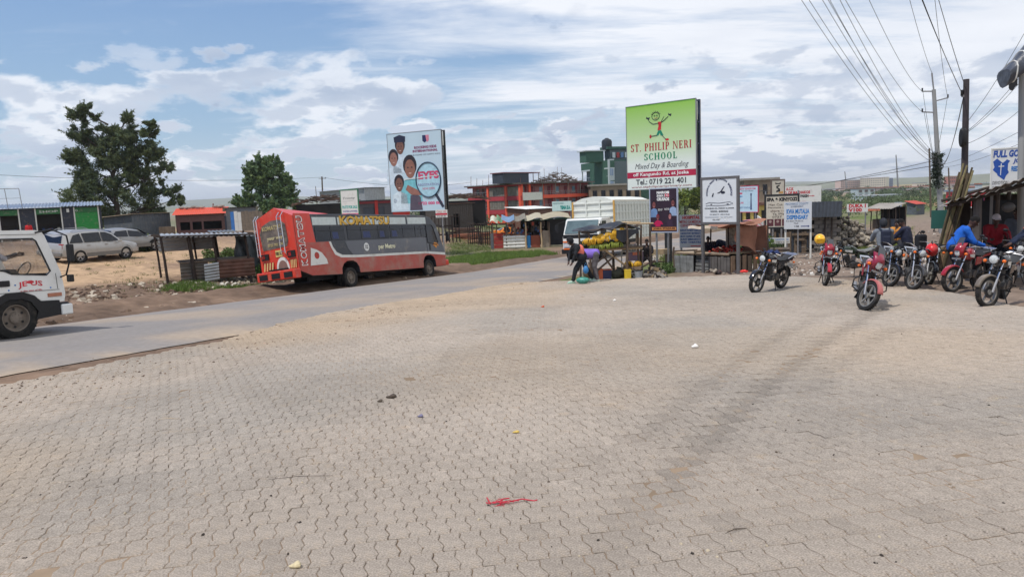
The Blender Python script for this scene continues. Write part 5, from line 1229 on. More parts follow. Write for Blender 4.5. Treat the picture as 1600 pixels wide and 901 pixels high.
def bike_at(px, py, ang, **k):
 """front wheel contact given in the photograph"""
 q = G(px, py, .05); h = Vector((math.cos(rad(ang)), math.sin(rad(ang)), 0)); c = q - h * .63 * BS
 z = (float(pave_z(np.array(c.x), np.array(c.y))))
 return (c.x, c.y, max(z, H(c.x, c.y)))
def hel(label, loc, col, rot=0, parent=None):
 root = T('helmet', label, 'helmet', loc, rot); m_ = paint('helmet_%d_%d_%d' % col, col, coat=.6, da=.1)
 b = MB().ball((0, 0, 0), (.145, .125, .135), 18, 12); b.f = [f for f in b.f if sum(b.v[i][2] for i in f) / len(f) > -.085]; o = b.build('shell', m_, root, True); md = o.modifiers.new('t', 'SOLIDIFY'); md.thickness = .012
 MB().tube([(.06, .12, -.05), (.02, .06, -.16), (.02, -.06, -.16), (.06, -.12, -.05)], .008, 5).build('strap', M_['black'], root)
 MB().box((.14, 0, .03), (.05, .18, .02), (0, .4, 0)).build('peak', m_, root, bevel=.008); return root
# the row, left to right
l = bike_at(1180, 457, -140); k1, S1 = motorbike('black motorcycle standing alone at the left end of the row, blue cloth on its bars', l, -140, -4, 9, (34, 36, 42), flags=('nomirror',))
l = bike_at(1290, 447, -112); motorbike('red motorcycle with clear fly screen and yellow helmet hung on its bar', (l[0], l[1], l[2] + .02), -112, 12, 4, (168, 30, 46), cowl=(150, 24, 44), flags=('crash', 'centre'))
l = bike_at(1353, 484, -112); motorbike('red motorcycle nearest the camera with black fly screen and faded red fender', l, -112, 32, 9, (150, 28, 46), paint('faded_fender', (176, 98, 92), da=.4), cowl=(136, 26, 52), flags=('crash', 'flap', 'nomirror'))
l = bike_at(1390, 447, -113); motorbike('black motorcycle with round chrome lamp just behind the nearest one', l, -113, 33, 8, (32, 32, 36), flags=('chromebar', 'chromelight', 'nomirror'))
l = bike_at(1427, 452, -112); motorbike('black motorcycle with chrome bars and a red tank bag, fifth from the left', l, -112, 30, 8, (34, 34, 38), paint('dark_fender', (70, 68, 66), da=.4), flags=('chromebar', 'chromelight', 'nomirror'))
l = bike_at(1484, 456, -146); motorbike('red motorcycle with silver fly screen beside the leaning pole bundle', l, -146, -18, 8, (158, 26, 40), cowl=(150, 26, 42), flags=('chromebar',))
l = bike_at(1537, 477, -138); motorbike('black motorcycle with muddy front wheel and blue fork sticker at the right end', l, -138, -24, 10, (36, 36, 40), paint('muddy_fender', (110, 100, 88), da=.6), flags=('chromelight', 'crash'))
l = G(1340, 434); motorbike('black motorcycle with long grey seat standing sideways behind the red ones', (l.x, l.y + .4, H(l.x, l.y)), 176, 12, 5, (48, 60, 44), seat=mat('grey_vinyl', lin((120, 122, 118)), rough=.6), flags=('nomirror',))
l = G(1585, 447); motorbike('dark motorcycle with covered seat inside the shade of the shelter', (l.x + .3, l.y + .5, H(l.x, l.y)), -128, 10, 8, (50, 26, 32), flags=())
l = bike_at(1452, 444, -120); motorbike('black motorcycle half hidden between the red tank bag and the pole bundle', l, -120, 20, 6, (40, 40, 44), flags=('chromebar',))
q = P(1281, 374, 17.5); hel('yellow helmet hung on the handlebar of the second motorcycle', q, (246, 184, 30), -1.9)
q = P(1456, 390, 16.4); root = T('tank_bag', 'bright red bag strapped behind the lamp of the fifth motorcycle', 'bag', q, -.4)
b = MB().ball((0, 0, 0), (.13, .19, .15), 14, 9); b.build('bag_body', paint('bright_red', (214, 36, 40), coat=0), root, True); MB().tube([(0, -.1, .13), (0, 0, .20), (0, .1, .13)], .01, 5).build('handle', M_['black'], root)
q = P(1206, 394, 17.6); root = T('folded_cloth', 'blue checked cloth lying over the bars of the lone black motorcycle', 'cloth', q, -.7)
b = MB(); n = 12; vs = [(.34 * (i / (n - 1) - .5), .30 * (j / (n - 1) - .5), .05 * math.sin(i * .9) * math.cos(j * .7) + .03 - .16 * abs(i / (n - 1) - .5) ** 1.5) for i in range(n) for j in range(n)]
b.add(vs, [(i * n + j, (i + 1) * n + j, (i + 1) * n + j + 1, i * n + j + 1) for i in range(n - 1) for j in range(n - 1)]); o = b.build('cloth', flat('navy_check', (40, 52, 92), rough=.9, var=.5, vs=40), root, True); md = o.modifiers.new('t', 'SOLIDIFY'); md.thickness = .02
# ================================================================== CENTRE: BILLBOARDS AND SIGNS
SERIF = {  # simple book-face capitals: stems, arcs and serifs as polygons in a 0..w x 0..1 box
}
def serif_text(body, m, parent, u0, u1, v0, v1, y=-.006, gap=.16, weight=1.0):
 """capitals with slab serifs, built from stems, hairlines and bowls"""
 tk, th, sf = .20 * weight, .075, .07
 def stem(x, w_=None): w_ = tk if w_ is None else w_; return [[(x, 0), (x + w_, 0), (x + w_, 1), (x, 1)], [(x - sf, 0), (x + w_ + sf, 0), (x + w_ + sf, .05), (x - sf, .05)], [(x - sf, .95), (x + w_ + sf, .95), (x + w_ + sf, 1), (x - sf, 1)]]
 def bar(x0, x1, z): return [[(x0, z), (x1, z), (x1, z + th), (x0, z + th)]]
 def bowl(cx, cz, rx, rz, a0, a1, n=12):
  o = []; inn = []
  for i in range(n + 1):
   a = rad(a0 + (a1 - a0) * i / n); k = abs(math.cos(a)); t_ = th + (tk * 1.05 - th) * k
   o.append((cx + rx * math.cos(a), cz + rz * math.sin(a))); inn.append((cx + (rx - t_) * math.cos(a), cz + (rz - th - .0) * math.sin(a)))
  return [[o[i], o[i + 1], inn[i + 1], inn[i]] for i in range(n)]
 def ser(x, z, d): return [[(x, z), (x + .06, z), (x + .06, z + d), (x, z + d)]]
 G_ = {
  'S': (.62, bowl(.31, .73, .27, .27, 20, 250) + bowl(.31, .27, .29, .27, -160, 90) + ser(.52, .68, .24) + ser(.02, .06, .26)),
  'T': (.74, stem(.27) + bar(.02, .72, .925) + ser(.02, .74, .2) + ser(.66, .74, .2)),
  'P': (.66, stem(.08) + bar(.2, .42, .925) + bar(.2, .42, .46) + bowl(.40, .73, .25, .27, -90, 90)),
  'H': (.90, stem(.08) + stem(.62) + bar(.2, .68, .47)), 'I': (.36, stem(.08)),
  'L': (.66, stem(.08) + bar(.2, .62, 0) + ser(.56, 0, .28)),
  'N': (.90, stem(.08, .08) + stem(.72, .08) + [[(.06, 1), (.28, 1), (.80, 0), (.70, 0)]]),
  'E': (.68, stem(.08) + bar(.2, .6, .925) + bar(.2, .48, .47) + bar(.2, .64, 0) + ser(.55, .76, .2) + ser(.58, .03, .24) + ser(.43, .37, .27)),
  'R': (.78, stem(.08) + bar(.2, .40, .925) + bar(.2, .40, .46) + bowl(.40, .73, .25, .27, -90, 90) + [[(.36, .48), (.56, .48), (.80, 0), (.58, 0)]]),
  'C': (.74, bowl(.40, .5, .38, .5, 42, 318, 16) + ser(.64, .66, .26) + ser(.64, .08, .2)), 'O': (.82, bowl(.40, .5, .38, .5, 0, 360, 20)),
  '.': (.24, [ring(.12, .08, .09, n=8)]), ' ': (.34, [])}
 tot = sum(G_[c][0] + gap for c in body) - gap; x = 0; k = (u1 - u0) / tot; mb = MB()
 for c in body:
  w_, ps = G_[c]
  for i, p_ in enumerate(ps):
   mb.plate([(u0 + (x + a) * k, v0 + b * (v1 - v0)) for a, b in p_], (), (0, y - .0002 * (i % 5), 0), (1, 0, 0), (0, 0, 1), .004)
  x += w_ + gap
 return mb.build('lettering', m, parent)
def school_board():
 gm = mat('green_white_banner', (1, 1, 1), rough=.45, var=.03, vs=1)
 nt = gm.node_tree; b = nt.nodes['Principled BSDF']; tc = nt.nodes.new('ShaderNodeTexCoord'); sp = nt.nodes.new('ShaderNodeSeparateXYZ'); nt.links.new(tc.outputs['Generated'], sp.inputs[0])
 cr = nt.nodes.new('ShaderNodeValToRGB'); nt.links.new(sp.outputs[2], cr.inputs[0]); cr.color_ramp.elements[0].color = (*lin((222, 230, 222)), 1); cr.color_ramp.elements[0].position = .30
 cr.color_ramp.elements[1].color = (*lin((146, 196, 84)), 1); cr.color_ramp.elements[1].position = .98; e = cr.color_ramp.elements.new(.5); e.color = (*lin((196, 218, 176)), 1)
 nt.links.new(cr.outputs[0], b.inputs['Base Color'])
 root, S, W, Hh, zb = board('billboard', 'tall green and white school billboard with a running stick figure', 'billboard', (981, 1088, 168, 297, 30.2, 28.2), gm, M_['steel'], .02, t=.03)
 D = .42       # double faced box
 MB().plate([(0, zb), (W, zb), (W, zb + Hh), (0, zb + Hh)], (), (0, D, 0), (1, 0, 0), (0, 0, 1), .03).build('back_panel', M_['dirty_white'], root)
 f_ = MB()
 for x in (.04, W - .04):
  for y in (.07, D - .05): f_.box((x, y, zb + Hh / 2), (.08, .08, Hh))
  for k in range(5): f_.box((x, D / 2, zb + .05 + k * (Hh - .1) / 4), (.05, D - .14, .05))
 f_.build('steel_frame', mat('navy_steel', lin((70, 78, 100)), rough=.5, metal=.3), root)
 MB().box((W * .56, D / 2, zb - 3), (.22, .22, 6.4)).build('post', mat('dark_steel', lin((38, 40, 42)), rough=.6), root)
 X = lambda u: u * W; Z = lambda v: zb + Hh * (1 - v)
 serif_text('ST. PHILIP NERI', lettermat((168, 40, 52)), root, X(.06), X(.94), Z(.545), Z(.455)); serif_text('SCHOOL', lettermat((28, 130, 92)), root, X(.26), X(.74), Z(.655), Z(.575))
 lettering('Mixed Day & Boarding', lettermat((70, 70, 78)), root, X(.12), X(.90), Z(.775), Z(.69), shear=.35, bold=-.005)
 fig(root, lettermat((176, 36, 70)), [(0, Z(.862)), (W, Z(.862)), (W, Z(.79)), (0, Z(.79))])
 lettering('off Kangundo Rd, at Joska', lettermat(WHT), root, X(.09), X(.90), Z(.853), Z(.80), y=-.012, bold=.02)
 lettering('Tel.: 0719 221 401', lettermat((60, 60, 66)), root, X(.13), X(.86), Z(.945), Z(.878), bold=.02)
 lettering('www.stphilipneriprimary.com', lettermat((150, 50, 66)), root, X(.06), X(.94), Z(.99), Z(.958))
 # stick figure of a running child
 bl, rd, gr = lettermat((40, 46, 60)), lettermat((190, 40, 46)), lettermat((24, 132, 104))
 def ln(pts, m_, w_=.012): fig_ = MB(); fig_.tube([(X(u), -.008, Z(v)) for u, v in pts], w_, 5); fig_.build('print_line', m_, root)
 ln([(.44 + .055 * math.cos(t), .145 + .045 * math.sin(t)) for t in np.linspace(0, 6.3, 17)], bl)
 for k in range(7): t = -2.6 + k * .36; ln([(.44 + .05 * math.cos(t), .145 + .04 * math.sin(t)), (.44 + .075 * math.cos(t), .145 + .062 * math.sin(t))], bl, .008)
 for u in (.425, .46): ln([(u + .009 * math.cos(t), .140 + .008 * math.sin(t)) for t in np.linspace(0, 6.3, 9)], bl, .006)
 ln([(.42, .165), (.44, .172), (.465, .163)], rd, .007)
 ln([(.48, .23), (.40, .235), (.35, .205), (.33, .175)], bl); ln([(.52, .225), (.57, .20), (.62, .165)], bl); ln([(.52, .215), (.56, .16)], bl, .008)
 fig(root, bl, [(X(.30), Z(.165)), (X(.345), Z(.18)), (X(.355), Z(.15)), (X(.325), Z(.155)), (X(.305), Z(.14))]); fig(root, bl, [(X(.62), Z(.15)), (X(.66), Z(.165)), (X(.668), Z(.135)), (X(.64), Z(.14)), (X(.625), Z(.125))])
 fig(root, rd, [(X(.47), Z(.215)), (X(.525), Z(.215)), (X(.52), Z(.25)), (X(.515), Z(.31)), (X(.465), Z(.315)), (X(.48), Z(.26))])
 fig(root, gr, [(X(.475), Z(.315)), (X(.515), Z(.315)), (X(.55), Z(.375)), (X(.51), Z(.38)), (X(.495), Z(.345)), (X(.475), Z(.375)), (X(.445), Z(.37))])
 ln([(.46, .37), (.41, .372), (.37, .375)], bl); ln([(.53, .375), (.565, .41), (.585, .425)], bl)
 fig(root, rd, [(X(a), Z(b)) for a, b in ring(.36, .378, .016, .022, 10)]); fig(root, rd, [(X(a), Z(b)) for a, b in ring(.60, .430, .028, .014, 10)])
 fig(root, lettermat((120, 190, 70)), [(X(.0), Z(.0)), (X(.0), Z(.012)), (X(1), Z(.012)), (X(1), Z(0))], y=-.004)
school_board()
def portrait(root, X, Z, u, v, s, skin, hair, top, hat=None):
 """flat printed head and shoulders"""
 sk, hm, tm = lettermat(skin), lettermat(hair), lettermat(top)
 k = s
 fig(root, tm, [(X(u - .09 * k), Z(v + .20 * k)), (X(u + .09 * k), Z(v + .20 * k)), (X(u + .08 * k), Z(v + .085 * k)), (X(u + .02 * k), Z(v + .06 * k)), (X(u - .02 * k), Z(v + .06 * k)), (X(u - .08 * k), Z(v + .085 * k))], y=-.005)
 fig(root, hm, [(X(a), Z(b)) for a, b in ring(u, v - .012 * k, .056 * k, .058 * k, 16)], y=-.008)
 fig(root, sk, [(X(a), Z(b)) for a, b in ring(u, v + .008 * k, .042 * k, .052 * k, 16)], y=-.011)
 for du in (-.016, .016): fig(root, hm, [(X(a), Z(b)) for a, b in ring(u + du * k, v, .007 * k, .004 * k, 8)], y=-.014)
 fig(root, lettermat((196, 160, 150)), [(X(a), Z(b)) for a, b in ring(u, v + .032 * k, .013 * k, .004 * k, 8)], y=-.014)
 if hat: fig(root, lettermat(hat), [(X(u - .06 * k), Z(v - .03 * k)), (X(u + .06 * k), Z(v - .03 * k)), (X(u + .065 * k), Z(v - .07 * k)), (X(u), Z(v - .085 * k)), (X(u - .065 * k), Z(v - .07 * k))], y=-.016)
def kids_board():
 bm = mat('pale_blue_banner', lin((188, 210, 222)), rough=.4, var=.05, vs=.6)
 root, S, W, Hh, zb = board('billboard', 'pale blue billboard with pupils photographed beside a big magnifying glass', 'billboard', (612, 695, 210, 331, 52, 50), bm, M_['steel'], .03, t=.04)
 D = .5
 MB().plate([(0, zb), (W, zb), (W, zb + Hh), (0, zb + Hh)], (), (0, D, 0), (1, 0, 0), (0, 0, 1), .03).build('back_panel', M_['dirty_white'], root)
 f_ = MB()
 for y in (.06, D - .04): f_.box((W - .02, y, zb + Hh / 2), (.10, .10, Hh))
 for k in range(6): f_.box((W - .02, D / 2, zb + .05 + k * (Hh - .1) / 5), (.06, D - .1, .06))
 f_.build('steel_frame', mat('dark_steel', lin((38, 40, 42)), rough=.6), root)
 MB().box((W * .55, D / 2, zb - 3), (.3, .3, 6.4)).build('post', _mats['dark_steel'], root)
 X = lambda u: u * W; Z = lambda v: zb + Hh * (1 - v)
 sk = (118, 84, 74); hr = (44, 38, 46)
 portrait(root, X, Z, .235, .165, 1.7, sk, hr, (196, 212, 224), (38, 42, 66)); portrait(root, X, Z, .10, .31, 1.7, (150, 108, 96), hr, (200, 216, 228)); portrait(root, X, Z, .40, .44, 2.3, (140, 98, 84), hr, (120, 190, 200)); portrait(root, X, Z, .18, .64, 1.7, sk, hr, (206, 222, 230))
 fig(root, lettermat((86, 78, 92)), [(X(.36), Z(.99)), (X(.60), Z(.99)), (X(.57), Z(.82)), (X(.50), Z(.78)), (X(.38), Z(.80))], y=-.006)
 fig(root, lettermat((150, 104, 92)), [(X(.30), Z(.72)), (X(.34), Z(.66)), (X(.60), Z(.76)), (X(.58), Z(.80)), (X(.40), Z(.79))], y=-.018)
 fig(root, lettermat((168, 206, 220)), [(X(a), Z(b)) for a, b in ring(.73, .61, .215, .21, 28)], y=-.020)
 MB().tube([(X(a), -.03, Z(b)) for a, b in ring(.73, .61, .225, .22, 32)], .045, 6, closed=True).build('print_ring', lettermat((50, 74, 96)), root)
 fig(root, lettermat((50, 54, 70)), [(X(.84), Z(.81)), (X(.88), Z(.79)), (X(1.0), Z(.95)), (X(.96), Z(.97))], y=-.02)
 lettering('EYFS', lettermat((196, 74, 110)), root, X(.55), X(.93), Z(.60), Z(.50), y=-.026, bold=.05)
 lettering('REGISTRATION', lettermat((130, 110, 160)), root, X(.54), X(.92), Z(.685), Z(.655), y=-.026); lettering('NOW OPEN', lettermat((196, 74, 110)), root, X(.62), X(.84), Z(.735), Z(.705), y=-.026)
 fig(root, lettermat((40, 46, 90)), [(X(.66), Z(.05)), (X(.74), Z(.05)), (X(.74), Z(.12)), (X(.70), Z(.145)), (X(.66), Z(.12))]); fig(root, lettermat((206, 130, 150)), [(X(.72), Z(.05)), (X(.78), Z(.05)), (X(.78), Z(.12)), (X(.74), Z(.14))], y=-.01)
 lettering('ROCKING KIDS', lettermat((130, 56, 96)), root, X(.50), X(.91), Z(.215), Z(.18), bold=.05); lettering('INTERNATIONAL', lettermat((130, 56, 96)), root, X(.47), X(.93), Z(.258), Z(.226), bold=.05)
 lettering('THE HOME OF HAPPY KIDS', lettermat((70, 76, 92)), root, X(.42), X(.97), Z(.30), Z(.282))
 lettering('0722 000 002', lettermat((214, 84, 130)), root, X(.52), X(.97), Z(.925), Z(.885), bold=.05)
 fig(root, lettermat((38, 90, 190)), [(X(a), Z(b)) for a, b in ring(.085, .86, .035, .03, 14)])
 fig(root, M_['white'], [(X(.28), Z(.585)), (X(.95), Z(.555)), (X(.95), Z(.562)), (X(.28), Z(.597))], y=-.036, name='torn_strip')
kids_board()
wm = M_['dirty_white']
r_ = board('sign_board', 'small white and red notice hanging under the pupils billboard', 'sign', (681, 699, 328, 340, 49.4, 49), wm, None, texts=[('CALL US', .1, .9, .1, .4, (180, 50, 60)), ('0722 000 002', .1, .9, .72, .92, BLK)], posts=(.5,))
fig(r_[0], lettermat((190, 50, 70)), [(0, r_[4] + r_[3] * .32), (r_[2], r_[4] + r_[3] * .32), (r_[2], r_[4] + r_[3] * .55), (0, r_[4] + r_[3] * .55)])
r_ = board('plot_sign', 'green framed plot sale sign rising behind the bus roof', 'sign', (535, 561, 298, 345, 62, 60.5), wm, paint('frame_green', (40, 112, 74)), .09, posts=(.0, 1.0), texts=[('Trucity', .12, .85, .22, .31, (80, 90, 90), dict(shear=.2)), ('PLOTS FOR SALE', .06, .95, .50, .60, (30, 160, 150), dict(bold=.04)), ('WATER & POWER', .08, .95, .66, .72, (60, 70, 140), dict(bold=.02)), ])
_, _, W, Hh, zb = r_; fig(r_[0], lettermat((206, 60, 110)), [(0, zb), (W, zb), (W, zb + Hh * .24), (0, zb + Hh * .24)]); lettering('0791 448 555', lettermat(WHT), r_[0], .05 * W, .95 * W, zb + Hh * .13, zb + Hh * .21, y=-.012, bold=.04); lettering('0718 624 544', lettermat(WHT), r_[0], .05 * W, .95 * W, zb + Hh * .02, zb + Hh * .09, y=-.012, bold=.04)
fig(r_[0], lettermat((90, 120, 110)), [(.1 * W, zb + Hh * .64), (.8 * W, zb + Hh * .66), (.8 * W, zb + Hh * .655), (.1 * W, zb + Hh * .635)])
def emblem_board():
 root, S, W, Hh, zb = board('emblem_sign', 'framed white school sign with round emblem above the tomato stall', 'sign', (1098, 1151, 281, 347, 25.6, 24.6), mat('white_board', lin((214, 218, 220)), rough=.5, var=.04, dirt=lin((190, 184, 172)), da=.15), mat('grey_steel', lin((104, 102, 102)), rough=.5, metal=.2), .08,
  texts=[('KWANJORA E.A. PRIMARY & JUNIOR', .07, .93, .665, .70, BLK, dict(bold=.02)), ('SCHOOL - BARINGALE', .24, .76, .73, .77, BLK, dict(bold=.02)), ('P.O BOX 77 - 00510 RUAI', .22, .8, .81, .835, BLK), ('CELL 0722', .3, .5, .93, .96, BLK)])
 X = lambda u: u * W; Z = lambda v: zb + Hh * (1 - v)
 for u in (-.02, 1.02):
  MB().box((X(u), .05, (zb + Hh - .3) / 2 - .2), (.09, .09, zb + Hh + .3)).build('post', _mats['grey_steel'], root)
 cx, cz, rr = X(.5), Z(.33), W * .33
 def arc(a0, a1):
  def fn(x, z):
   t = np.radians(a0 + (a1 - a0) * x); q = rr + z; return cx + q * np.cos(t), cz + q * np.sin(t)
  return fn
 for body, a0, a1 in (('KWANJORA E.A. PRIMARY', 190, 112), ('&', 106, 98), ('JUNIOR SCHOOL', 92, 50), ('BARINGALE', 42, -12)):
  lettering(body, lettermat((50, 56, 90)), root, 0, 1, 0, .075, bold=.03, fn=arc(a0, a1))
 bk = lettermat((44, 46, 60))
 fig(root, bk, [(X(.43), Z(.33)), (X(.53), Z(.29)), (X(.64), Z(.17)), (X(.66), Z(.18)), (X(.57), Z(.30)), (X(.50), Z(.335))]); fig(root, bk, [(X(a), Z(b)) for a, b in ring(.61, .315, .065, .032, 12)]); fig(root, bk, [(X(.28), Z(.40)), (X(.31), Z(.33)), (X(.345), Z(.32)), (X(.32), Z(.42))])
 for u in (.22, .70): fig(root, bk, [(X(u), Z(.585)), (X(u + .07), Z(.57)), (X(u + .07), Z(.60))])
 rb = MB(); rb.tube([(X(a), -.006, Z(b)) for a, b in ((.1, .57), (.2, .54), (.5, .56), (.8, .53), (.9, .57), (.8, .60), (.5, .62), (.2, .61), (.1, .62))], .006, 4); rb.build('print_line', bk, root)
 MB().bar((X(.08), -.006, Z(.885)), (X(.88), -.006, Z(.885)), .006).build('print_line', bk, root)
 for k in range(9):
  a = R.uniform(.45, .9); b = R.uniform(.89, .97); fig(root, mat('torn_paper', lin((236, 236, 232))), [(X(a), Z(b)), (X(a + .05), Z(b + .01)), (X(a + .03), Z(b - .03))], y=-.008, name='torn_paper')
emblem_board()
def crusade():
 root, S, W, Hh, zb = board('poster_board', 'dark purple crusade poster with four preachers under the school billboard', 'poster', (1017, 1058, 296, 362, 27.6, 27.0), mat('dark_plum', lin((52, 36, 50)), rough=.4, var=.25, vs=2), paint('pale_frame', (170, 178, 196), coat=0), .04, posts=(.18, .62), pw=.06,
  texts=[('NAIROBI', .25, .72, .05, .115, WHT, dict(bold=.06)), ('SHAKA ZULU', .25, .72, .13, .185, WHT, dict(bold=.05)), ('CRUSADE', .25, .72, .20, .275, WHT, dict(bold=.06)), ('BISHOP', .30, .46, .46, .51, WHT), ('PASTOR', .54, .72, .45, .50, WHT)])
 X = lambda u: u * W; Z = lambda v: zb + Hh * (1 - v)
 sk, hr = (120, 66, 66), (34, 22, 30)
 portrait(root, X, Z, .14, .36, 1.5, sk, hr, (110, 140, 180)); portrait(root, X, Z, .86, .33, 1.5, sk, hr, (150, 170, 200)); portrait(root, X, Z, .28, .66, 1.1, sk, (130, 20, 50), (186, 24, 80)); portrait(root, X, Z, .74, .64, 1.2, (170, 110, 110), hr, (60, 40, 60))
 fig(root, lettermat((186, 24, 80)), [(X(.10), Z(.83)), (X(.48), Z(.83)), (X(.42), Z(.76)), (X(.30), Z(.73)), (X(.18), Z(.76))], y=-.004)
 fig(root, lettermat((206, 140, 80)), [(X(.05), Z(.965)), (X(.97), Z(.965)), (X(.97), Z(.895)), (X(.05), Z(.895))]); lettering('JOSKA STADIUM', lettermat((70, 34, 34)), root, X(.1), X(.92), Z(.955), Z(.905), y=-.012, bold=.03)
 lettering('9-12', lettermat((214, 60, 90)), root, X(.56), X(.72), Z(.19), Z(.11), y=-.010, bold=.05)
crusade()
def arrow(root, X, Z, u0, u1, v, s, c): fig(root, lettermat(c), [(X(u0), Z(v + s * .25)), (X(u1 - s), Z(v + s * .25)), (X(u1 - s), Z(v + s * .7)), (X(u1), Z(v)), (X(u1 - s), Z(v - s * .7)), (X(u1 - s), Z(v - s * .25)), (X(u0), Z(v - s * .25))])
def XZ(r_): _, _, W, Hh, zb = r_; return (lambda u: u * W), (lambda v: zb + Hh * (1 - v))
r_ = board('hospital_sign', 'white hospital sign with red title and blue services left of the emblem sign', 'sign', (1062, 1097, 336, 387, 30.5, 30), mat('grey_white_board', lin((186, 186, 190)), rough=.6, dirt=lin((150, 140, 128)), da=.3), None, posts=(.04, .96),
 texts=[('HOSPITAL', .14, .92, .03, .13, (190, 60, 60), dict(bold=.05)), ('METRO CA MEDICAL', .02, .98, .17, .25, (170, 60, 60), dict(bold=.02)), ('CENTRE LTD', .05, .9, .28, .36, (170, 60, 60), dict(bold=.02))] + [(t, .04, .96, .44 + k * .09, .50 + k * .09, (50, 84, 140), dict(bold=.03)) for k, t in enumerate(('IN/OUT PATIENT DENTAL', 'LABORATORY MATERNITY', 'MCH CLINIC FP ANC', 'X-RAY EMERGENCY', 'AND THEATRE'))])
X, Z = XZ(r_); arrow(r_[0], X, Z, .50, .95, .945, .05, (180, 50, 46))
r_ = board('mast_sign', 'pink edged pale blue sign with a tower picture right of the emblem sign', 'sign', (1150, 1184, 292, 331, 58, 56), mat('pale_sky_board', lin((186, 212, 224)), rough=.5, var=.08), paint('pink_frame', (196, 60, 92), coat=0), .05, posts=(.15, .85),
 texts=[('NEW KINGDOM', .15, .9, .06, .13, (196, 60, 92), dict(bold=.02)), ('MINISTRIES', .25, .8, .16, .20, (80, 84, 100)), ('JOIN', .05, .30, .36, .44, (50, 120, 170), dict(bold=.04)), ('RUAI', .1, .35, .6, .68, (196, 60, 92), dict(bold=.02)), ('EVERY SUNDAY', .1, .7, .80, .87, (50, 90, 140))])
X, Z = XZ(r_); fig(r_[0], lettermat((70, 80, 110)), [(X(.66), Z(.92)), (X(.74), Z(.92)), (X(.72), Z(.40)), (X(.74), Z(.30)), (X(.70), Z(.26)), (X(.66), Z(.30)), (X(.68), Z(.40))]); fig(r_[0], lettermat((196, 60, 92)), [(X(.0), Z(.30)), (X(.30), Z(.30)), (X(.30), Z(.24)), (X(0), Z(.24))])
r_ = board('barber_sign', 'dark framed spa and kinyozi sign with three small photos', 'sign', (1197, 1246, 307, 355, 36.5, 36), mat('cream_board', lin((204, 196, 180)), rough=.6, dirt=lin((150, 130, 112)), da=.3), mat('dark_steel', lin((38, 40, 42))), .09, posts=(-.02, 1.02), post_top=.25,
 texts=[('SPA & KINYOZI', .02, .98, .05, .17, BLK, dict(bold=.06)), ('Men Cut - Blow', .08, .9, .24, .31, (60, 40, 36)), ('Manicure - Massage', .06, .95, .34, .41, (60, 40, 36)), ('shave - color', .14, .85, .44, .51, (90, 50, 40)), ('Ya Wamama', .2, .9, .54, .61, (60, 40, 36)), ('0727', .2, .5, .64, .70, (60, 40, 36))])
X, Z = XZ(r_)
for k in range(4): fig(r_[0], lettermat((92, 50, 56)), [(X(.03 + k * .24), Z(.97)), (X(.24 + k * .24), Z(.97)), (X(.24 + k * .24), Z(.74)), (X(.03 + k * .24), Z(.74))]); fig(r_[0], lettermat((160, 136, 130)), [(X(a), Z(b)) for a, b in ring(.135 + k * .24, .82, .045, .05, 10)], y=-.01)
r_ = board('dispensary_sign', 'white county dispensary sign with large blue lettering in front of the iron kiosk', 'sign', (1225, 1268, 316, 358, 33, 32.4), mat('clean_board', lin((206, 210, 214)), rough=.5, var=.04), None, posts=(.04, .96), postm=M_['dirty_white'], post_top=0,
 texts=[('MACHAKOS COUNTY', .06, .88, .03, .11, (70, 110, 150)), ('GOVERNMENT', .24, .70, .14, .20, (70, 90, 120)), ('KWA MUTALIA', .09, .92, .26, .44, (38, 120, 190), dict(bold=.04)), ('DISPENSARY', .10, .88, .48, .64, (38, 120, 190), dict(bold=.04)), ('P.O BOX 770-90132', .08, .7, .68, .73, (80, 84, 90)), ('TALA', .36, .52, .76, .81, (60, 60, 70)), ('1 KM', .38, .54, .87, .93, (60, 60, 70), dict(bold=.02))])
X, Z = XZ(r_); arrow(r_[0], X, Z, .62, .93, .90, .06, (60, 70, 120))
r_ = board('low_sign', 'long low blue and white sign at the foot of the spa sign', 'sign', (1196, 1234, 372, 381, 33.6, 33.4), wm, None, posts=(.1, .9), texts=[('MODERN', .03, .35, .12, .5, (50, 130, 190), dict(bold=.06)), ('HARDWARE', .4, .95, .12, .5, (120, 150, 190), dict(bold=.02)), ('DEALERS IN TIMBER & CEMENT', .04, .96, .66, .88, BLK)])
r_ = board('parish_sign', 'white parish sign with red and black lettering behind the dispensary sign', 'sign', (1222, 1283, 292, 318, 46, 45), M_['dirty_white'], None, posts=(.08, .92),
 texts=[('A.C.K', .10, .30, .05, .24, (186, 50, 60), dict(bold=.05)), ('D. OF MACHAKOS', .06, .72, .28, .46, (186, 50, 60), dict(bold=.05)), ('ST. ANDREWS PARISH', .04, .68, .50, .68, BLK, dict(bold=.05)), ('MUTALIA', .2, .42, .72, .86, BLK, dict(bold=.05)), ('ALL ARE WELCOME', .25, .62, .90, .98, (186, 50, 60))])
X, Z = XZ(r_); arrow(r_[0], X, Z, .62, .84, .60, .06, (186, 50, 60))
r_ = board('portrait_sign', 'small framed sign with a black brushed figure, above the spa sign', 'sign', (1206, 1225, 282, 304, 38, 38), mat('cream_board', (1, 1, 1)), mat('brown_frame', lin((100, 84, 76))), .05, posts=(.15, .85), post_top=0)
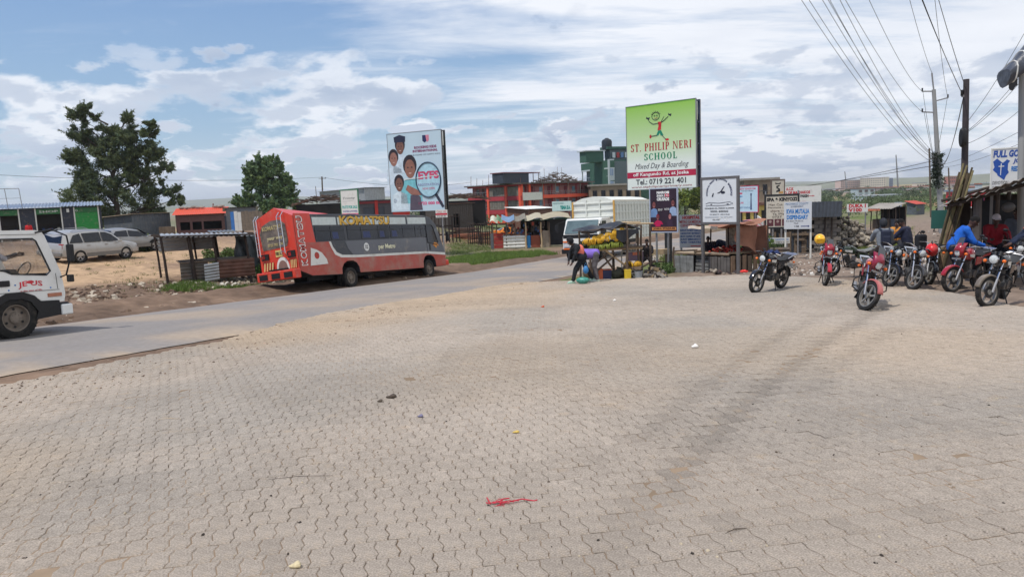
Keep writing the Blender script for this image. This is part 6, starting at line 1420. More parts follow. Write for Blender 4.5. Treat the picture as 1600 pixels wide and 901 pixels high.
X, Z = XZ(r_); fig(r_[0], lettermat(BLK), [(X(.35), Z(.85)), (X(.68), Z(.8)), (X(.66), Z(.6)), (X(.45), Z(.5)), (X(.66), Z(.4)), (X(.62), Z(.34)), (X(.36), Z(.40)), (X(.38), Z(.56)), (X(.56), Z(.66)), (X(.36), Z(.74))]); fig(r_[0], lettermat(BLK), [(X(.3), Z(.28)), (X(.7), Z(.28)), (X(.75), Z(.16)), (X(.5), Z(.22)), (X(.25), Z(.16))]); fig(r_[0], lettermat((200, 150, 90)), [(X(.55), Z(.95)), (X(.92), Z(.95)), (X(.92), Z(.78)), (X(.6), Z(.82))], y=-.003)
r_ = board('shop_sign', 'white painted board with red duka lettering above the heap of stones', 'sign', (1323, 1356, 319, 332, 40, 39.6), M_['dirty_white'], None, posts=(.1, .9), texts=[('DUKA 1', .10, .90, .02, .46, (190, 34, 44), dict(bold=.05)), ('V100', .08, .72, .50, .95, (190, 34, 44), dict(bold=.05))])
r_ = board('small_panel', 'pale blue-grey notice board on a post beside the side road', 'sign', (1398, 1409, 316, 328, 62, 62), mat('dull_blue_board', lin((150, 166, 184)), rough=.6), None, posts=(.5,))
r_ = board('fallen_sign', 'tilted white notice leaning in the weeds right of the emblem sign', 'sign', (1182, 1192, 334, 348, 48, 47), M_['dirty_white'], None, posts=(.5,), texts=[('CLINIC', .15, .85, .3, .5, GRN), ('OPEN', .2, .8, .6, .8, (190, 60, 60))]); r_[0].rotation_euler = (.1, .28, r_[0].rotation_euler[2])
r_ = board('shop_fascia_sign', 'pale green shop sign above the small stalls left of the lorry', 'sign', (863, 893, 315, 330, 75, 74), mat('mint_board', lin((190, 214, 208)), rough=.6), None, posts=(.05, .95), texts=[('HARDWARE', .05, .6, .12, .3, (60, 110, 110)), ('TEMA E.A.', .42, .95, .45, .85, (30, 140, 130), dict(bold=.08))])
# ================================================================== BUILDINGS
def red_building():
 # corner nearest the camera at px 814; wings recede to both sides
 C_ = at_depth(814, 140); A = at_depth(732, 152); B = at_depth(924, 156)
 gz = P(814, 352, 140).z; red = mat('maroon_render', lin((166, 56, 64)), rough=.8, var=.12, vs=.5); org = mat('coral_render', lin((224, 92, 66)), rough=.8, var=.08, vs=.5)
 C_.z = A.z = B.z = gz
 root = T('apartment_block', 'long three storey maroon and coral block with open balconies and scrap on its roof', 'building', (C_.x, C_.y, gz))
 sh = 2.62; top = 3 * sh
 stone = mat('grey_block_infill', lin((128, 120, 110)), rough=.95, var=.3, vs=1.5); wallm = mat('mauve_wall', lin((158, 108, 108)), rough=.9, var=.15, vs=.4)
 for wi, (E_, flip) in enumerate(((A, True), (B, False))):
  d = Vector((E_.x - C_.x, E_.y - C_.y, 0)); W = d.length; ux = d.normalized(); nn = Vector((ux.y, -ux.x, 0)) if not flip else Vector((-ux.y, ux.x, 0))
  L = lambda u, out, z: ux * u + nn * out + Vector((0, 0, z))
  def bx(name, u0, u1, o0, o1, z0, z1, m_, par=root):
   return MB().hexa([L(u0, o0, z0), L(u1, o0, z0), L(u1, o1, z0), L(u0, o1, z0), L(u0, o0, z1), L(u1, o0, z1), L(u1, o1, z1), L(u0, o1, z1)]).build(name, m_, par)
  bx('wall', 2.2 if wi else 1.6, W, -6.5, -1.25, 0, top, wallm)
  if wi == 0:
   # stone infilled bays then balconies at the far end
   for fl in range(3):
    z = fl * sh
    bx('floor_band', -.1, W, -.1, .12, z + sh - .42 if fl < 2 else z + sh - .3, z + sh + .42 if fl < 2 else z + sh, red)
    for k, (u0, u1) in enumerate(((.6, W * .24), (W * .30, W * .58))):
     bay = bx('stone_bay', u0, u1, -1.3, -.1, z + .42, z + sh - .42, stone if fl else org)
     if fl:
      for r in range(5):
       for c in range(6):
        a = u0 + (u1 - u0) * c / 6; MB().hexa([L(a + .04, -.1, z + .5 + r * .34), L(a + (u1 - u0) / 6 - .03, -.1, z + .5 + r * .34), L(a + (u1 - u0) / 6 - .03, -.02, z + .5 + r * .34), L(a + .04, -.02, z + .5 + r * .34), L(a + .04, -.1, z + .78 + r * .34), L(a + (u1 - u0) / 6 - .03, -.1, z + .78 + r * .34), L(a + (u1 - u0) / 6 - .03, -.02, z + .78 + r * .34), L(a + .04, -.02, z + .78 + r * .34)]).build('stone', stone, bay)
    for k in range(9):
     u = W * .60 + k * W * .4 / 8; MB().hexa([L(u, 0, z + .42), L(u + .05, 0, z + .42), L(u + .05, .05, z + .42), L(u, .05, z + .42), L(u, 0, z + 1.35), L(u + .05, 0, z + 1.35), L(u + .05, .05, z + 1.35), L(u, .05, z + 1.35)]).build('baluster', M_['steel'], root)
    bx('rail', W * .60, W, 0, .06, z + 1.35, z + 1.42, M_['steel'])
    for u in (W * .68, W * .86): w_ = bx('window', u, u + .9, -1.26, -1.20, z + .9, z + 2.0, M_['glass']); bx('window_frame', u - .08, u + .98, -1.27, -1.22, z + .82, z + .9, M_['dirty_white'], w_)
    bx('door', W * .76, W * .76 + .8, -1.26, -1.19, z + .3, z + 2.1, mat('door_brown', lin((90, 50, 44))))
   for u in (0, W * .25, W * .585): bx('pillar', u, u + .55, -.3, .16, 0, top - .25, org)
   bx('roof_slab', -.5, W + .6, -6.5, .5, top, top + .22, mat('dark_slab', lin((92, 84, 78)), rough=.9, var=.2))
  else:
   for fl in range(3):
    z = fl * sh
    if fl: bx('balcony_band', W * .28 if fl == 2 else W * .28, W, -.1, .14, z - .25, z + .42, org)
    bx('beam', 0, W, -1.2, -1.0, z + sh - .25, z + sh, red)
    for k in range(8):
     u = W * (.06 + k * .118); m_ = (red, wallm, org)[k % 3]
     if k % 2 == 0: w_ = bx('window', u, u + .85, -1.26, -1.18, z + .95, z + 2.0, flat('pane_blue', (110, 140, 160), rough=.2)); bx('window_frame', u - .1, u + .95, -1.27, -1.2, z + .85, z + .95, M_['dirty_white'], w_)
     else: bx('door', u, u + .85, -1.26, -1.16, z + .3, z + 2.15, mat('door_plum', lin((110, 36, 48)), rough=.7))
     bx('pilaster', u + 1.2, u + 1.45, -1.26, -1.1, z, z + sh - .2, m_)
    if fl:
     bx('rail', W * .28, W, .08, .12, z + 1.1, z + 1.16, M_['steel']); bx('rail', W * .28, W, .08, .12, z + .75, z + .79, M_['steel'])
     for k in range(22): bx('baluster', W * (.28 + k * .0335), W * (.28 + k * .0335) + .05, .08, .12, z + .42, z + 1.1, M_['steel'])
   for u in (0, W * .10): bx('pillar', u, u + .5, -.3, .1, 0, top, org)
   for k in range(5): bx('column', W * (.28 + k * .18), W * (.28 + k * .18) + .12, -.05, .07, 0, top, mat('grey_column', lin((150, 140, 134))))
   bx('roof_slab', -.5, W + .3, -8.5, .6, top + .02, top + .26, _mats['dark_slab'])
   bx('sign_panel', .3, W * .27, .12, .2, sh * 2 - .5, sh * 2 + 1.0, M_['dirty_white'])
   # tank room and scrap heap on the roof
   bx('roof_room', -2.6, 4.6, -5, -2, top + .26, top + 2.2, mat('slate_room', lin((56, 62, 72)), rough=.7, var=.3)); bx('roof_room_lid', -2.8, 7.8, -5.4, -1.8, top + 2.2, top + 2.35, mat('maroon_lid', lin((120, 56, 60))))
   for u in (5.8, 7.4): bx('prop', u, u + .1, -2, -1.9, top + .26, top + 2.2, M_['wood'])
   hp = MB(); rs = random.Random(5)
   for k in range(130):
    u = rs.uniform(8.2, W - .5); t = (u - 8.2) / (W - 8.7); zc = top + .3 + 2.3 * max(0, 1 - abs(t - .45) * 2) * rs.random(); a = rs.uniform(-.6, .6); l = rs.uniform(.5, 1.3); q = L(u, rs.uniform(-4, -2), zc); hp.bar(q - ux * l + Vector((0, 0, a * .5)), q + ux * l - Vector((0, 0, a * .5)), .12, .12, m=k % 2)
   o = hp.build('scrap_heap', [mat('grey_scrap', lin((120, 112, 106))), M_['wood']], root); o['kind'] = 'stuff'
   for k in range(7): u = 8 + k * 1.35; MB().bar(L(u, -2, top), L(u + rs.uniform(-.1, .1), -2, top + rs.uniform(2, 3.6)), .06).build('rebar', M_['rust'], root)
 for k in range(9):
  q = C_.lerp(A, k / 8.5); MB().bar((q.x - C_.x, q.y - C_.y + 2, top), (q.x - C_.x + .1, q.y - C_.y + 2, top + 1.3 + (k % 3) * .5), .08).build('rebar', M_['rust'], root)
red_building()
def green_building():
 A = at_depth(909, 190); Cc = at_depth(951, 176); B = at_depth(1030, 182); gz = P(930, 365, 176).z
 for q in (A, Cc, B): q.z = gz
 root = T('apartment_block', 'dark green flats with white corner strip and black water tank on the roof', 'building', (Cc.x, Cc.y, gz))
 gm = mat('green_render', lin((58, 92, 78)), rough=.8, var=.08, vs=.5); wmm = mat('white_render', lin((186, 194, 196)), rough=.8, var=.06, vs=.5); gl = M_['glass']
 top = P(951, 252, 176).z - gz; s = FPX / 176.0
 for wi, E_ in enumerate((A, B)):
  d = Vector((E_.x - Cc.x, E_.y - Cc.y, 0)); W = d.length; ux = d.normalized(); nn = Vector((-ux.y, ux.x, 0)) if wi == 0 else Vector((ux.y, -ux.x, 0))
  def bx(name, u0, u1, o0, o1, z0, z1, m_, par=root):
   L = lambda u, out, z: ux * u + nn * out + Vector((0, 0, z))
   return MB().hexa([L(u0, o0, z0), L(u1, o0, z0), L(u1, o1, z0), L(u0, o1, z0), L(u0, o0, z1), L(u1, o0, z1), L(u1, o1, z1), L(u0, o1, z1)]).build(name, m_, par)
  if wi == 0:
   bx('wall', 0, W, -8, -1.4, 0, top, mat('slate_wall', lin((92, 104, 108)), rough=.8)); bx('parapet', -.1, W + .1, -1.5, .1, top - 1.5, top + .2, gm); bx('parapet_cap', -.1, W + .1, -1.5, .14, top - 1.8, top - 1.5, wmm)
   for fl in range(1, 6):
    z = top - 1.8 - fl * 2.75; bx('balcony_slab', -.1, W, -1.5, .1, z - .2, z, gm)
    for k in range(12): bx('baluster', .2 + k * (W - .4) / 11, .26 + k * (W - .4) / 11, .02, .07, z, z + 1.0, wmm)
    bx('rail', 0, W, .0, .08, z + 1.0, z + 1.07, wmm)
    for k in range(3): w_ = bx('window', W * (.12 + .3 * k), W * (.12 + .3 * k) + 1.1, -1.42, -1.36, z + .6, z + 2.0, gl); bx('window_frame', W * (.12 + .3 * k) - .1, W * (.12 + .3 * k), -1.42, -1.33, z + .5, z + 2.1, wmm, w_)
   for u in (W - .4, W * .55): bx('column', u, u + .3, -.2, .05, 0, top - 1.5, wmm)
  else:
   bx('wall', 0, W, -9, 0, 0, top + .3, gm); bx('corner_strip', -.15, 1.5, -.2, .12, 0, top + .5, wmm)
   for fl in range(1, 6):
    z = top - .4 - fl * 3.0; w_ = bx('window', .3, 1.15, .1, .16, z, z + 1.7, flat('pane_pale_blue', (130, 150, 180), rough=.2)); bx('window_bar', .68, .76, .16, .2, z, z + 1.7, wmm, w_)
    if fl < 5: w_ = bx('screen_window', 4.0, 8.2, -.02, .06, z - .4, z + 2.2, mat('block_screen', lin((110, 104, 96)), rough=.9)); bx('window_frame', 3.8, 8.4, .0, .04, z + 2.2, z + 2.35, wmm, w_); bx('window_frame', 3.8, 8.4, .0, .04, z - .55, z - .4, wmm, w_)
   bx('roof_room', -4.5, .5, -6, -3, top, top + 2.6, gm); bx('roof_room', 2.6, W, -6, -3.5, top + .3, top + 3.0, mat('slate_wall', (0, 0, 0))); bx('roof_room_lid', 1.6, W + 1, -6.5, -3, top + 3.1, top + 3.7, gm); bx('roof_room_lid', -5, .8, -6.5, -2.6, top + 2.6, top + 2.85, wmm)
   bx('roof_column', W * .72, W * .72 + .5, -3, -2.6, top + .3, top + 3.8, wmm)
   for k in range(5): bx('laundry', 3 + k * 1.2, 3.8 + k * 1.2, -3.0, -2.96, top + 1.0, top + 2.3, [wmm, flat('cloth_red', (150, 50, 50)), flat('cloth_blue', (90, 120, 160))][k % 3])
   tq = ux * 2.4 + nn * -4.5 + Vector((0, 0, top + 3.0)); t_ = MB().lathe([(1.25, 0), (1.3, .3), (1.25, 1.2), (1.3, 1.9), (1.1, 2.4), (.5, 2.7), (.4, 2.85), (0, 2.9)], tq, n=20).build('water_tank', flat('tank_black', (30, 36, 42), rough=.5), root, True)
green_building()
def block(name, label, q, d, h_m, depth, wallm, roofm=None, win=(), base_py=None, group=None, cat='building', storeys=1, cols=5, glassm=None, rot=0.0):
 """plain distant block: q = px left, px right; stands on the ground at distance d"""
 A = at_depth(q[0], d); B = at_depth(q[1], d * (1 + rot)); dd = Vector((B.x - A.x, B.y - A.y, 0)); W = dd.length; rz = math.atan2(dd.y, dd.x)
 z0 = min(A.z, B.z) - 1.0
 root = T(name, label, cat, (A.x, A.y, z0), rz, group); h = h_m + 1.0
 MB().box((W / 2, depth / 2, h / 2), (W, depth, h)).build('wall', wallm, root)
 if roofm: MB().box((W / 2, depth / 2, h + .15), (W + .6, depth + .6, .35)).build('roof', roofm, root)
 if storeys:
  me = None
  for s_ in range(storeys):
   for c in range(cols):
    if me is None: me = MB().box((0, 0, 0), (W / cols * .5, .12 if d < 250 else .7, h_m / storeys * .45)).mesh('window', glassm or M_['glass'])
    obj('window', me, root, (W * (c + .5) / cols, -.04, 1.0 + h_m / storeys * (s_ + .55)))
 return root, W, h
# shops between the red block and the lorry
block('shop_block', 'low tan shop block with barrels on its wall between the two flats', (922, 1000), 150, 8.2, 10, mat('tan_stone', lin((140, 122, 104)), rough=.9, var=.25, vs=.6), M_['concrete'], storeys=2, cols=6)
shed('iron_kiosk', 'kiosk with white awning roof in front of the coral ground floor', (824, 866, 88, 90), mat('brown_iron', lin((112, 82, 66)), rough=.8, var=.3), M_['dirty_white'], 3.6, 5, openings=((.1, .35, .35, .8), (.5, .3, .9, .8)), slope=-.05, cat='kiosk')
shed('green_shop', 'dark green painted shop under the mint sign', (838, 905, 84, 86), mat('dark_green_board', lin((40, 78, 66)), rough=.7, var=.15), M_['grey_iron'], 2.4, 5, openings=((.1, .2, .3, .8),), slope=.02, cat='shop', vertical=False)
shed('iron_shed', 'dark timber and iron shed right of the pupils billboard', (700, 738, 92, 95), mat('dark_timber', lin((78, 72, 68)), rough=.9, var=.3), M_['rust'], 3.9, 5, openings=((.2, .1, .45, .7),), slope=.03)
scrap_roof('low dark hut with sticks on its roof beside the red block', 690, 96, 6, 31, 3.4)
# buildings of the far town
pk = mat('pale_pink_render', lin((206, 178, 168)), rough=.9, var=.05, vs=.1); cr = mat('cream_render', lin((214, 204, 184)), rough=.9, var=.05, vs=.1); slt = mat('blue_slate', lin((110, 124, 150)), rough=.9); brk = mat('brick_pink', lin((190, 124, 110)), rough=.9, var=.05)
gw = flat('far_window', (96, 84, 84), rough=.5)
block('far_block', 'long six storey pink and cream housing block on the horizon', (1310, 1340), 1100, 17, 9, pk, None, storeys=6, cols=10, glassm=gw, rot=.03)
block('far_block', 'cream half of the long housing block on the horizon', (1340, 1380), 1120, 19, 9, cr, pk, storeys=6, cols=12, glassm=gw, rot=-.03)
block('far_block', 'square blue-grey office block just right of the housing block', (1383, 1391), 1150, 18, 9, slt, None, storeys=5, cols=3, glassm=gw)
block('far_block', 'pink brick flats on the horizon left of the dark pole', (1479, 1499), 700, 13, 9, brk, cr, storeys=4, cols=7, glassm=gw)
block('far_block', 'low pale factory with dark roof behind the utility pole', (1428, 1444), 800, 8, 9, cr, slt, storeys=1, cols=4, glassm=gw)
block('far_block', 'long low yellowish sheds on the far plain', (1398, 1428), 880, 7, 9, mat('yellow_render', lin((206, 190, 150)), rough=.9), None, storeys=1, cols=8, glassm=gw)
block('market_shop', 'bright red and blue painted shop fronts beyond the pole bundle', (1516, 1545), 130, 3.4, 8, mat('signal_red', lin((216, 60, 66)), rough=.6), mat('blue_roof_sheet', (1, 1, 1)), storeys=1, cols=3, glassm=flat('blue_front', (60, 100, 160)))
block('market_shop', 'tan stone shop beyond the circular emblem sign', (1160, 1212), 120, 6.8, 8, mat('tan_stone', (1, 1, 1)), M_['concrete'], storeys=2, cols=4)
block('yellow_kiosk', 'row of yellow painted kiosks behind the mast sign', (1148, 1196), 84, 2.7, 4, mat('mustard_board', lin((190, 168, 92)), rough=.8, var=.15), M_['rust'], storeys=1, cols=4, glassm=M_['dark'])
rs = random.Random(12)
# scattered far houses
wl = [cr, pk, mat('white_render', (1, 1, 1)), mat('grey_house', lin((150, 148, 144)), rough=.9)]
rf = [mat('iron_roof_far', lin((170, 174, 178)), rough=.5), mat('brown_roof_far', lin((120, 92, 78)), rough=.9), mat('red_roof_far', lin((170, 84, 66)), rough=.9)]
seen_labels = set()
def place_words(px):
 for a, t in ((700, 'left of the maroon block'), (760, 'behind the maroon block'), (1100, 'behind the emblem sign'), (1180, 'above the mast sign'), (1240, 'above the spa sign'), (1300, 'right of the parish sign'), (1345, 'below the left half of the housing block'), (1390, 'below the right half of the housing block'), (1430, 'below the blue-grey office block'), (1470, 'behind the utility pole'), (1520, 'between the two tall poles'), (9999, 'right of the pole bundle')):
  if px < a: return t
for k in range(40):
 px = rs.choice([rs.uniform(1080, 1330), rs.uniform(1290, 1560), rs.uniform(640, 735), rs.uniform(1100, 1580)]); d = rs.uniform(260, 1000); w_ = rs.uniform(10, 26) * (1 if d < 600 else 1.6)
 wpx = w_ / d * FPX; hh = rs.uniform(2.8, 6.5); wn, rn = rs.randrange(4), rs.randrange(3)
 lab = '%s far house with %s roof %s' % (['cream', 'pinkish', 'white', 'grey'][wn], ['pale iron', 'brown', 'red'][rn], place_words(px))
 if lab in seen_labels: continue
 seen_labels.add(lab)
 root = block('far_house', lab, (px, px + wpx), d, hh, 9, wl[wn], rf[rn], storeys=1 if hh < 5 else 2, cols=3, glassm=gw, group='far houses scattered over the plain')[0]
# ================================================================== PEOPLE
def person(label, loc, rz, J=None, skin=(74, 50, 40), shirt=(60, 60, 70), trouser=(40, 42, 50), shoe=(50, 46, 44), hair=True, cap=None, skirt=None, sleeves='long', scale=1.0, group=None, hood=None, extra=None):
 D = dict(pel=(0, 0, .95), che=(0, 0, 1.28), nek=(0, 0, 1.46), hed=(.02, 0, 1.62), sL=(0, .18, 1.40), eL=(0, .24, 1.12), hL=(.06, .25, .88), sR=(0, -.18, 1.40), eR=(0, -.24, 1.12), hR=(.06, -.25, .88),
   kL=(.02, .11, .50), aL=(0, .12, .08), kR=(.02, -.11, .50), aR=(0, -.12, .08))
 D.update(J or {}); V = {k: Vector(v) for k, v in D.items()}
 root = T('person', label, 'person', loc, rz, group); root.scale = (scale,) * 3
 sk = mat('skin_%d_%d_%d' % skin, lin(skin), rough=.55, var=.06); fw = (V['hed'] - V['nek']).normalized()
 face = Vector((1, 0, 0)); face = (face - fw * face.dot(fw)).normalized(); lat = fw.cross(face)
 b = MB(); hp, nk = V['hed'], V['nek']
 HR = Matrix((face, lat, fw)).transposed()
 b.ball(hp, (.095, .075, .115), 14, 10, rot=HR); b.cap2(hp + face * .03 - fw * .06, hp + face * .055 - fw * .09, .055, .035)
 b.cap2(hp + face * .09 - fw * .01, hp + face * .108 - fw * .03, .012, .017, 6)
 for s_ in (1, -1): b.ball(hp + lat * .078 * s_ - fw * .005, (.018, .012, .032), 8, 6, rot=HR)
 b.cap2(nk - fw * .06, hp - fw * .06, .056, .052)
 b.cap2(V['che'] + (nk - V['che']) * .4, V['pel'], .125, .125, 12)
 for s_, q in ((1, 'L'), (-1, 'R')):
  b.cap2(V['s' + q], V['e' + q], .050, .038); b.cap2(V['e' + q], V['h' + q], .038, .026)
  d = (V['h' + q] - V['e' + q]).normalized(); sd = d.cross(Vector((1, 0, .2))).normalized(); up = sd.cross(d).normalized()
  w = V['h' + q]; palm = w + d * .07
  b.cap2(w, palm, .028, .036, 8)
  for i, (o, L_) in enumerate(((-.030, .060), (-.010, .072), (.010, .068), (.030, .054))):
   k0 = palm + sd * o + d * .015; k1 = k0 + d * L_ * .55 + up * .012; k2 = k1 + d * L_ * .35 + up * .022; b.cap2(k0, k1, .0115, .0105, 6); b.cap2(k1, k2, .0105, .009, 6)
  t0 = w + d * .03 - sd * .028 * 1; t1 = t0 - sd * .025 + d * .03; t2 = t1 + d * .028 + up * .01; b.cap2(t0, t1, .014, .012, 6); b.cap2(t1, t2, .012, .010, 6)
  hip = V['pel'] + Vector((0, .09 * s_, -.02)); b.cap2(hip, V['k' + q], .080, .055); b.cap2(V['k' + q], V['a' + q], .054, .036)
 o = b.build('body', sk, root, True); m_ = o.modifiers.new('skin', 'REMESH'); m_.mode = 'VOXEL'; m_.voxel_size = .010; m_.use_smooth_shade = True; sm = o.modifiers.new('s', 'SMOOTH'); sm.iterations = 2; sm.factor = .4
 for s_ in (1, -1):
  e_ = MB().ball(hp + face * .082 + lat * .032 * s_ + fw * .008, (.009, .013, .008), 8, 6, rot=HR).build('eye', flat('eye_white', (216, 208, 200), rough=.3), root, True); MB().ball(hp + face * .0895 + lat * .032 * s_ + fw * .008, .0055, 6, 5).build('iris', flat('iris_dark', (24, 18, 16), rough=.2), e_)
 MB().ball(hp + face * .088 - fw * .055, (.010, .024, .008), 8, 6, rot=HR).build('mouth', flat('lip', (104, 58, 54)), root, True)
 def cloth(mb, name, col, vox=.016, m=None):
  o = mb.build(name, m or flat('cloth_%d_%d_%d' % col, col, rough=.9, var=.18, vs=9), root, True); r_ = o.modifiers.new('r', 'REMESH'); r_.mode = 'VOXEL'; r_.voxel_size = vox; r_.use_smooth_shade = True; s_ = o.modifiers.new('s', 'SMOOTH'); s_.iterations = 3; s_.factor = .5
  tx = bpy.data.textures.get('folds') or bpy.data.textures.new('folds', 'CLOUDS'); tx.noise_scale = .14; dm = o.modifiers.new('d', 'DISPLACE'); dm.texture = tx; dm.strength = .035; dm.mid_level = .5
  return o
 c = MB(); che, pel = V['che'], V['pel']
 c.cap2(V['sL'].lerp(V['sR'], .12), V['sR'].lerp(V['sL'], .12), .085, .085, 12); c.cap2(V['sL'].lerp(V['sR'], .30) + (pel - che) * .3, pel + Vector((0, .04, .02)), .125, .135, 12); c.cap2(V['sR'].lerp(V['sL'], .30) + (pel - che) * .3, pel + Vector((0, -.04, .02)), .125, .135, 12)
 c.cap2(nk - fw * .09, nk - fw * .03, .085, .064); c.cap2(che + (nk - che) * .35, pel + Vector((0, 0, .05)), .135, .14, 12)
 for q in 'LR':
  c.cap2(V['s' + q], V['e' + q], .075, .058)
  if sleeves == 'long': c.cap2(V['e' + q], V['e' + q].lerp(V['h' + q], .93), .056, .042)
 cloth(c, 'jacket' if sleeves == 'long' else 'shirt', shirt)
 if skirt:
  c = MB(); k = V['kL'].lerp(V['kR'], .5); c.tube([pel + Vector((0, 0, .1)), pel - Vector((0, 0, .08)), k - Vector((0, 0, .12))], [.15, .19, .22], 16); c.build('skirt', flat('cloth_%d_%d_%d' % skirt, skirt, rough=.9), root, True)
 else:
  c = MB()
  for s_, q in ((1, 'L'), (-1, 'R')):
   hip = pel + Vector((0, .085 * s_, -.03)); c.cap2(hip, V['k' + q], .112, .082); c.cap2(V['k' + q], V['k' + q].lerp(V['a' + q], .92), .08, .066)
  c.cap2(pel + Vector((0, .08, 0)), pel + Vector((0, -.08, 0)), .125, .125); cloth(c, 'trousers', trouser)
 for q in 'LR':
  a = V['a' + q]; f = MB(); f.cap2(a + Vector((-.03, 0, -.03)), a + Vector((.14, 0, -.045)), .045, .034, 10); f.cap2(a, a + Vector((.02, 0, -.03)), .045, .042); f.box(a + Vector((.055, 0, -.075)), (.27, .085, .025)); f.build('shoe', flat('shoe_%d_%d_%d' % shoe, shoe, rough=.6), root, True)
 if hair and not hood:
  h_ = MB().ball(hp + fw * .025 - face * .014, (.100, .084, .108), 14, 9, rot=HR); h_.f = [f for f in h_.f if (sum((Vector(h_.v[i]) - hp).dot(fw - face * .55) for i in f) / len(f)) > .005]; h_.build('hair', flat('hair_black', (22, 19, 18), rough=.95), root, True)
 if cap:
  m2 = flat('cap_%d_%d_%d' % cap, cap, rough=.8); h_ = MB().ball(hp + fw * .035, (.108, .092, .10), 14, 9, rot=HR); h_.f = [f for f in h_.f if (sum((Vector(h_.v[i]) - hp).dot(fw) for i in f) / len(f)) > .035]; o = h_.build('cap', m2, root, True); MB().box(hp + face * .125 + fw * .045, (.10, .13, .012), HR).build('peak', m2, o, bevel=.004)
 if hood:
  h_ = MB().ball(hp + fw * .01 - face * .02, (.115, .10, .135), 14, 9, rot=HR); h_.f = [f for f in h_.f if (sum((Vector(h_.v[i]) - hp).dot(face) for i in f) / len(f)) < .055]; o = h_.build('hood', flat('cloth_%d_%d_%d' % hood, hood, rough=.9), root, True); md = o.modifiers.new('t', 'SOLIDIFY'); md.thickness = .012
 return root
def gl(px, py, dz=0): q = G(px, py); return Vector((q.x, q.y, q.z + dz))
def on(x, y): return Vector((x, y, max(H(x, y), float(pave_z(np.array(x), np.array(y))) if inpoly(x, y, PAVE) else -99)))
def std(px, d): x = (px - 794) / FPX * d; return on(x, d)
# the pair stooping by the banana stall
q = std(904, 23.3)
person('person in dark hooded jacket striding and stooping over a green bag by the banana stall', q, -2.9,
 dict(pel=(-.05, 0, .84), che=(.14, 0, 1.10), nek=(.26, 0, 1.23), hed=(.36, 0, 1.36), sL=(.18, .18, 1.20), sR=(.18, -.18, 1.20), eL=(.26, .24, .94), eR=(.30, -.24, .94), hL=(.34, .14, .70), hR=(.38, -.12, .70), kL=(.22, .10, .48), aL=(.34, .12, .09), kR=(-.20, -.10, .46), aR=(-.42, -.12, .10)), shirt=(34, 36, 40), trouser=(28, 30, 34), shoe=(176, 206, 186), hood=(30, 30, 34))
root = T('backpack', 'coral and black bag on the back of the stooping hooded person', 'bag', q + Vector((-.02, -.10, 1.02)), .2)
MB().ball((0, 0, 0), (.13, .12, .22), 12, 8).build('bag_body', flat('coral_cloth', (222, 118, 100), rough=.8), root, True); MB().ball((-.02, -.02, -.16), (.14, .13, .14), 12, 8).build('bag_base', flat('black_cloth', (34, 36, 44)), root, True)
q = std(926, 23.6)
person('person bent double in a purple top and grey trousers beside the hooded person', q, 3.0,
 dict(pel=(-.02, 0, .88), che=(.30, 0, .96), nek=(.50, 0, .90), hed=(.62, 0, .80), sL=(.40, .17, .92), sR=(.40, -.17, .92), eL=(.46, .22, .66), eR=(.46, -.22, .66), hL=(.54, .10, .44), hR=(.54, -.10, .44), kL=(.02, .11, .46), aL=(-.06, .13, .08), kR=(.04, -.10, .46), aR=(-.02, -.12, .08)), shirt=(128, 104, 190), trouser=(92, 88, 90), shoe=(206, 212, 196), sleeves='short')
for px, d, c, s_, lab, nm in ((906, 22.8, (66, 140, 124), (.19, .15, .11), 'turquoise net sack on the ground between the two stooping people', 'sack'), (911, 23.1, (60, 124, 180), (.075, .07, .13), 'light blue plastic bag held over the turquoise sack', 'plastic_bag')):
 q = std(px, d); z = .10 if nm == 'sack' else .42; root = T(nm, lab, 'bag', q, 0); b = MB().ball((0, 0, z), s_, 14, 9); b.v = [(x * (1 + .25 * math.sin(9 * y + 5 * zz)), y * (1 + .2 * math.sin(11 * x)), zz) for x, y, zz in b.v]; b.build('bag_body', flat('%s_plastic' % nm, c, rough=.4, var=.3, vs=20), root, True); MB().tube([(-.05, 0, z + s_[2] * .8), (0, 0, z + s_[2] + .1), (.05, 0, z + s_[2] * .8)], .008, 5).build('handle', flat('%s_plastic' % nm, c), root)
# riders seen from behind
sit = dict(pel=(-.05, 0, .84), che=(.02, 0, 1.16), nek=(.05, 0, 1.34), hed=(.10, 0, 1.50), sL=(.04, .19, 1.28), sR=(.04, -.19, 1.28), eL=(.22, .25, 1.06), eR=(.22, -.25, 1.06), hL=(.46, .20, 1.02), hR=(.46, -.20, 1.02), kL=(.36, .20, .66), aL=(.26, .22, .26), kR=(.36, -.20, .66), aR=(.26, -.22, .26))
q = std(1379, 19.8); q0 = q
person('person in a pale grey shirt with dark backpack sitting with his back to the camera', q, 1.35, sit, shirt=(120, 126, 132), trouser=(60, 50, 44), hood=(46, 48, 54))
root = T('backpack', 'navy backpack worn by the rider in the pale grey shirt', 'bag', q + Vector((-.03, -.14, 1.13)), 1.35 - math.pi / 2)
MB().box((0, -.05, 0), (.26, .16, .42)).build('bag_body', flat('navy_cloth', (40, 46, 64)), root, bevel=.06, segs=4); MB().box((0, -.14, -.06), (.19, .05, .20)).build('pocket', flat('navy_cloth', (40, 46, 64)), root, bevel=.02)
for s_ in (-1, 1): MB().tube([(s_ * .10, 0, .2), (s_ * .13, .13, .24), (s_ * .14, .24, .02)], .02, 6).build('strap', flat('navy_cloth', (40, 46, 64)), root)
q = std(1414, 21.5)
person('person in a navy jacket looking down, right of the grey shirted rider', q, 2.2, dict(sit, hed=(.16, 0, 1.47)), shirt=(38, 42, 62), trouser=(34, 36, 44))
root = T('backpack', 'black backpack hanging behind the navy jacketed rider', 'bag', q + Vector((.22, -.3, .93)), .3)
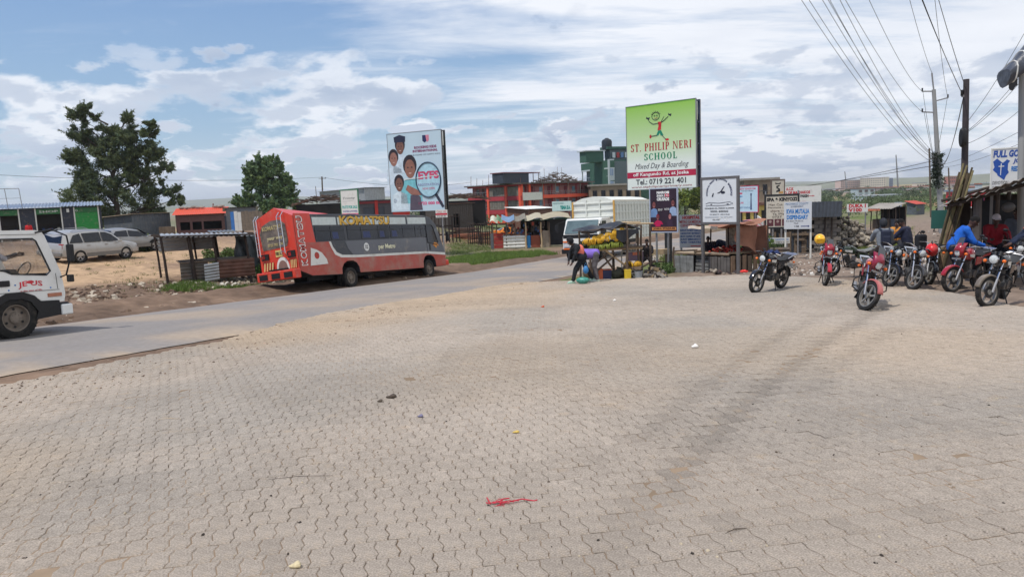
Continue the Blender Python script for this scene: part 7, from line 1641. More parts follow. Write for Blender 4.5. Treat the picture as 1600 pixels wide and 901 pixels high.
MB().box((0, -.05, 0), (.34, .2, .42)).build('bag_body', M_['cloth_dark'], root, bevel=.07, segs=4); MB().tube([(-.08, 0, .2), (0, 0, .28), (.08, 0, .2)], .014, 6).build('handle', M_['cloth_dark'], root)
q = std(1399, 27); person('person in an orange and yellow top half hidden behind the navy jacketed rider', q, -2.2, dict(sit), shirt=(206, 140, 60), trouser=(40, 40, 46), scale=.95)
q = std(1461, 53); person('person walking up the side road in dark skirt with a red and yellow shawl', q, -1.5, dict(eL=(.05, .26, 1.14), hL=(.18, .2, 1.12), eR=(.05, -.26, 1.14), hR=(.18, -.2, 1.12), kL=(.12, .08, .52), aL=(.16, .09, .08), kR=(-.04, -.08, .50), aR=(-.16, -.09, .10)), shirt=(150, 60, 62), skirt=(36, 34, 50), trouser=(36, 34, 50), hood=(40, 34, 40))
q = std(1473, 54.5); root = T('dog', 'small brown dog following the walker on the side road', 'dog', q, -1.2)
b = MB(); b.cap2((-.22, 0, .34), (.18, 0, .36), .085, .10); b.cap2((.18, 0, .38), (.30, 0, .50), .06, .05); b.cap2((.30, 0, .52), (.42, 0, .48), .06, .03); b.cap2((-.24, 0, .38), (-.38, 0, .50), .025, .012, 6)
for y in (-.06, .06): b.cap2((.18, y, .30), (.19, y, .16), .035, .022, 7); b.cap2((.19, y, .16), (.20, y, .02), .022, .02, 7); b.cap2((-.2, y, .30), (-.14, y, .20), .05, .03, 7); b.cap2((-.14, y, .20), (-.24, y, .13), .028, .02, 7); b.cap2((-.24, y, .13), (-.22, y, .02), .02, .02, 7); b.cap2((.29, y * .7, .56), (.28, y, .62), .022, .008, 6)
o = b.build('body', flat('tan_fur', (170, 104, 62), rough=.9), root, True); m_ = o.modifiers.new('r', 'REMESH'); m_.mode = 'VOXEL'; m_.voxel_size = .014; m_.use_smooth_shade = True
# people under the shelter
q = std(1497, 15.9)
person('person in a bright blue jacket leaning forward at the left post of the shelter', q, -.35, dict(pel=(-.10, 0, .92), che=(.06, 0, 1.20), nek=(.18, 0, 1.36), hed=(.28, 0, 1.48), sL=(.10, .19, 1.31), sR=(.10, -.19, 1.31), eL=(.22, .24, 1.06), eR=(.24, -.22, 1.04), hL=(.44, .12, .96), hR=(.46, -.10, .96)), shirt=(28, 96, 190), trouser=(40, 44, 56), hair=True)
q = std(1552, 18.0)
person('person in a dark red shirt and pale cap in the shade of the shelter', q, -1.9, dict(sit, pel=(0, 0, .86), hed=(.10, 0, 1.49)), shirt=(140, 24, 36), trouser=(30, 30, 36), cap=(206, 196, 200))
q = std(1586, 18.6); person('person in a washed grey shirt at the back of the shelter', q, -2.3, None, shirt=(96, 102, 112), trouser=(46, 50, 66), sleeves='short')
q = std(1612, 14.6); person('person in navy sleeves with an orange armband cut by the right edge', q, 2.6, dict(eL=(.12, .24, 1.18), hL=(.34, .22, 1.02), eR=(.14, -.24, 1.18), hR=(.36, -.14, .98)), shirt=(34, 42, 62), trouser=(110, 30, 36))
MB_ = MB().tube([(.03, .20, 1.33), (.065, .225, 1.25)], [.082, .074], 14); MB_.tube([(.03, -.20, 1.33), (.08, -.225, 1.25)], [.082, .074], 14); MB_.build('armband', flat('orange_cloth', (240, 100, 40)), [o for o in COL.objects if o.get('label', '').startswith('person in navy sleeves')][0], True)
# sellers
q = on(*at_depth(1103, 27.2)[:2]); person('person with black hair sitting low behind the heap of tomatoes', q, -1.7, dict(sit), shirt=(40, 34, 44), trouser=(50, 40, 40), scale=.80)
q = on(*at_depth(1130, 27.4)[:2]); person('person in navy bending behind the right side of the tomatoes', q, 3.0, dict(pel=(-.15, 0, .84), che=(.16, 0, 1.02), nek=(.34, 0, 1.02), hed=(.46, 0, .98), sL=(.24, .17, 1.02), sR=(.24, -.17, 1.02), eL=(.36, .2, .86), eR=(.36, -.2, .86), hL=(.52, .1, .84), hR=(.52, -.1, .84)), shirt=(30, 34, 54), trouser=(40, 40, 50))
q = on(*at_depth(1008, 25.6)[:2]); person('person in black seated among the goods right of the hanging bananas', q, -1.9, dict(sit), shirt=(30, 28, 32), trouser=(36, 32, 36), scale=.82)
q = at_depth(48, 64); person('person in a red top standing before the left green shop', q, -1.2, None, shirt=(196, 40, 44), trouser=(70, 64, 60))
# driver of the truck
root = person('person in a white shirt driving the white delivery truck', (0, 0, 0), 0, dict(pel=(0, 0, .30), che=(.02, 0, .62), nek=(.04, 0, .80), hed=(.08, 0, .95), sL=(.02, .19, .74), sR=(.02, -.19, .74), eL=(.24, .22, .58), eR=(.22, -.22, .60), hL=(.52, .14, .66), hR=(.50, -.16, .66), kL=(.42, .12, .30), aL=(.62, .12, .02), kR=(.42, -.12, .30), aR=(.62, -.12, .02)), shirt=(206, 200, 206), sleeves='short')
mw = TRUCK.matrix_basis.copy(); p_ = Matrix.LocRotScale(TRUCK.location, TRUCK.rotation_euler, TRUCK.scale) @ Vector((-.22, -.52, 1.22)); root.location = p_; root.rotation_euler = TRUCK.rotation_euler
# ================================================================== STALLS
def frame_at(px0, px1, d0, d1, name, label, cat):
 A = at_depth(px0, d0); B = at_depth(px1, d1); d = Vector((B.x - A.x, B.y - A.y, 0)); W = d.length; rz = math.atan2(d.y, d.x)
 root = T(name, label, cat, A, rz)
 def U(px): return (px - px0) / (px1 - px0) * W
 def Z(px, py, y=0):      # local height of a pixel on the front plane
  t = (px - px0) / (px1 - px0); dd = d0 + (d1 - d0) * t + y * math.cos(rz); return P(px, py, dd).z - A.z
 return root, U, Z, W, A
def cloth_grid(mb, f, nu=16, nv=10, m=0):
 vs = [f(i / (nu - 1), j / (nv - 1)) for i in range(nu) for j in range(nv)]
 return mb.add(vs, [(i * nv + j, (i + 1) * nv + j, (i + 1) * nv + j + 1, i * nv + j + 1) for i in range(nu - 1) for j in range(nv - 1)], m)
def stick(root, a, b, r=.035, m=None, name='post', n=7, wob=.03):
 a = Vector(a); b = Vector(b); k = (b - a).length; pts = [a.lerp(b, t) + Vector((R.uniform(-wob, wob), R.uniform(-wob, wob), 0)) * (0 < t < 1) for t in (0, .35, .7, 1)]
 return MB().tube(pts, [r * 1.1, r, r * .95, r * .85], n).build(name, m or M_['pole'], root, True)
def banana_stall():
 root, U, Z, W, A = frame_at(905, 1018, 24.2, 24.5, 'banana_stall', 'pole stall under black tarpaulin with yellow bananas hanging along its front', 'stall')
 top = Z(975, 350); zl = Z(915, 363)
 for px, y, h in ((917, 0, zl), (975, -.1, top), (998, .3, Z(998, 362)), (1016, .2, Z(1016, 350)), (1006, .5, Z(1006, 352)), (918, 1.6, zl), (975, 1.7, top), (1016, 1.7, top - .1)): stick(root, (U(px), y, -.2), (U(px), y, h), .04 if px != 975 else .05)
 for y in (0.1, 1.6): stick(root, (U(978), y, Z(978, 350)), (U(1020), y, Z(1020, 349)), .03, M_['palewood'], 'rail')
 stick(root, (U(905), .0, Z(905, 362)), (U(998), 0, Z(998, 352)), .03, None, 'rail')
 t_ = MB()
 def f(u, v):
  px = 904 + 94 * u; pk = 1 - abs(u - .78) / .78 if u < .78 else 1 - (u - .78) / .22 * .55
  z = Z(px, 361) + (top - Z(975, 361) + .05) * max(0, pk) - .42 * (math.sin(math.pi * v) ** 1) * (.35 if .1 < u < .95 else .1)
  return (U(px) + .05 * math.sin(7 * v), -.15 + 1.6 * v, z + .03 * math.sin(11 * u + 5 * v) + .02 * math.sin(23 * u) - .10 * (v < .05) * abs(math.sin(9 * u)))
 o = cloth_grid(t_, f, 22, 12).build('tarpaulin', M_['tarp'], root, True); md = o.modifiers.new('t', 'SOLIDIFY'); md.thickness = .012
 t_ = MB(); cloth_grid(t_, lambda u, v: (U(958 + 34 * u), -.17 - .05 * math.sin(8 * u), Z(975, 362) - .02 - v * (.28 + .14 * math.sin(5 * u)) + .1), 12, 5).build('tarpaulin_flap', M_['tarp'], root, True)
 zt = Z(940, 389)
 MB().box(((U(917) + U(1000)) / 2, .7, zt), (U(1000) - U(912), 1.3, .05)).build('table_top', M_['wood'], root)
 for k in range(5): MB().box((U(915 + k * 19), .1 + .01 * k, zt - .05), (.5, .05, .04)).build('table_edge', M_['palewood'], root)
 for a, b in (((945, 392), (977, 418)), ((918, 420), (950, 394)), ((930, 424), (962, 398)), ((955, 420), (940, 396))): stick(root, (U(a[0]), .15, Z(*a)), (U(b[0]), .15, Z(*b)), .035, M_['palewood'] if a[0] == 945 else None, 'strut')
 # hanging bananas in hands
 bm = [mat('banana_yellow', lin((208, 160, 36)), rough=.5, var=.15, vs=20), mat('banana_green', lin((120, 130, 44)), rough=.5, var=.2, vs=20)]
 bl = []
 for v in range(4):
  b = MB()
  for k in range(11):
   a = R.uniform(-1.1, 1.1); c = R.uniform(-.08, .08); pts = [Vector((c * .5, 0, 0)), Vector((math.sin(a) * .06 + c, -.05, -.06)), Vector((math.sin(a) * .11 + c, -.07, -.14)), Vector((math.sin(a) * .10 + c, -.05, -.20))]
   b.tube(pts, [.012, .022, .022, .008], 6, m=0)
  me = b.mesh('banana_hand', bm[0]); shade(me, 60); bl.append(me)
  g = bpy.data.meshes.new_from_object(bpy.data.objects.new('t', me)); g.materials[0] = bm[1]; bl.append(g)
 GR = 'hands of bananas hanging at the front of the stall'
 k = 0
 for px, py in [(914 + i * 5.3, 374 - 1.6 * i + (4 if i % 2 else 0)) for i in range(12)] + [(922, 384), (931, 383), (941, 382), (951, 380), (961, 379)]:
  if 958 < px < 966 and py < 372: py += 6
  me = bl[(k * 2) % 8] if k < 12 else bl[(k * 2 + 1) % 8]; o = obj('banana_hand', me, root, (U(px), -.05 + R.uniform(-.04, .04), Z(px, py - 2)), (0, 0, R.uniform(-.4, .4)), (1.0,) * 3); k += 1
 gp = MB()
 for _ in range(260): x = R.uniform(U(915), U(972)); gp.tube([(x, R.uniform(.1, 1.1), zt + .04 + R.random() * .16), (x + R.uniform(-.1, .1), R.uniform(.1, 1.1), zt + .10 + R.random() * .16)], [.03, .02], 5, m=R.randrange(2))
 o = gp.build('produce_heap', [flat('produce_green', (74, 88, 44)), flat('produce_dark', (50, 56, 36))], root); o['kind'] = 'stuff'
banana_stall()
def solid(name, label, cat, px, py, size, m, rot=0, kind='box', dz=0, group=None, d=None, parts=None):
 q = gl(px, py) if d is None else P(px, py, d); q.z += dz
 root = T(name, label, cat, q, rot, group); sx, sy, sz = size
 if kind == 'box': MB().box((0, 0, sz / 2), size).build('shell', m, root, bevel=min(size) * .12); MB().box((0, 0, sz), (sx * 1.05, sy * 1.05, sz * .08)).build('lid', parts or m, root, bevel=.008)
 elif kind == 'sack':
  b = MB().ball((0, 0, sz / 2), (sx / 2, sy / 2, sz / 2), 14, 9); b.v = [(x * (1 + .2 * math.sin(7 * z + 5 * y)), y * (1 + .2 * math.sin(9 * x + z * 4)), max(0, z + .04 * math.sin(17 * x))) for x, y, z in b.v]; b.build('shell', m, root, True); MB().cyl((0, 0, sz * .9), (.02, .01, sz * 1.12), .05, 8, r2=.07).build('neck', parts or m, root, True)
 elif kind == 'drum':
  MB().lathe([(0, 0), (sx / 2 * .85, 0), (sx / 2, sz * .9), (sx / 2 * 1.06, sz), (sx / 2 * .94, sz), (sx / 2 * .9, sz * .85), (0, sz * .85)], n=16).build('shell', m, root, True); MB().tube([(-sx / 2, 0, sz * .95), (0, -sx * .55, sz * .7), (sx / 2, 0, sz * .95)], .006, 5).build('handle', M_['steel'], root)
 return root
solid('crate', 'blue and orange printed carton on the ground under the banana table', 'carton', 947, 437, (.34, .3, .36), flat('carton_blue', (60, 66, 104)), .1, parts=flat('carton_orange', (190, 96, 60)))
solid('crate', 'orange sided carton left of the blue one under the banana table', 'carton', 938, 438, (.14, .3, .40), flat('carton_orange', (0, 0, 0)), .05)
solid('sack', 'brown sack slumped beneath the left end of the banana table', 'sack', 922, 437, (.45, .4, .55), flat('jute', (126, 104, 82), rough=.95, var=.2, vs=12), kind='sack')
solid('sack', 'grey green sack beneath the middle of the banana table', 'sack', 966, 436, (.5, .4, .38), flat('grey_green_sack', (92, 92, 76), rough=.95, var=.2, vs=12), kind='sack')
solid('jerrycan', 'yellow plastic jerrycan beside the middle post of the banana stall', 'jerrycan', 981, 437, (.20, .16, .34), flat('jerrycan_yellow', (216, 186, 54), rough=.4), .2)
solid('bucket', 'pale bucket standing right of the small cart wheel', 'bucket', 998, 436, (.28, .28, .28), flat('bucket_grey', (150, 156, 160), rough=.4), kind='drum')
def cart():
 q = gl(988, 436); root = T('hand_cart', 'small wheeled hand cart piled with bananas in front of the white table', 'cart', q, -.3)
 wheel(root, (0, -.1, .20), .20, .06, M_['steel'], 'moto', rimr=.75); wheel(root, (0, .34, .20), .20, .06, M_['steel'], 'moto', rimr=.75)
 MB().box((0, .12, .38), (.62, .5, .10)).build('tray', M_['wood'], root); MB().bar((.3, .0, .38), (.75, .0, .62), .04).bar((.3, .25, .38), (.75, .25, .62), .04).build('handle', M_['darkwood'], root)
 me = [o.data for o in COL.objects if o.name.startswith('banana_hand')][0]
 for k in range(7): obj('banana_hand', me, root, (R.uniform(-.22, .22), R.uniform(-.1, .3), .60), (R.uniform(-.5, .5), 0, R.uniform(0, 3)), (.85,) * 3)
cart()
def white_table():
 root, U, Z, W, A = frame_at(976, 1000, 24.9, 25.1, 'goods_table', 'white metal table with tins and a printed front behind the hand cart', 'table')
 MB().box((W / 2, .2, .92), (W + .05, .5, .03)).build('table_top', M_['dirty_white'], root); MB().box((W / 2, -.06, .76), (W, .02, .30)).build('front_panel', flat('mauve_print', (128, 108, 124)), root)
 fig(root, flat('coral_print', (222, 130, 96)), [(W * .3, .80), (W * .92, .80), (W * .92, .90), (W * .3, .90)], y=-.08)
 for x in (.02, W - .02):
  for y in (-.04, .42): MB().box((x, y, .45), (.03, .03, .9)).build('leg', M_['dirty_white'], root)
 for x, r_, h, c in ((.08, .04, .18, (180, 40, 50)), (.20, .035, .12, (220, 220, 214)), (.30, .05, .20, (206, 214, 216)), (.42, .08, .26, (216, 196, 186)), (.50, .04, .15, (210, 110, 70))):
  o = MB().lathe([(0, 0), (r_, 0), (r_, h * .8), (r_ * .5, h), (0, h)], n=12).build('container', flat('tin_%d_%d_%d' % c, c, rough=.4), None, True); o.location = A + Matrix.Rotation(root.rotation_euler.z, 3, 'Z') @ Vector((x, .1, .935))
  tag(o, {180: 'red bottle', 220: 'small white tin', 206: 'tall pale jar', 216: 'pinkish bucket', 210: 'orange tin'}[c[0]] + ' standing on the white goods table', 'container')
white_table()
r_ = solid('bench', 'pale plank bench in front of the billboard post', 'bench', 1030, 424, (.01, .01, .01), M_['palewood'], d=None)
for o in list(r_.children): bpy.data.objects.remove(o)
MB().box((0, 0, .78), (.80, .3, .20)).build('seat', M_['palewood'], r_)
for x in (-.3, .3): MB().box((x, 0, .34), (.06, .2, .7)).build('leg', M_['wood'], r_)
MB().box((0, 0, .38), (.65, .05, .05)).build('stretcher', M_['wood'], r_)
def rubbish(px0, px1, py, n, hgt, label, seed, cols, d=None):
 rs = random.Random(seed); b = MB()
 for _ in range(n):
  px = rs.uniform(px0, px1); q = gl(px, py + rs.uniform(-5, 3)); t = 1 - abs((px - (px0 + px1) / 2) / (px1 - px0) * 2); s_ = rs.uniform(.03, .14)
  b.box((q.x, q.y, q.z + rs.random() * hgt * t), (s_ * 2, s_, s_ * rs.uniform(.2, .9)), (rs.uniform(-.6, .6), rs.uniform(-.6, .6), rs.uniform(0, 3)), m=rs.randrange(len(cols)))
 o = b.build('rubbish', [flat('rub_%d_%d_%d' % c, c, rough=.85, var=.2) for c in cols]); tag(o, label, 'rubbish', kind='stuff')
rubbish(1004, 1040, 434, 150, .42, 'heap of grey rags and sticks at the foot of the billboard post', 3, [(92, 86, 80), (130, 124, 116), (60, 54, 52), (150, 130, 100)])
rubbish(1085, 1150, 425, 70, .12, 'scraps of cloth and card in front of the tomato stall', 5, [(96, 74, 70), (150, 140, 126), (60, 50, 50)])
rubbish(280, 400, 447, 150, .10, 'scatter of pale stones and litter in front of the frame stall', 6, [(190, 184, 172), (150, 140, 120), (110, 96, 84)])
rubbish(1190, 1320, 392, 140, .3, 'dark rubble along the foot of the iron kiosk', 8, [(70, 66, 62), (96, 88, 80), (50, 48, 46)])
def tomato_stall():
 root, U, Z, W, A = frame_at(1049, 1138, 26.9, 25.2, 'tomato_stall', 'patched timber and sheet stall with a heap of tomatoes under a brown tarp', 'stall')
 h = Z(1095, 397.5); dp = 1.7
 zs = mat('flaking_sheet', lin((128, 130, 128)), rough=.7, var=.35, vs=4, dirt=lin((84, 80, 76)), da=.5, ds=5)
 for x0, x1, n, m_ in ((1049, 1082, 3, zs), (1105, 1138, 7, mat('grey_plank', lin((98, 94, 90)), rough=.9, var=.3, vs=3))):
  for k in range(n):
   a = U(x0 + (x1 - x0) * k / n); b = U(x0 + (x1 - x0) * (k + 1) / n); MB().box(((a + b) / 2, R.uniform(-.012, .012), h / 2 - .05), (b - a - .015, .03, h - R.uniform(0, .06))).build('plank', m_, root)
 for k in range(5): MB().box((U(1094), .08 + .02 * k, .08 + k * .13), (U(1105) - U(1082), .02, .10), (0, .03, 0)).build('plank', zs, root)
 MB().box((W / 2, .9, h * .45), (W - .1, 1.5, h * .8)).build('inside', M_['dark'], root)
 side = Vector((.35, dp, 0))
 for k in range(6):
  a = Vector((W, 0, 0)) + side * (k / 6); b = Vector((W, 0, 0)) + side * ((k + 1) / 6); MB().bar(a.lerp(b, .5) + Vector((0, 0, -.1)), a.lerp(b, .5) + Vector((0, 0, h - R.uniform(0, .1))), (b - a).length - .02, .03, up=(1, 0, 0)).build('plank', M_['wood'] if k % 2 else mat('brown_plank', lin((126, 104, 84)), rough=.9, var=.3), root)
 c_ = MB(); corr(c_, Vector((W, 0, 0)) + side, (.75, .5, 0), (0, 0, 1), .9, h * 1.2, .13, .016, vertical=False); c_.build('iron_sheet', mat('dull_sheet', (0, 0, 0)), root)
 for a, b in ((1049, 1083), (1084, 1136)):
  MB().box(((U(a) + U(b)) / 2, .8, h + .01), (U(b) - U(a), 1.5, .02), (-.05, 0, 0)).build('counter_top', mat('card_board', lin((186, 166, 140)), rough=.9, var=.1), root)
  for x in (a, b): MB().box((U(x), .8, h + .05), (.05, 1.6, .05), (-.05, 0, 0)).build('counter_rim', M_['wood'], root)
  MB().box(((U(a) + U(b)) / 2, .02, h + .01), (U(b) - U(a), .05, .05)).build('counter_rim', M_['wood'], root)
 stick(root, (U(1050), 0, 0), (U(1050), 0, h + .25), .04)
 tm = MB().ball((0, 0, 0), (.048, .048, .042), 10, 7).mesh('tomato', mat('tomato_red', lin((150, 44, 30)), rough=.35, var=.3, vs=15)); shade(tm, 180)
 M0 = Matrix.LocRotScale(A, root.rotation_euler, None)
 for k in range(75):
  px = R.uniform(1098, 1136); y = R.uniform(.35, 1.25); lay = max(0, .22 - abs(px - 1118) / 19 * .15) * R.random()
  q = M0 @ Vector((U(px), y, h + .06 + lay)); o = obj('tomato', tm, None, q, (0, 0, R.random() * 6)); tag(o, 'red tomato in the heap on the counter of the patched timber stall', 'tomato', 'tomatoes heaped on the counter')
 # frame and cloth over the counter
 zt = Z(1100, 353)
 for px, y in ((1075, 1.5), (1122, .6), (1122, 1.6), (1160, 1.6)): stick(root, (U(px), y, 0), (U(px), y, zt - .05), .03, M_['darkwood'])
 brn = mat('brown_tarp', lin((146, 102, 82)), rough=.85, var=.3, vs=2.5, bump=.4, bs=8); crm = mat('cream_tarp', lin((206, 190, 170)), rough=.8, var=.15)
 def f(u, v): px = 1071 + 82 * u; return (U(px), .2 + 1.7 * v, Z(px, 355 - 3 * u) + .06 * math.sin(9 * u) - .12 * math.sin(math.pi * v) + .10 * v)
 cloth_grid(MB(), f, 20, 8).build('awning', brn, root, True)
 cloth_grid(MB(), lambda u, v: (U(1070 + 46 * u), .16 - .03 * v, Z(1090, 353.5) - .10 * v + .02 * math.sin(12 * u)), 14, 3).build('awning_edge', crm, root, True)
 cloth_grid(MB(), lambda u, v: (U(1141) + .16 * u + .04 * math.sin(6 * v), .2 + 1.2 * u, zt + .05 - v * (zt - h + .05) * (.55 + .45 * u) - .05 * math.sin(7 * u)), 12, 12).build('side_cloth', brn, root, True)
 cloth_grid(MB(), lambda u, v: (U(1118 + 40 * u), 1.75, zt - .1 - v * (zt - h + .1) + .03 * math.sin(9 * u)), 12, 8).build('back_cloth', brn, root, True)
 cloth_grid(MB(), lambda u, v: (U(1094 + 22 * u), 1.7, zt - .1 - v * (zt - h)), 8, 8).build('back_cloth', mat('striped_cloth', lin((170, 160, 146)), rough=.9, var=.5, vs=14), root, True)
tomato_stall()
def patched_stall():
 root, U, Z, W, A = frame_at(767, 885, 60, 60, 'roadside_stall', 'long pole stall with patched cloth roof and striped iron front beyond the road', 'stall')
 for px, y in ((768, 0), (773, 2.2), (789, 0), (797, 2.2), (803, 0), (819, -.1), (843, -.1), (855, 1.2), (885, .2), (829, 2.2), (856, -.1)): stick(root, (U(px), y, -.2), (U(px), y, Z(px, 347)), .07 if px in (819, 843) else .045, M_['palewood'] if px in (819, 843, 797) else M_['wood'])
 cols = [mat('patch_%d' % i, lin(c), rough=.8, var=.2, vs=2) for i, c in enumerate([(190, 190, 170), (104, 140, 104), (110, 136, 164), (120, 114, 102), (170, 162, 140), (160, 150, 126)])]
 for i, (a, b) in enumerate(((764, 776), (774, 784), (782, 802), (800, 820), (818, 845), (842, 890))):
  cloth_grid(MB(), lambda u, v: (U(a + (b - a) * u), -.5 + 3.2 * v, Z(a, 344.5 - .03 * (a - 764)) + .12 * math.sin(5 * u + i) - .12 * math.sin(math.pi * v) + .24 * v - .12 * (v < .05) + .03 * i), 8, 8).build('roof_cloth', cols[i], root, True)
 c_ = MB(); corr(c_, (U(784), -.05, 0), (1, 0, 0), (0, 0, 1), U(820) - U(784), Z(784, 369), .25, .03, vertical=False); c_.build('iron_sheet', M_['dirty_white'], root)
 for k in range(4): MB().box(((U(769) + U(783)) / 2, -.05, .2 + k * .32), (U(783) - U(769), .05, .29)).build('plank', mat('brick_red_board', lin((150, 52, 46)), rough=.8, var=.15), root)
 MB().box((U(766), -.02, .65), (.22, .05, 1.3)).build('plank', M_['grey_iron'], root)
 for a, b, m_ in ((821, 826, flat('blue_plastic', (50, 130, 190))), (827, 841, mat('terracotta', lin((140, 76, 58)), rough=.9)), (845, 856, mat('beige_wrap', lin((150, 136, 120)), rough=.9))): MB().box(((U(a) + U(b)) / 2, .2, .5), (U(b) - U(a), .3, 1.0 if a != 845 else 1.7)).build('side_panel', m_, root)
 MB().box(((U(856) + U(884)) / 2, 2.0, 1.1), (U(884) - U(856), .05, 2.2)).build('dark_cloth', M_['tarp'], root)
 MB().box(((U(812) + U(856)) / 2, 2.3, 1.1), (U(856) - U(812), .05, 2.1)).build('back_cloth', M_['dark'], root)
 g = MB(); rs = random.Random(9)
 for _ in range(60): g.box((rs.uniform(U(786), U(850)), rs.uniform(.3, 1.6), rs.uniform(1.0, 2.0)), (.18, .15, rs.uniform(.1, .4)), m=rs.randrange(4))
 o = g.build('hanging_goods', [flat('g1', (170, 66, 50)), flat('g2', (70, 100, 150)), flat('g3', (120, 110, 100)), flat('g4', (60, 50, 46))], root); o['kind'] = 'stuff'
 MB().box(((U(784) + U(818)) / 2, .8, 1.15), (U(818) - U(784), 1.4, .05)).build('table_top', M_['wood'], root)
patched_stall()
c = at_depth(795, 92); suv('orange car half hidden behind the posts of the patched stall', (c.x, c.y, H(c.x, c.y)), .3, paint('orange_paint', (236, 130, 30)), wagon=False)
def timber(label, px, d, L_, n, seed, col):
 A = at_depth(px, d); root = T('timber_pile', label, 'timber', A, .1); rs = random.Random(seed); m_ = mat('timber_%d' % seed, lin(col), rough=.9, var=.25)
 for k in range(n): MB().box((rs.uniform(-.5, .5), (k % 4) * .3, .08 + (k // 4) * .12), (L_ * rs.uniform(.7, 1), .24, .06), (0, rs.uniform(-.06, .06), rs.uniform(-.08, .08))).build('plank', m_, root)
 for x in (-L_ / 3, L_ / 3): MB().box((x, .5, 0), (.1, 1.4, .12)).build('bearer', M_['darkwood'], root)
timber('stack of reddish boards left of the patched stall', 735, 76, 4.6, 24, 41, (150, 98, 74)); timber('flatter stack of tan boards close to the patched stall', 758, 70, 4.4, 14, 42, (160, 128, 98)); timber('dark boards stacked behind the reddish ones', 722, 84, 3.6, 28, 43, (104, 80, 68))
def racks(label, px0, px1, d, h, seed):
 root, U, Z, W, A = frame_at(px0, px1, d, d + 1, 'pole_rack', label, 'rack'); rs = random.Random(seed); n = 7
 for k in range(n):
  for y in (0, 1.6): stick(root, (W * k / (n - 1), y, -.1), (W * k / (n - 1), y, h * rs.uniform(.8, 1)), .05, M_['darkwood'], n=5)
 for z in (.25, .55, .9):
  for y in (0, 1.6): stick(root, (0, y, h * z), (W, y, h * z * rs.uniform(.92, 1)), .04, M_['darkwood'], 'rail', n=5)
racks('bare pole racks standing just right of the bus front', 684, 716, 66, 2.6, 3)
racks('leaning pole fence between the boards and the patched stall', 745, 766, 66, 2.2, 4)
# iron kiosk behind the dispensary sign
def kiosk():
 root, U, Z, W, A = frame_at(1196, 1308, 38.5, 37.0, 'iron_kiosk', 'dark iron roofed kiosk of blocks and boards behind the dispensary sign', 'kiosk')
 h = Z(1290, 337); t = Z(1290, 315); ds = mat('dark_ribbed', lin((62, 66, 72)), rough=.55, metal=.3, var=.2)
 c_ = MB(); corr(c_, (U(1262), -.5, h - .05), (1, 0, 0), Vector((.05, .30, .9)), U(1312) - U(1262), (t - h) * 1.15, .16, .022); c_.build('roof', ds, root)
 c_ = MB(); corr(c_, (U(1196), .0, t - .35), (1, 0, 0), Vector((0, 1, -.05)), U(1318) - U(1196), 3.2, .2, .02); c_.build('roof', M_['zinc'], root)
 bw = mat('rough_block', lin((118, 112, 104)), rough=.95, var=.3, vs=2); me = MB().box((0, 0, 0), (.40, .14, .19)).mesh('block', bw)
 MB().box(((U(1262) + U(1306)) / 2, .12, h / 2), (U(1306) - U(1262), .12, h)).build('wall', M_['dark'], root)
 for r_ in range(int(h / .21)):
  for c in range(5):
   x = U(1264) + .21 + c * .43 + (.2 if r_ % 2 else 0)
   if x < U(1308): obj('block', me, root, (x, .0 + R.uniform(-.01, .01), .12 + r_ * .21))
 for k in range(16):
  a = U(1199 + k * 4); MB().box((a + .06, .0, .55 + .0), (.11, .03, 1.05 + .1 * math.sin(k))).build('plank', M_['wood'] if k % 3 else ds, root)
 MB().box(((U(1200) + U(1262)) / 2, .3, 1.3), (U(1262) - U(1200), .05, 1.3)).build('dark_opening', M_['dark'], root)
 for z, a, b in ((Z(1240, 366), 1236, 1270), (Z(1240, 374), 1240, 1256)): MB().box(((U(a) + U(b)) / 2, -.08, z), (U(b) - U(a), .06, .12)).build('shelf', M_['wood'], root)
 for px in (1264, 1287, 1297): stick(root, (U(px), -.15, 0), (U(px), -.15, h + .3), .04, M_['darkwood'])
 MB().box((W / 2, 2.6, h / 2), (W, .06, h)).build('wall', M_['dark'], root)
kiosk()
def heap():
 q = at_depth(1340, 38.5); root = T('stone_heap', 'tall heap of rough building stones under the red lettered board', 'stone heap', q); ms = []
 rs = random.Random(2)
 for v in range(6):
  b = MB().ball((0, 0, 0), (1, .8, .7), 7, 5); b.v = [tuple(np.array(p) * rs.uniform(.75, 1.15)) for p in b.v]; ms.append(b.mesh('stone', mat('heap_stone_%d' % (v % 3), lin([(168, 158, 142), (134, 126, 114), (110, 102, 94)][v % 3]), rough=.95, var=.25, vs=3)))
 for k in range(290):
  t = rs.uniform(-1, 1); x = t * 1.35 - .1; hh = 1.75 * (1 - abs(t + .35) ** 1.3 * .75); z = rs.uniform(.05, max(.15, hh)); y = -1.0 + 1.1 * z / 1.8 + rs.uniform(0, .8); s_ = rs.uniform(.08, .19)
  obj('stone', ms[k % 6], root, (x, y, z), (rs.uniform(0, 3), rs.uniform(0, 3), rs.uniform(0, 3)), (s_, s_, s_))
 MB().ball((-.1, .3, .3), (.9, .45, .8), 8, 6).build('core', M_['stone'], root)
 q = at_depth(1372, 40); root = T('stone_heap', 'lower spread of dark stones right of the tall heap', 'stone heap', q)
 for k in range(90): t = rs.uniform(-1, 1); s_ = rs.uniform(.06, .15); obj('stone', ms[(k * 5) % 6], root, (t * 1.1, rs.uniform(-.8, .6), rs.uniform(0, .9) * (1 - abs(t)) + .05), (rs.uniform(0, 3), rs.uniform(0, 3), 0), (s_,) * 3)
heap()
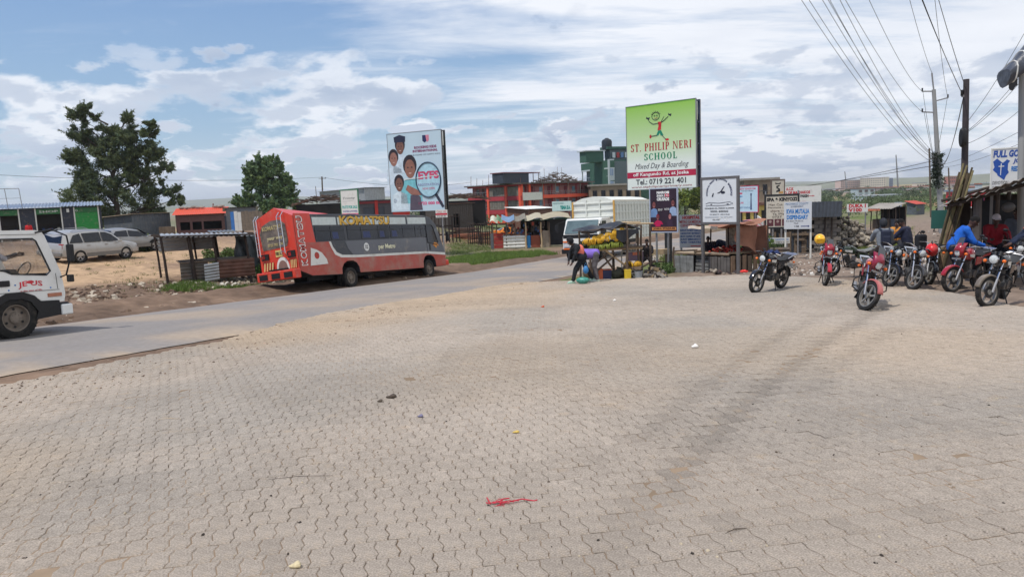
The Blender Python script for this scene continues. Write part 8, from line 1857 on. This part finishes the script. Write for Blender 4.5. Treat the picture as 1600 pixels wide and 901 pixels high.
def market_row():
 root, U, Z, W, A = frame_at(1358, 1396, 62, 60, 'market_stall', 'white roofed market stalls with orange cloth edge beside the side road', 'stall')
 for k in range(5): stick(root, (W * k / 4, 0, 0), (W * k / 4, 0, 1.9), .05, M_['darkwood']); stick(root, (W * k / 4, 1.3, 0), (W * k / 4, 1.3, 2.1), .05, M_['darkwood'])
 c_ = MB(); corr(c_, (-.3, -.6, 1.85), (1, 0, 0), Vector((0, 1, .22)), W + .3, 2.0, .22, .02); c_.build('roof', M_['concrete'], root)
 MB().box((W * .3, -.55, 1.78), (W * .5, .05, .18)).build('cloth_edge', flat('faded_orange', (206, 120, 90)), root); MB().box((W / 2, 1.4, 1), (W, .05, 1.9)).build('back_wall', M_['dark'], root)
 for k in range(4): MB().box((W * (.15 + .23 * k), .5, .5), (.7, .6, .9)).build('crate', [M_['wood'], M_['grey_iron']][k % 2], root)
market_row()
shed('roadside_hut', 'low red roofed hut far down the side road', (1428, 1441, 112, 113), M_['grey_iron'], mat('brick_roof', lin((176, 78, 66)), rough=.8), 1.7, 1.5, slope=-.25, cat='hut')
shed('roadside_hut', 'grey roofed hut partly behind the leaning pole bundle', (1474, 1512, 46, 42), mat('dull_sheet', (0, 0, 0)), M_['zinc'], 1.9, 4, openings=((.2, .1, .6, .7),), slope=.08, cat='hut')
# ================================================================== SHELTER AT THE RIGHT
def shelter():
 F0 = P(1500, 315, 17.0); F1 = P(1640, 271, 16.2); F1 = F0 + (F1 - F0) * 1.7; d = Vector((F1.x - F0.x, F1.y - F0.y, 0)); W = d.length; rz = math.atan2(d.y, d.x); gz = H(F0.x, F0.y)
 root = T('shelter', 'low iron roofed riders shelter of dark poles at the right edge', 'shelter', (F0.x, F0.y, gz), rz); h0 = F0.z - gz; h1 = F1.z - gz; dp = 4.6
 ux = Vector((W, 0, h1 - h0)).normalized(); c_ = MB(); corr(c_, (-.25, -.25, h0), ux, Vector((0, 1, -.05)), W + 1.2, dp + .6, .17, .02); c_.build('roof', mat('grimy_roof', lin((150, 142, 132)), rough=.8, var=.25, dirt=lin((92, 80, 70)), da=.4), root)
 for k in range(3): c_ = MB(); corr(c_, (W * .3 * k + .1, -.35 - .04 * k, h0 + (h1 - h0) * .3 * k + .035 + .01 * k), ux, Vector((0, 1, 0)), W * .27, .55, .17, .02); c_.build('roof_sheet', M_['zinc'] if k == 1 else _mats['grimy_roof'], root)
 for x, y, r_ in ((.35, 0, .10), (1.6, .05, .06), (W * .8, .0, .07), (.2, dp - .2, .06), (W * .5, dp - .2, .06), (.9, 1.6, .05)): stick(root, (x, y, -.2), (x, y, h0 + (h1 - h0) * x / W - .06), r_, mat('grey_post', lin((92, 84, 78)), rough=.9, var=.3))
 for y in (-.1, dp - .2): stick(root, (-.2, y, h0 - .08), (W + .6, y, h1 + .02), .04, M_['darkwood'], 'beam')
 for k in range(5): MB().bar((W * k / 4, -.2, h0 + (h1 - h0) * k / 4 - .06), (W * k / 4, dp, h0 + (h1 - h0) * k / 4 - .26), .06).build('rafter', M_['darkwood'], root)
 for k in range(int((W + 1) / .3)): MB().box((k * .3 + .1, dp - .05, h0 * .5), (.28, .03, h0 + .1)).build('plank', M_['darkwood'], root)
 MB().box((W * .6, dp - .9, .5), (W * .6, .5, .9)).build('bench', M_['darkwood'], root)
 cloth_grid(MB(), lambda u, v: (.6 + 1.6 * u, dp - .4, h0 - .1 - v * (.8 + .3 * math.sin(6 * u))), 10, 6).build('hanging_cloth', M_['tarp'], root, True)
 for k in range(5): MB().ball((1.0 + .5 * k, .5 + .2 * math.sin(k), h0 - .18), (.14, .1, .12), 8, 6).build('hanging_bag', flat('hang%d' % (k % 3), [(96, 92, 88), (60, 60, 66), (110, 80, 60)][k % 3]), root, True)
 MB().box((-.3, .8, 1.5), (.5, .05, .45)).build('notice', flat('teal_board', (40, 90, 80)), root)
shelter()
def sticks():
 a = P(1462, 424, 17.6); b = P(1514, 262, 17.6); root = T('pole_bundle', 'bundle of long cut poles leaning against the riders shelter', 'pole bundle', (a.x, a.y, H(a.x, a.y)))
 for k in range(15):
  o = Vector((R.uniform(-.14, .14), R.uniform(-.12, .12), 0)); e = Vector((R.uniform(-.20, .24), R.uniform(-.12, .12), 0)) ; L_ = R.uniform(.82, 1.06); A_ = a - Vector(root.location) + o; B_ = A_ + (b - a + e - o * .5) * L_
  MB().tube([A_, A_.lerp(B_, .5) + Vector((R.uniform(-.03, .03), 0, 0)), B_], [.032, .028, .022], 7).build('stick', mat('stick_%d' % (k % 3), lin([(112, 92, 72), (84, 74, 56), (128, 118, 84)][k % 3]), rough=.9, var=.35, vs=8), root, True)
 for t in (.25,): q = a.lerp(b, t) - Vector(root.location); MB().tube([q + Vector((math.cos(x) * .2, math.sin(x) * .17, math.cos(x) * -.05)) for x in np.linspace(0, 6.283, 15)[:-1]], .02, 6, closed=True).build('rope', M_['black'], root)
sticks()
r_ = board('church_sign', 'white church sign with blue lettering and a blue country map above the shelter', 'sign', (1548, 1612, 234, 299, 19.5, 19.0), mat('church_white', lin((206, 206, 204)), rough=.5, var=.03), M_['dirty_white'], .03, posts=(.03, .97),
 texts=[('FULL GOSPEL', .03, .97, .03, .20, (34, 74, 150), dict(bold=.05, shear=.1)), ('JOSKA', .52, .95, .24, .37, (34, 74, 150), dict(bold=.04, shear=.2)), ('FREEDOM CENTRE', .48, .98, .42, .54, (34, 110, 180), dict(bold=.04, shear=.2)), ('P.O BOX 210', .66, .97, .60, .68, (90, 84, 80)), ('DEVOTION :', .03, .46, .76, .84, (70, 66, 64), dict(shear=.2)), ('SUNDAY SERVICE', .03, .60, .88, .96, (70, 66, 64), dict(shear=.2))])
X, Z = XZ(r_)
fig(r_[0], lettermat((34, 74, 150)), [(X(u), Z(v)) for u, v in ((.03, .29), (.13, .22), (.23, .30), (.27, .33), (.33, .29), (.37, .25), (.45, .29), (.40, .35), (.40, .50), (.43, .56), (.36, .64), (.32, .74), (.15, .62), (.14, .58), (.03, .49), (.07, .42))])
fig(r_[0], M_['white'], [(X(.225), Z(.34)), (X(.245), Z(.34)), (X(.235), Z(.62)), (X(.22), Z(.62))], y=-.01); fig(r_[0], M_['white'], [(X(.17), Z(.40)), (X(.31), Z(.40)), (X(.31), Z(.418)), (X(.17), Z(.418))], y=-.012)
# ================================================================== POLES AND WIRES
def upole(label, px, py0, px1, pyt, d, r0, r1, m_, arms=(), vine=False):
 A = at_depth(px, d); Tq = P(px1, pyt, d); root = T('utility_pole', label, 'utility pole', A)
 MB().tube([(0, 0, -.5), (Tq.x - A.x, 0, Tq.z - A.z)], [r0, r1], 12).build('shaft', m_, root, True)
 for (pa, ya, pb, yb) in arms:
  a = P(pa, ya, d) - A; b = P(pb, yb, d) - A; MB().bar(a, b, .08).build('cross_arm', M_['steel'], root); e = a if abs(a.x - (Tq.x - A.x)) > abs(b.x - (Tq.x - A.x)) else b; MB().cyl(e, e + Vector((0, 0, .22)), .05, 8).build('insulator', M_['black'], root)
 return root, A, Tq
gp = mat('pole_concrete', lin((150, 150, 148)), rough=.9, var=.12, vs=1)
root, A1, T1 = upole('tall grey utility pole wrapped with creeper on its lower half', 1471, 357, 1459, 140, 50, .20, .12, gp, ((1458, 143, 1441, 143), (1460, 176, 1441, 175), (1462, 158, 1481, 153), (1463, 250, 1452, 248)))
MB().bar(P(1459, 142, 50) - A1, P(1456, 114, 50) - A1, .07).build('top_rod', M_['steel'], root)
V, k_ = leaf_cloud([tuple(P(1465 + R.uniform(-5, 4), 240 + 50 * i / 25, 50) - A1) for i in range(26)], [R.uniform(.22, .42) for _ in range(26)], 1500, .10, 4)
obj('creeper', leaf_mesh('creeper', V, np.tile(np.array(lin((56, 66, 52))), (len(V), 1)) * (.6 + .8 * NR.rand(len(V), 1)), leafmat()), root)
root, A2, T2 = upole('dark wooden pole with a coil box, between the utility pole and the church sign', 1504, 400, 1510, 124, 28, .14, .10, mat('creosote', lin((64, 58, 60)), rough=.8, var=.25), ((1503, 150, 1513, 152),))
b = MB(); q = P(1504.5, 215, 27.8) - A2; b.lathe([(0, -.10), (.30, -.10), (.33, -.06), (.33, .06), (.30, .10), (0, .10)], q, 'X', 20); b.v = [(q.x + (x - q.x) * .9, q.y + (y - q.y) * .4, q.z + (z - q.z) * 1.1) for x, y, z in b.v]; b.build('coil_box', M_['black'], root, True)
root, A3, T3 = upole('pale steel pole carrying a wrapped black tarpaulin at the right edge', 1596, 420, 1597, 95, 18.2, .07, .07, gp)
b = MB()
def ft(u, v): a = v * 2 * math.pi; r_ = .24 + .14 * u + .03 * math.sin(3 * a + 5 * u); c = P(1568 + 50 * u, 122 - 44 * u, 18.0) - A3; return c + Vector((0, math.cos(a) * r_, math.sin(a) * r_ * .9))
cloth_grid(b, ft, 14, 18); b.add([ft(0, v / 17) for v in range(18)], [tuple(range(18))]); b.build('tarpaulin', mat('shiny_tarp', lin((74, 78, 86)), rough=.35, var=.4, vs=5, bump=1, bs=9), root, True)
for u in (.22, .5): MB().tube([Vector(ft(u, v / 16)) * 1.0 for v in range(16)], .02, 5, closed=True).build('strap', M_['dirty_white'], root)
cloth_grid(MB(), lambda u, v: P(1576 + 14 * u, 118 + 20 * v + 4 * math.sin(5 * u), 18.0) - A3, 8, 6).build('tarpaulin_flap', M_['tarp'], root, True)
upole('thin wooden pole behind the timber yard left of the plot sign', 505, 330, 503, 276, 118, .14, .11, M_['pole'], ((498, 279, 509, 279),)); upole('leaning thin mast just left of the wooden pole', 498, 330, 493, 291, 122, .08, .05, M_['pole'])
upole('lone thin post beyond the orange roofed stall', 333, 350, 333, 318, 110, .1, .1, mat('red_brown_post', lin((150, 100, 90))));
for px, py, d in ((1320, 268, 900), (1400, 242, 700)): upole('slender far mast on the horizon %s' % ('right of the housing block' if px < 1350 else 'left of the utility pole'), px, 290, px, py, d, .9, .5, M_['steel'])
for px, yt, d, t in ((1452, 232, 95, 'just left of'), (1482, 262, 120, 'just right of')): upole('thin distant pole ' + t + ' the tall utility pole', px, 350, px, yt, d, .12, .1, M_['pole'])
def wire(a, b, sag, r0=.0045, r1=.012, lab=None):
 a = Vector(a); b = Vector(b); n = 22; pts = [];
 for i in range(n + 1): t = i / n; p = a.lerp(b, t); p.z -= sag * 4 * t * (1 - t); pts.append(p)
 o = MB().tube(pts, [r0 + (r1 - r0) * i / n for i in range(n + 1)], 5).build('overhead_wire', M_['black'], None, True)
 tag(o, lab or 'thin black overhead cable fanning from the top edge down to the utility poles', 'wire', 'overhead wires')
ORD = ('first second third fourth fifth sixth seventh eighth ninth tenth eleventh twelfth thirteenth').split(); wn_ = -1
for x0, x1, y1, d1, sg in ((1250, 1463, 258, 50, 1.0), (1262, 1464, 251, 50, 1.0), (1281, 1464, 247, 50, .9), (1288, 1465, 248, 50, .8), (1295, 1465, 250, 50, 1.0), (1309, 1466, 244, 50, .9), (1311, 1441, 175, 50, .6), (1350, 1441, 143, 50, .6), (1414, 1457, 116, 50, .3), (1428, 1505, 150, 28, .15), (1431, 1505, 150, 28, .2), (1458, 1509, 138, 28, .15), (1459, 1481, 153, 50, .5)):
 wn_ += 1; wire(P(x0 - (x1 - x0) * .9, -40 - (y1 + 40) * .9, 14), P(x1, y1, d1), sg, .006, .012, 'overhead cable, %s from the left of those crossing the top edge' % ORD[wn_])
wn_ = -1
for x0, y0, x1, y1, d1 in ((1640, -20, 1512, 190, 28), (1640, 60, 1511, 205, 28), (1640, 72, 1511, 207, 28), (1640, 130, 1510, 225, 28), (1640, 180, 1468, 258, 50), (1640, 205, 1468, 262, 50)):
 wn_ = (wn_ + 1) % 13; wire(P(x0, y0, 19), P(x1, y1, d1), .2, .006, .009, 'overhead cable rising to the right edge, %s from the top there' % ORD[wn_])
for y0, y1, t in ((152, 250, 'upper'), (156, 246, 'lower')): wire(P(1505, y0, 28), P(1466, y1, 50), 1.2, .01, .014, t + ' slack cable strung between the dark pole and the utility pole')
for x, y0, t in ((1442, 143, 'upper left'), (1444, 176, 'lower left'), (1480, 154, 'right')): wire(P(x, y0, 50), P(1461, 255, 49.6), .2, .012, .012, 'dropped cable hanging from the ' + t + ' cross arm to the foot of the utility pole')
wire(P(1464, 250, 50), P(1100, 292, 160), 1.5, .02, .03, 'faint cable crossing the sky left of the utility pole'); wire(P(1464, 258, 50), P(1000, 300, 180), 1.5, .02, .03, 'second lower faint cable crossing the sky left of the utility pole')
wire(P(-30, 272, 80), P(503, 277, 118), .6, .02, .02, 'thin cable crossing the sky behind the left trees'); wire(P(503, 277, 118), P(735, 285, 150), 1.0, .02, .03, 'thin cable running right from the thin wooden pole')
# ================================================================== PLANTS
def blades(name, label, pts, h, n_each, col, seed, spread=.10, w_=.012):
 rs = np.random.RandomState(seed); pts = np.asarray(pts); k = np.repeat(np.arange(len(pts)), n_each); n = len(k)
 b = pts[k] + np.c_[rs.randn(n, 2) * spread, np.zeros(n)]; a = rs.rand(n) * 6.28; hh = h * (.4 + .8 * rs.rand(n)); dx = np.c_[np.cos(a), np.sin(a), np.zeros(n)] * (w_ * (.6 + .8 * rs.rand(n)))[:, None]; le = np.c_[rs.randn(n, 2) * .35, np.ones(n)] * hh[:, None]
 V = np.stack([b - dx, b + dx, b + dx * .5 + le * [.6, .6, .65], b + le], 1); c = np.array(lin(col)) * (.6 + .8 * rs.rand(n, 1)) * np.array([1, 1, .9])
 tag(obj(name, leaf_mesh(name, V, c, leafmat())), label, 'grass', kind='stuff')
def region(poly, n, seed):
 rs = random.Random(seed); out = []; xs = [p[0] for p in poly]; ys = [p[1] for p in poly]
 while len(out) < n:
  px, py = rs.uniform(min(xs), max(xs)), rs.uniform(min(ys), max(ys))
  if inpoly(np.array(px), np.array(py), poly): q = G(px, py); out.append((q.x, q.y, q.z - .01))
 return out
blades('grass', 'bright green grass strip between the road and the open lot right of the bus', region([(696, 405), (760, 396), (845, 393), (872, 398), (800, 405), (740, 414), (700, 419)], 1500, 1), .22, 16, (104, 126, 62), 1, .14, .016)
blades('grass', 'tufts of green grass at the foot of the frame stall', region([(258, 450), (300, 440), (345, 450), (410, 448), (420, 452), (300, 456), (260, 455)], 260, 2), .20, 18, (98, 120, 60), 2, .10)
blades('grass', 'sparse weeds dotted over the sandy yard and verge', region([(110, 430), (240, 380), (330, 372), (420, 400), (420, 440), (200, 470)], 160, 3), .13, 14, (110, 116, 72), 3, .12)
blades('grass', 'green weeds in the lot behind the pole racks', region([(700, 372), (765, 366), (765, 392), (702, 398)], 700, 4), .16, 10, (112, 124, 76), 4, .3, .02)
blades('grass', 'grass around the stalls and signs at the centre right', region([(1020, 400), (1060, 398), (1200, 385), (1230, 395), (1190, 415), (1170, 412), (1048, 412)], 500, 5), .20, 14, (98, 112, 62), 5, .2, .014)
blades('grass', 'weeds along the left edge of the side road by the stone heap', region([(1330, 385), (1400, 360), (1425, 352), (1410, 385), (1360, 400)], 500, 6), .22, 12, (112, 124, 66), 6, .25, .016)
def bush(label, px, d, w_, h, n, col, seed, size=.10):
 q = at_depth(px, d); rs = random.Random(seed); C = [(rs.uniform(-w_, w_) * .6, rs.uniform(-.5, .5), h * rs.uniform(.15, .7)) for _ in range(14)]; V, k = leaf_cloud(C, [h * rs.uniform(.25, .45) for _ in C], n, size, seed, .9, 0, .45)
 root = T('bush', label, 'bush', q); c = np.array(lin(col)) * (.55 + .9 * NR.rand(n, 1)); obj('foliage', leaf_mesh('foliage', V, c, leafmat()), root); s_ = MB()
 for c_ in C: s_.tube([(0, 0, 0), c_], [.03, .01], 4)
 s_.build('stem', _mats['bark'], root)
bush('leafy green bush between the tomato stall and the spa sign', 1178, 33, .9, 1.2, 5000, (96, 116, 66), 3, .07); bush('low dark bush beneath the long blue sign', 1205, 34, .7, .8, 2500, (74, 90, 56), 4, .06); bush('small green bush behind the foot of the billboard post', 1034, 27, .5, .45, 1500, (84, 104, 58), 5, .05)
bush('clump of green weeds at the right of the frame stall by the bus bumper', 410, 33.5, .45, .8, 2200, (96, 130, 58), 6, .05); bush('bright weeds right of the parked silver cars', 233, 44, .6, .9, 1800, (120, 136, 66), 7, .07); bush('weeds behind the sheets of the frame stall', 352, 39, 2.0, .8, 3500, (92, 108, 60), 8, .07)
tree('wide mid green tree behind the poster and hospital sign', at_depth(1068, 115), [(-2.5, 0, 2.5, 2.0), (0, 0, 3.4, 2.2), (2.6, 0, 2.8, 2.0), (4.6, 0, 3.6, 1.8), (1.2, 0, 4.8, 1.5)], 16000, .22, (104, 124, 66), .3, 31, 8, 0, .4)
tree('small round tree on the skyline left of the portrait sign', at_depth(1199, 150), [(0, 0, 6.5, 1.6), (1.2, 0, 6.0, 1.2), (-1.2, 0, 6, 1.2)], 4000, .25, (84, 100, 70), .25, 32, 6, 0, .4)
# scrub and tree clumps on the plain, one mass
def scrub():
 rs = np.random.RandomState(8); C = []; Rr = []
 for k in range(520):
  d = 110 * (9 ** rs.rand()); px = rs.uniform(1010, 1600) if rs.rand() < .85 else rs.uniform(640, 760); x = (px - 794) / FPX * d
  if abs(x - 12 - (d - 25) * .66) < 7 and d < 150: continue
  r_ = rs.uniform(.8, 2.2) * (1 + d / 500); C += [(x + rs.randn() * r_, d + rs.randn() * r_, H(x, d) + r_ * .6) for _ in range(3)]; Rr += [r_ * rs.uniform(.6, 1) for _ in range(3)]
 V, k = leaf_cloud(C, Rr, 90000, .34, 5, .7, 0, .5); sc = np.linalg.norm(V.mean(1)[:, :2], axis=1)[:, None, None] / 260; m = V.mean(1, keepdims=True); V = m + (V - m) * np.clip(sc, .7, 3)
 t = .6 + .8 * np.random.RandomState(3).rand(len(C)); c = np.array(lin((88, 102, 68))) * t[k][:, None] * (.7 + .6 * rs.rand(len(k), 1)); tag(obj('scrub', leaf_mesh('scrub', V, c, leafmat())), 'dark green scrub and bushes dotted across the far plain', 'scrub', kind='stuff')
scrub()
# ================================================================== SMALL THINGS ON THE GROUND
def pebbles(label, poly, n, s0, s1, seed, cols, near=False):
 rs = random.Random(seed); b = MB()
 for q in region(poly, n, seed):
  s_ = s0 + (s1 - s0) * rs.random() ** 3; z = max(q[2], float(pave_z(np.array(q[0]), np.array(q[1])))) if inpoly(np.array(q[0]), np.array(q[1]), PAVE) else q[2] + .0
  b.box((q[0], q[1], z + s_ * .2), (s_ * 1.5, s_, s_ * .7), (rs.uniform(-.4, .4), rs.uniform(-.4, .4), rs.uniform(0, 3)), m=rs.randrange(len(cols)), taper=.6)
 tag(b.build('gravel', [flat('peb_%d_%d_%d' % c, c, rough=.95) for c in cols]), label, 'gravel', kind='stuff')
pebbles('clods and stones scattered on the far verge of the road', [(60, 508), (300, 476), (460, 455), (690, 430), (740, 414), (420, 428), (250, 440), (100, 450)], 3200, .03, .20, 1, [(112, 92, 76), (86, 70, 58), (140, 120, 100), (104, 84, 70), (176, 164, 146)])
pebbles('loose grit and small stones lying along the edge of the paving', [(0, 585), (230, 542), (520, 490), (800, 442), (860, 440), (560, 520), (300, 580), (0, 660)], 800, .005, .026, 2, [(128, 108, 90), (100, 86, 74), (176, 160, 138)])
pebbles('fine crumbs and dark bits spread over the block paving', [(0, 620), (500, 510), (900, 450), (1300, 445), (1600, 500), (1600, 900), (0, 900)], 420, .005, .014, 3, [(90, 78, 66), (140, 124, 104), (60, 54, 48), (190, 176, 150)])
pebbles('stones and rubbish over the dirt of the side road', [(1190, 400), (1320, 385), (1440, 360), (1500, 362), (1450, 420), (1300, 430), (1160, 428)], 900, .03, .14, 4, [(120, 108, 98), (92, 84, 78), (170, 160, 148), (206, 200, 190)])
def onp(px, py): q = G(px, py, .05); return Vector((q.x, q.y, float(pave_z(np.array(q.x), np.array(q.y)))))
q = onp(787, 785); root = T('plastic_string', 'tangle of torn red netting lying on the paving near the camera', 'litter', q, .05); root.scale = (.62,) * 3
rm = mat('red_netting', lin((190, 40, 60)), rough=.5, var=.2, vs=30)
for k in range(16):
 x = R.uniform(-.14, .10); pts = [Vector((x + R.uniform(-.02, .02), R.uniform(-.03, .03), .012 + .01 * R.random()))]
 for _ in range(7): pts.append(pts[-1] + Vector((R.uniform(-.05, .06), R.uniform(-.02, .02), R.uniform(-.006, .006)))); pts[-1].z = max(.004, min(.03, pts[-1].z)); pts[-1].x = max(-.17, min(.15, pts[-1].x))
 MB().tube(pts, .0028, 4).build('strand', rm, root)
for pts in ([(-.13, 0, .01), (-.15, .07, .02), (-.16, .14, .012)], [(-.05, .02, .01), (.0, .07, .02), (.06, .10, .01)], [(.08, .02, .01), (.18, .04, .02), (.30, .01, .006), (.33, .02, .01)]): MB().tube(pts, .007, 5).build('strand', rm, root)
for px, py, nm, lab, s_, c in ((1085, 542, 'paper_scrap', 'crumpled white paper on the paving right of the middle', .055, (226, 222, 214)), (462, 889, 'stone', 'pale broken stone at the bottom edge of the paving', .032, (206, 190, 150)), (657, 651, 'sweet_wrapper', 'shiny purple wrapper left of the red netting on the paving', .03, (120, 116, 140)), (806, 674, 'orange_peel', 'yellow scrap of peel on the paving above the red netting', .022, (206, 176, 90)), (612, 624, 'dung', 'dark brown clod on the paving at left of the middle', .045, (74, 62, 50)), (594, 630, 'dung', 'smaller dark clod beside the brown clod on the paving', .03, (84, 72, 58)), (848, 480, 'plastic_scrap', 'tiny orange scrap near the stooping people', .04, (206, 90, 50)), (1163, 426, 'plastic_bag', 'red plastic bag on the dirt at the right foot of the tomato stall', .11, (226, 60, 54)), (960, 471, 'paper_scrap', 'thin white paper strip on the paving in front of the banana stall', .05, (230, 226, 216))):
 q = onp(px, py); b = MB().ball((0, 0, s_ * .35), (s_, s_ * .7, s_ * .5), 9, 6); b.v = [(x * (1 + .4 * math.sin(60 * y + px)), y * (1 + .4 * math.sin(50 * x)), max(.001, z * (1 + .3 * math.sin(70 * x)))) for x, y, z in b.v]; o = b.build(nm, flat('lit_%d_%d_%d' % c, c, rough=.6, var=.2, vs=60), None); o.location = q; tag(o, lab, 'litter')
for px, py, l, a, lab in ((470, 748, .22, .05, 'long dark twig on the paving left of the red netting'), (790, 655, .05, 1.2, 'short pale stick right of the purple wrapper'), (265, 655, .12, -.1, 'flat pale stick on the left of the paving'), (1150, 834, .07, .4, 'bit of brown bark on the paving near the bottom right')):
 q = onp(px, py); o = MB().tube([(-l, 0, .006), (0, .01, .012), (l, 0, .005)], [.001, .0025, .001], 5).build('twig', M_['darkwood'] if 'dark' in lab or 'brown' in lab else M_['palewood'], None); o.location = q; o.rotation_euler = (0, 0, a); tag(o, lab, 'twig')
# ================================================================== THE AIR
b = MB()
def haze():
 me = MB().box((0, 4000, 60), (9000, 9000, 260)).mesh('haze', []) if False else bpy.data.meshes.new('haze')
 x0, x1, y0, y1, z0, z1 = -7500, 7500, -60, 6600, -60, 75
 me.from_pydata([(x0, y0, z0), (x1, y0, z0), (x1, y1, z0), (x0, y1, z0), (x0, y0, z1), (x1, y0, z1), (x1, y1, z1), (x0, y1, z1)], [], [(0, 3, 2, 1), (4, 5, 6, 7), (0, 1, 5, 4), (1, 2, 6, 5), (2, 3, 7, 6), (3, 0, 4, 7)])
 m = bpy.data.materials.new('air'); m.use_nodes = True; nt = m.node_tree; nt.nodes.remove(nt.nodes['Principled BSDF']); v = nt.nodes.new('ShaderNodeVolumePrincipled'); v.inputs['Color'].default_value = (.93, .97, 1, 1); v.inputs['Density'].default_value = .00017; v.inputs['Anisotropy'].default_value = .3
 nt.links.new(v.outputs[0], nt.nodes['Material Output'].inputs['Volume']); me.materials.append(m); tag(obj('haze', me), kind='stuff')
if HAZE: haze()
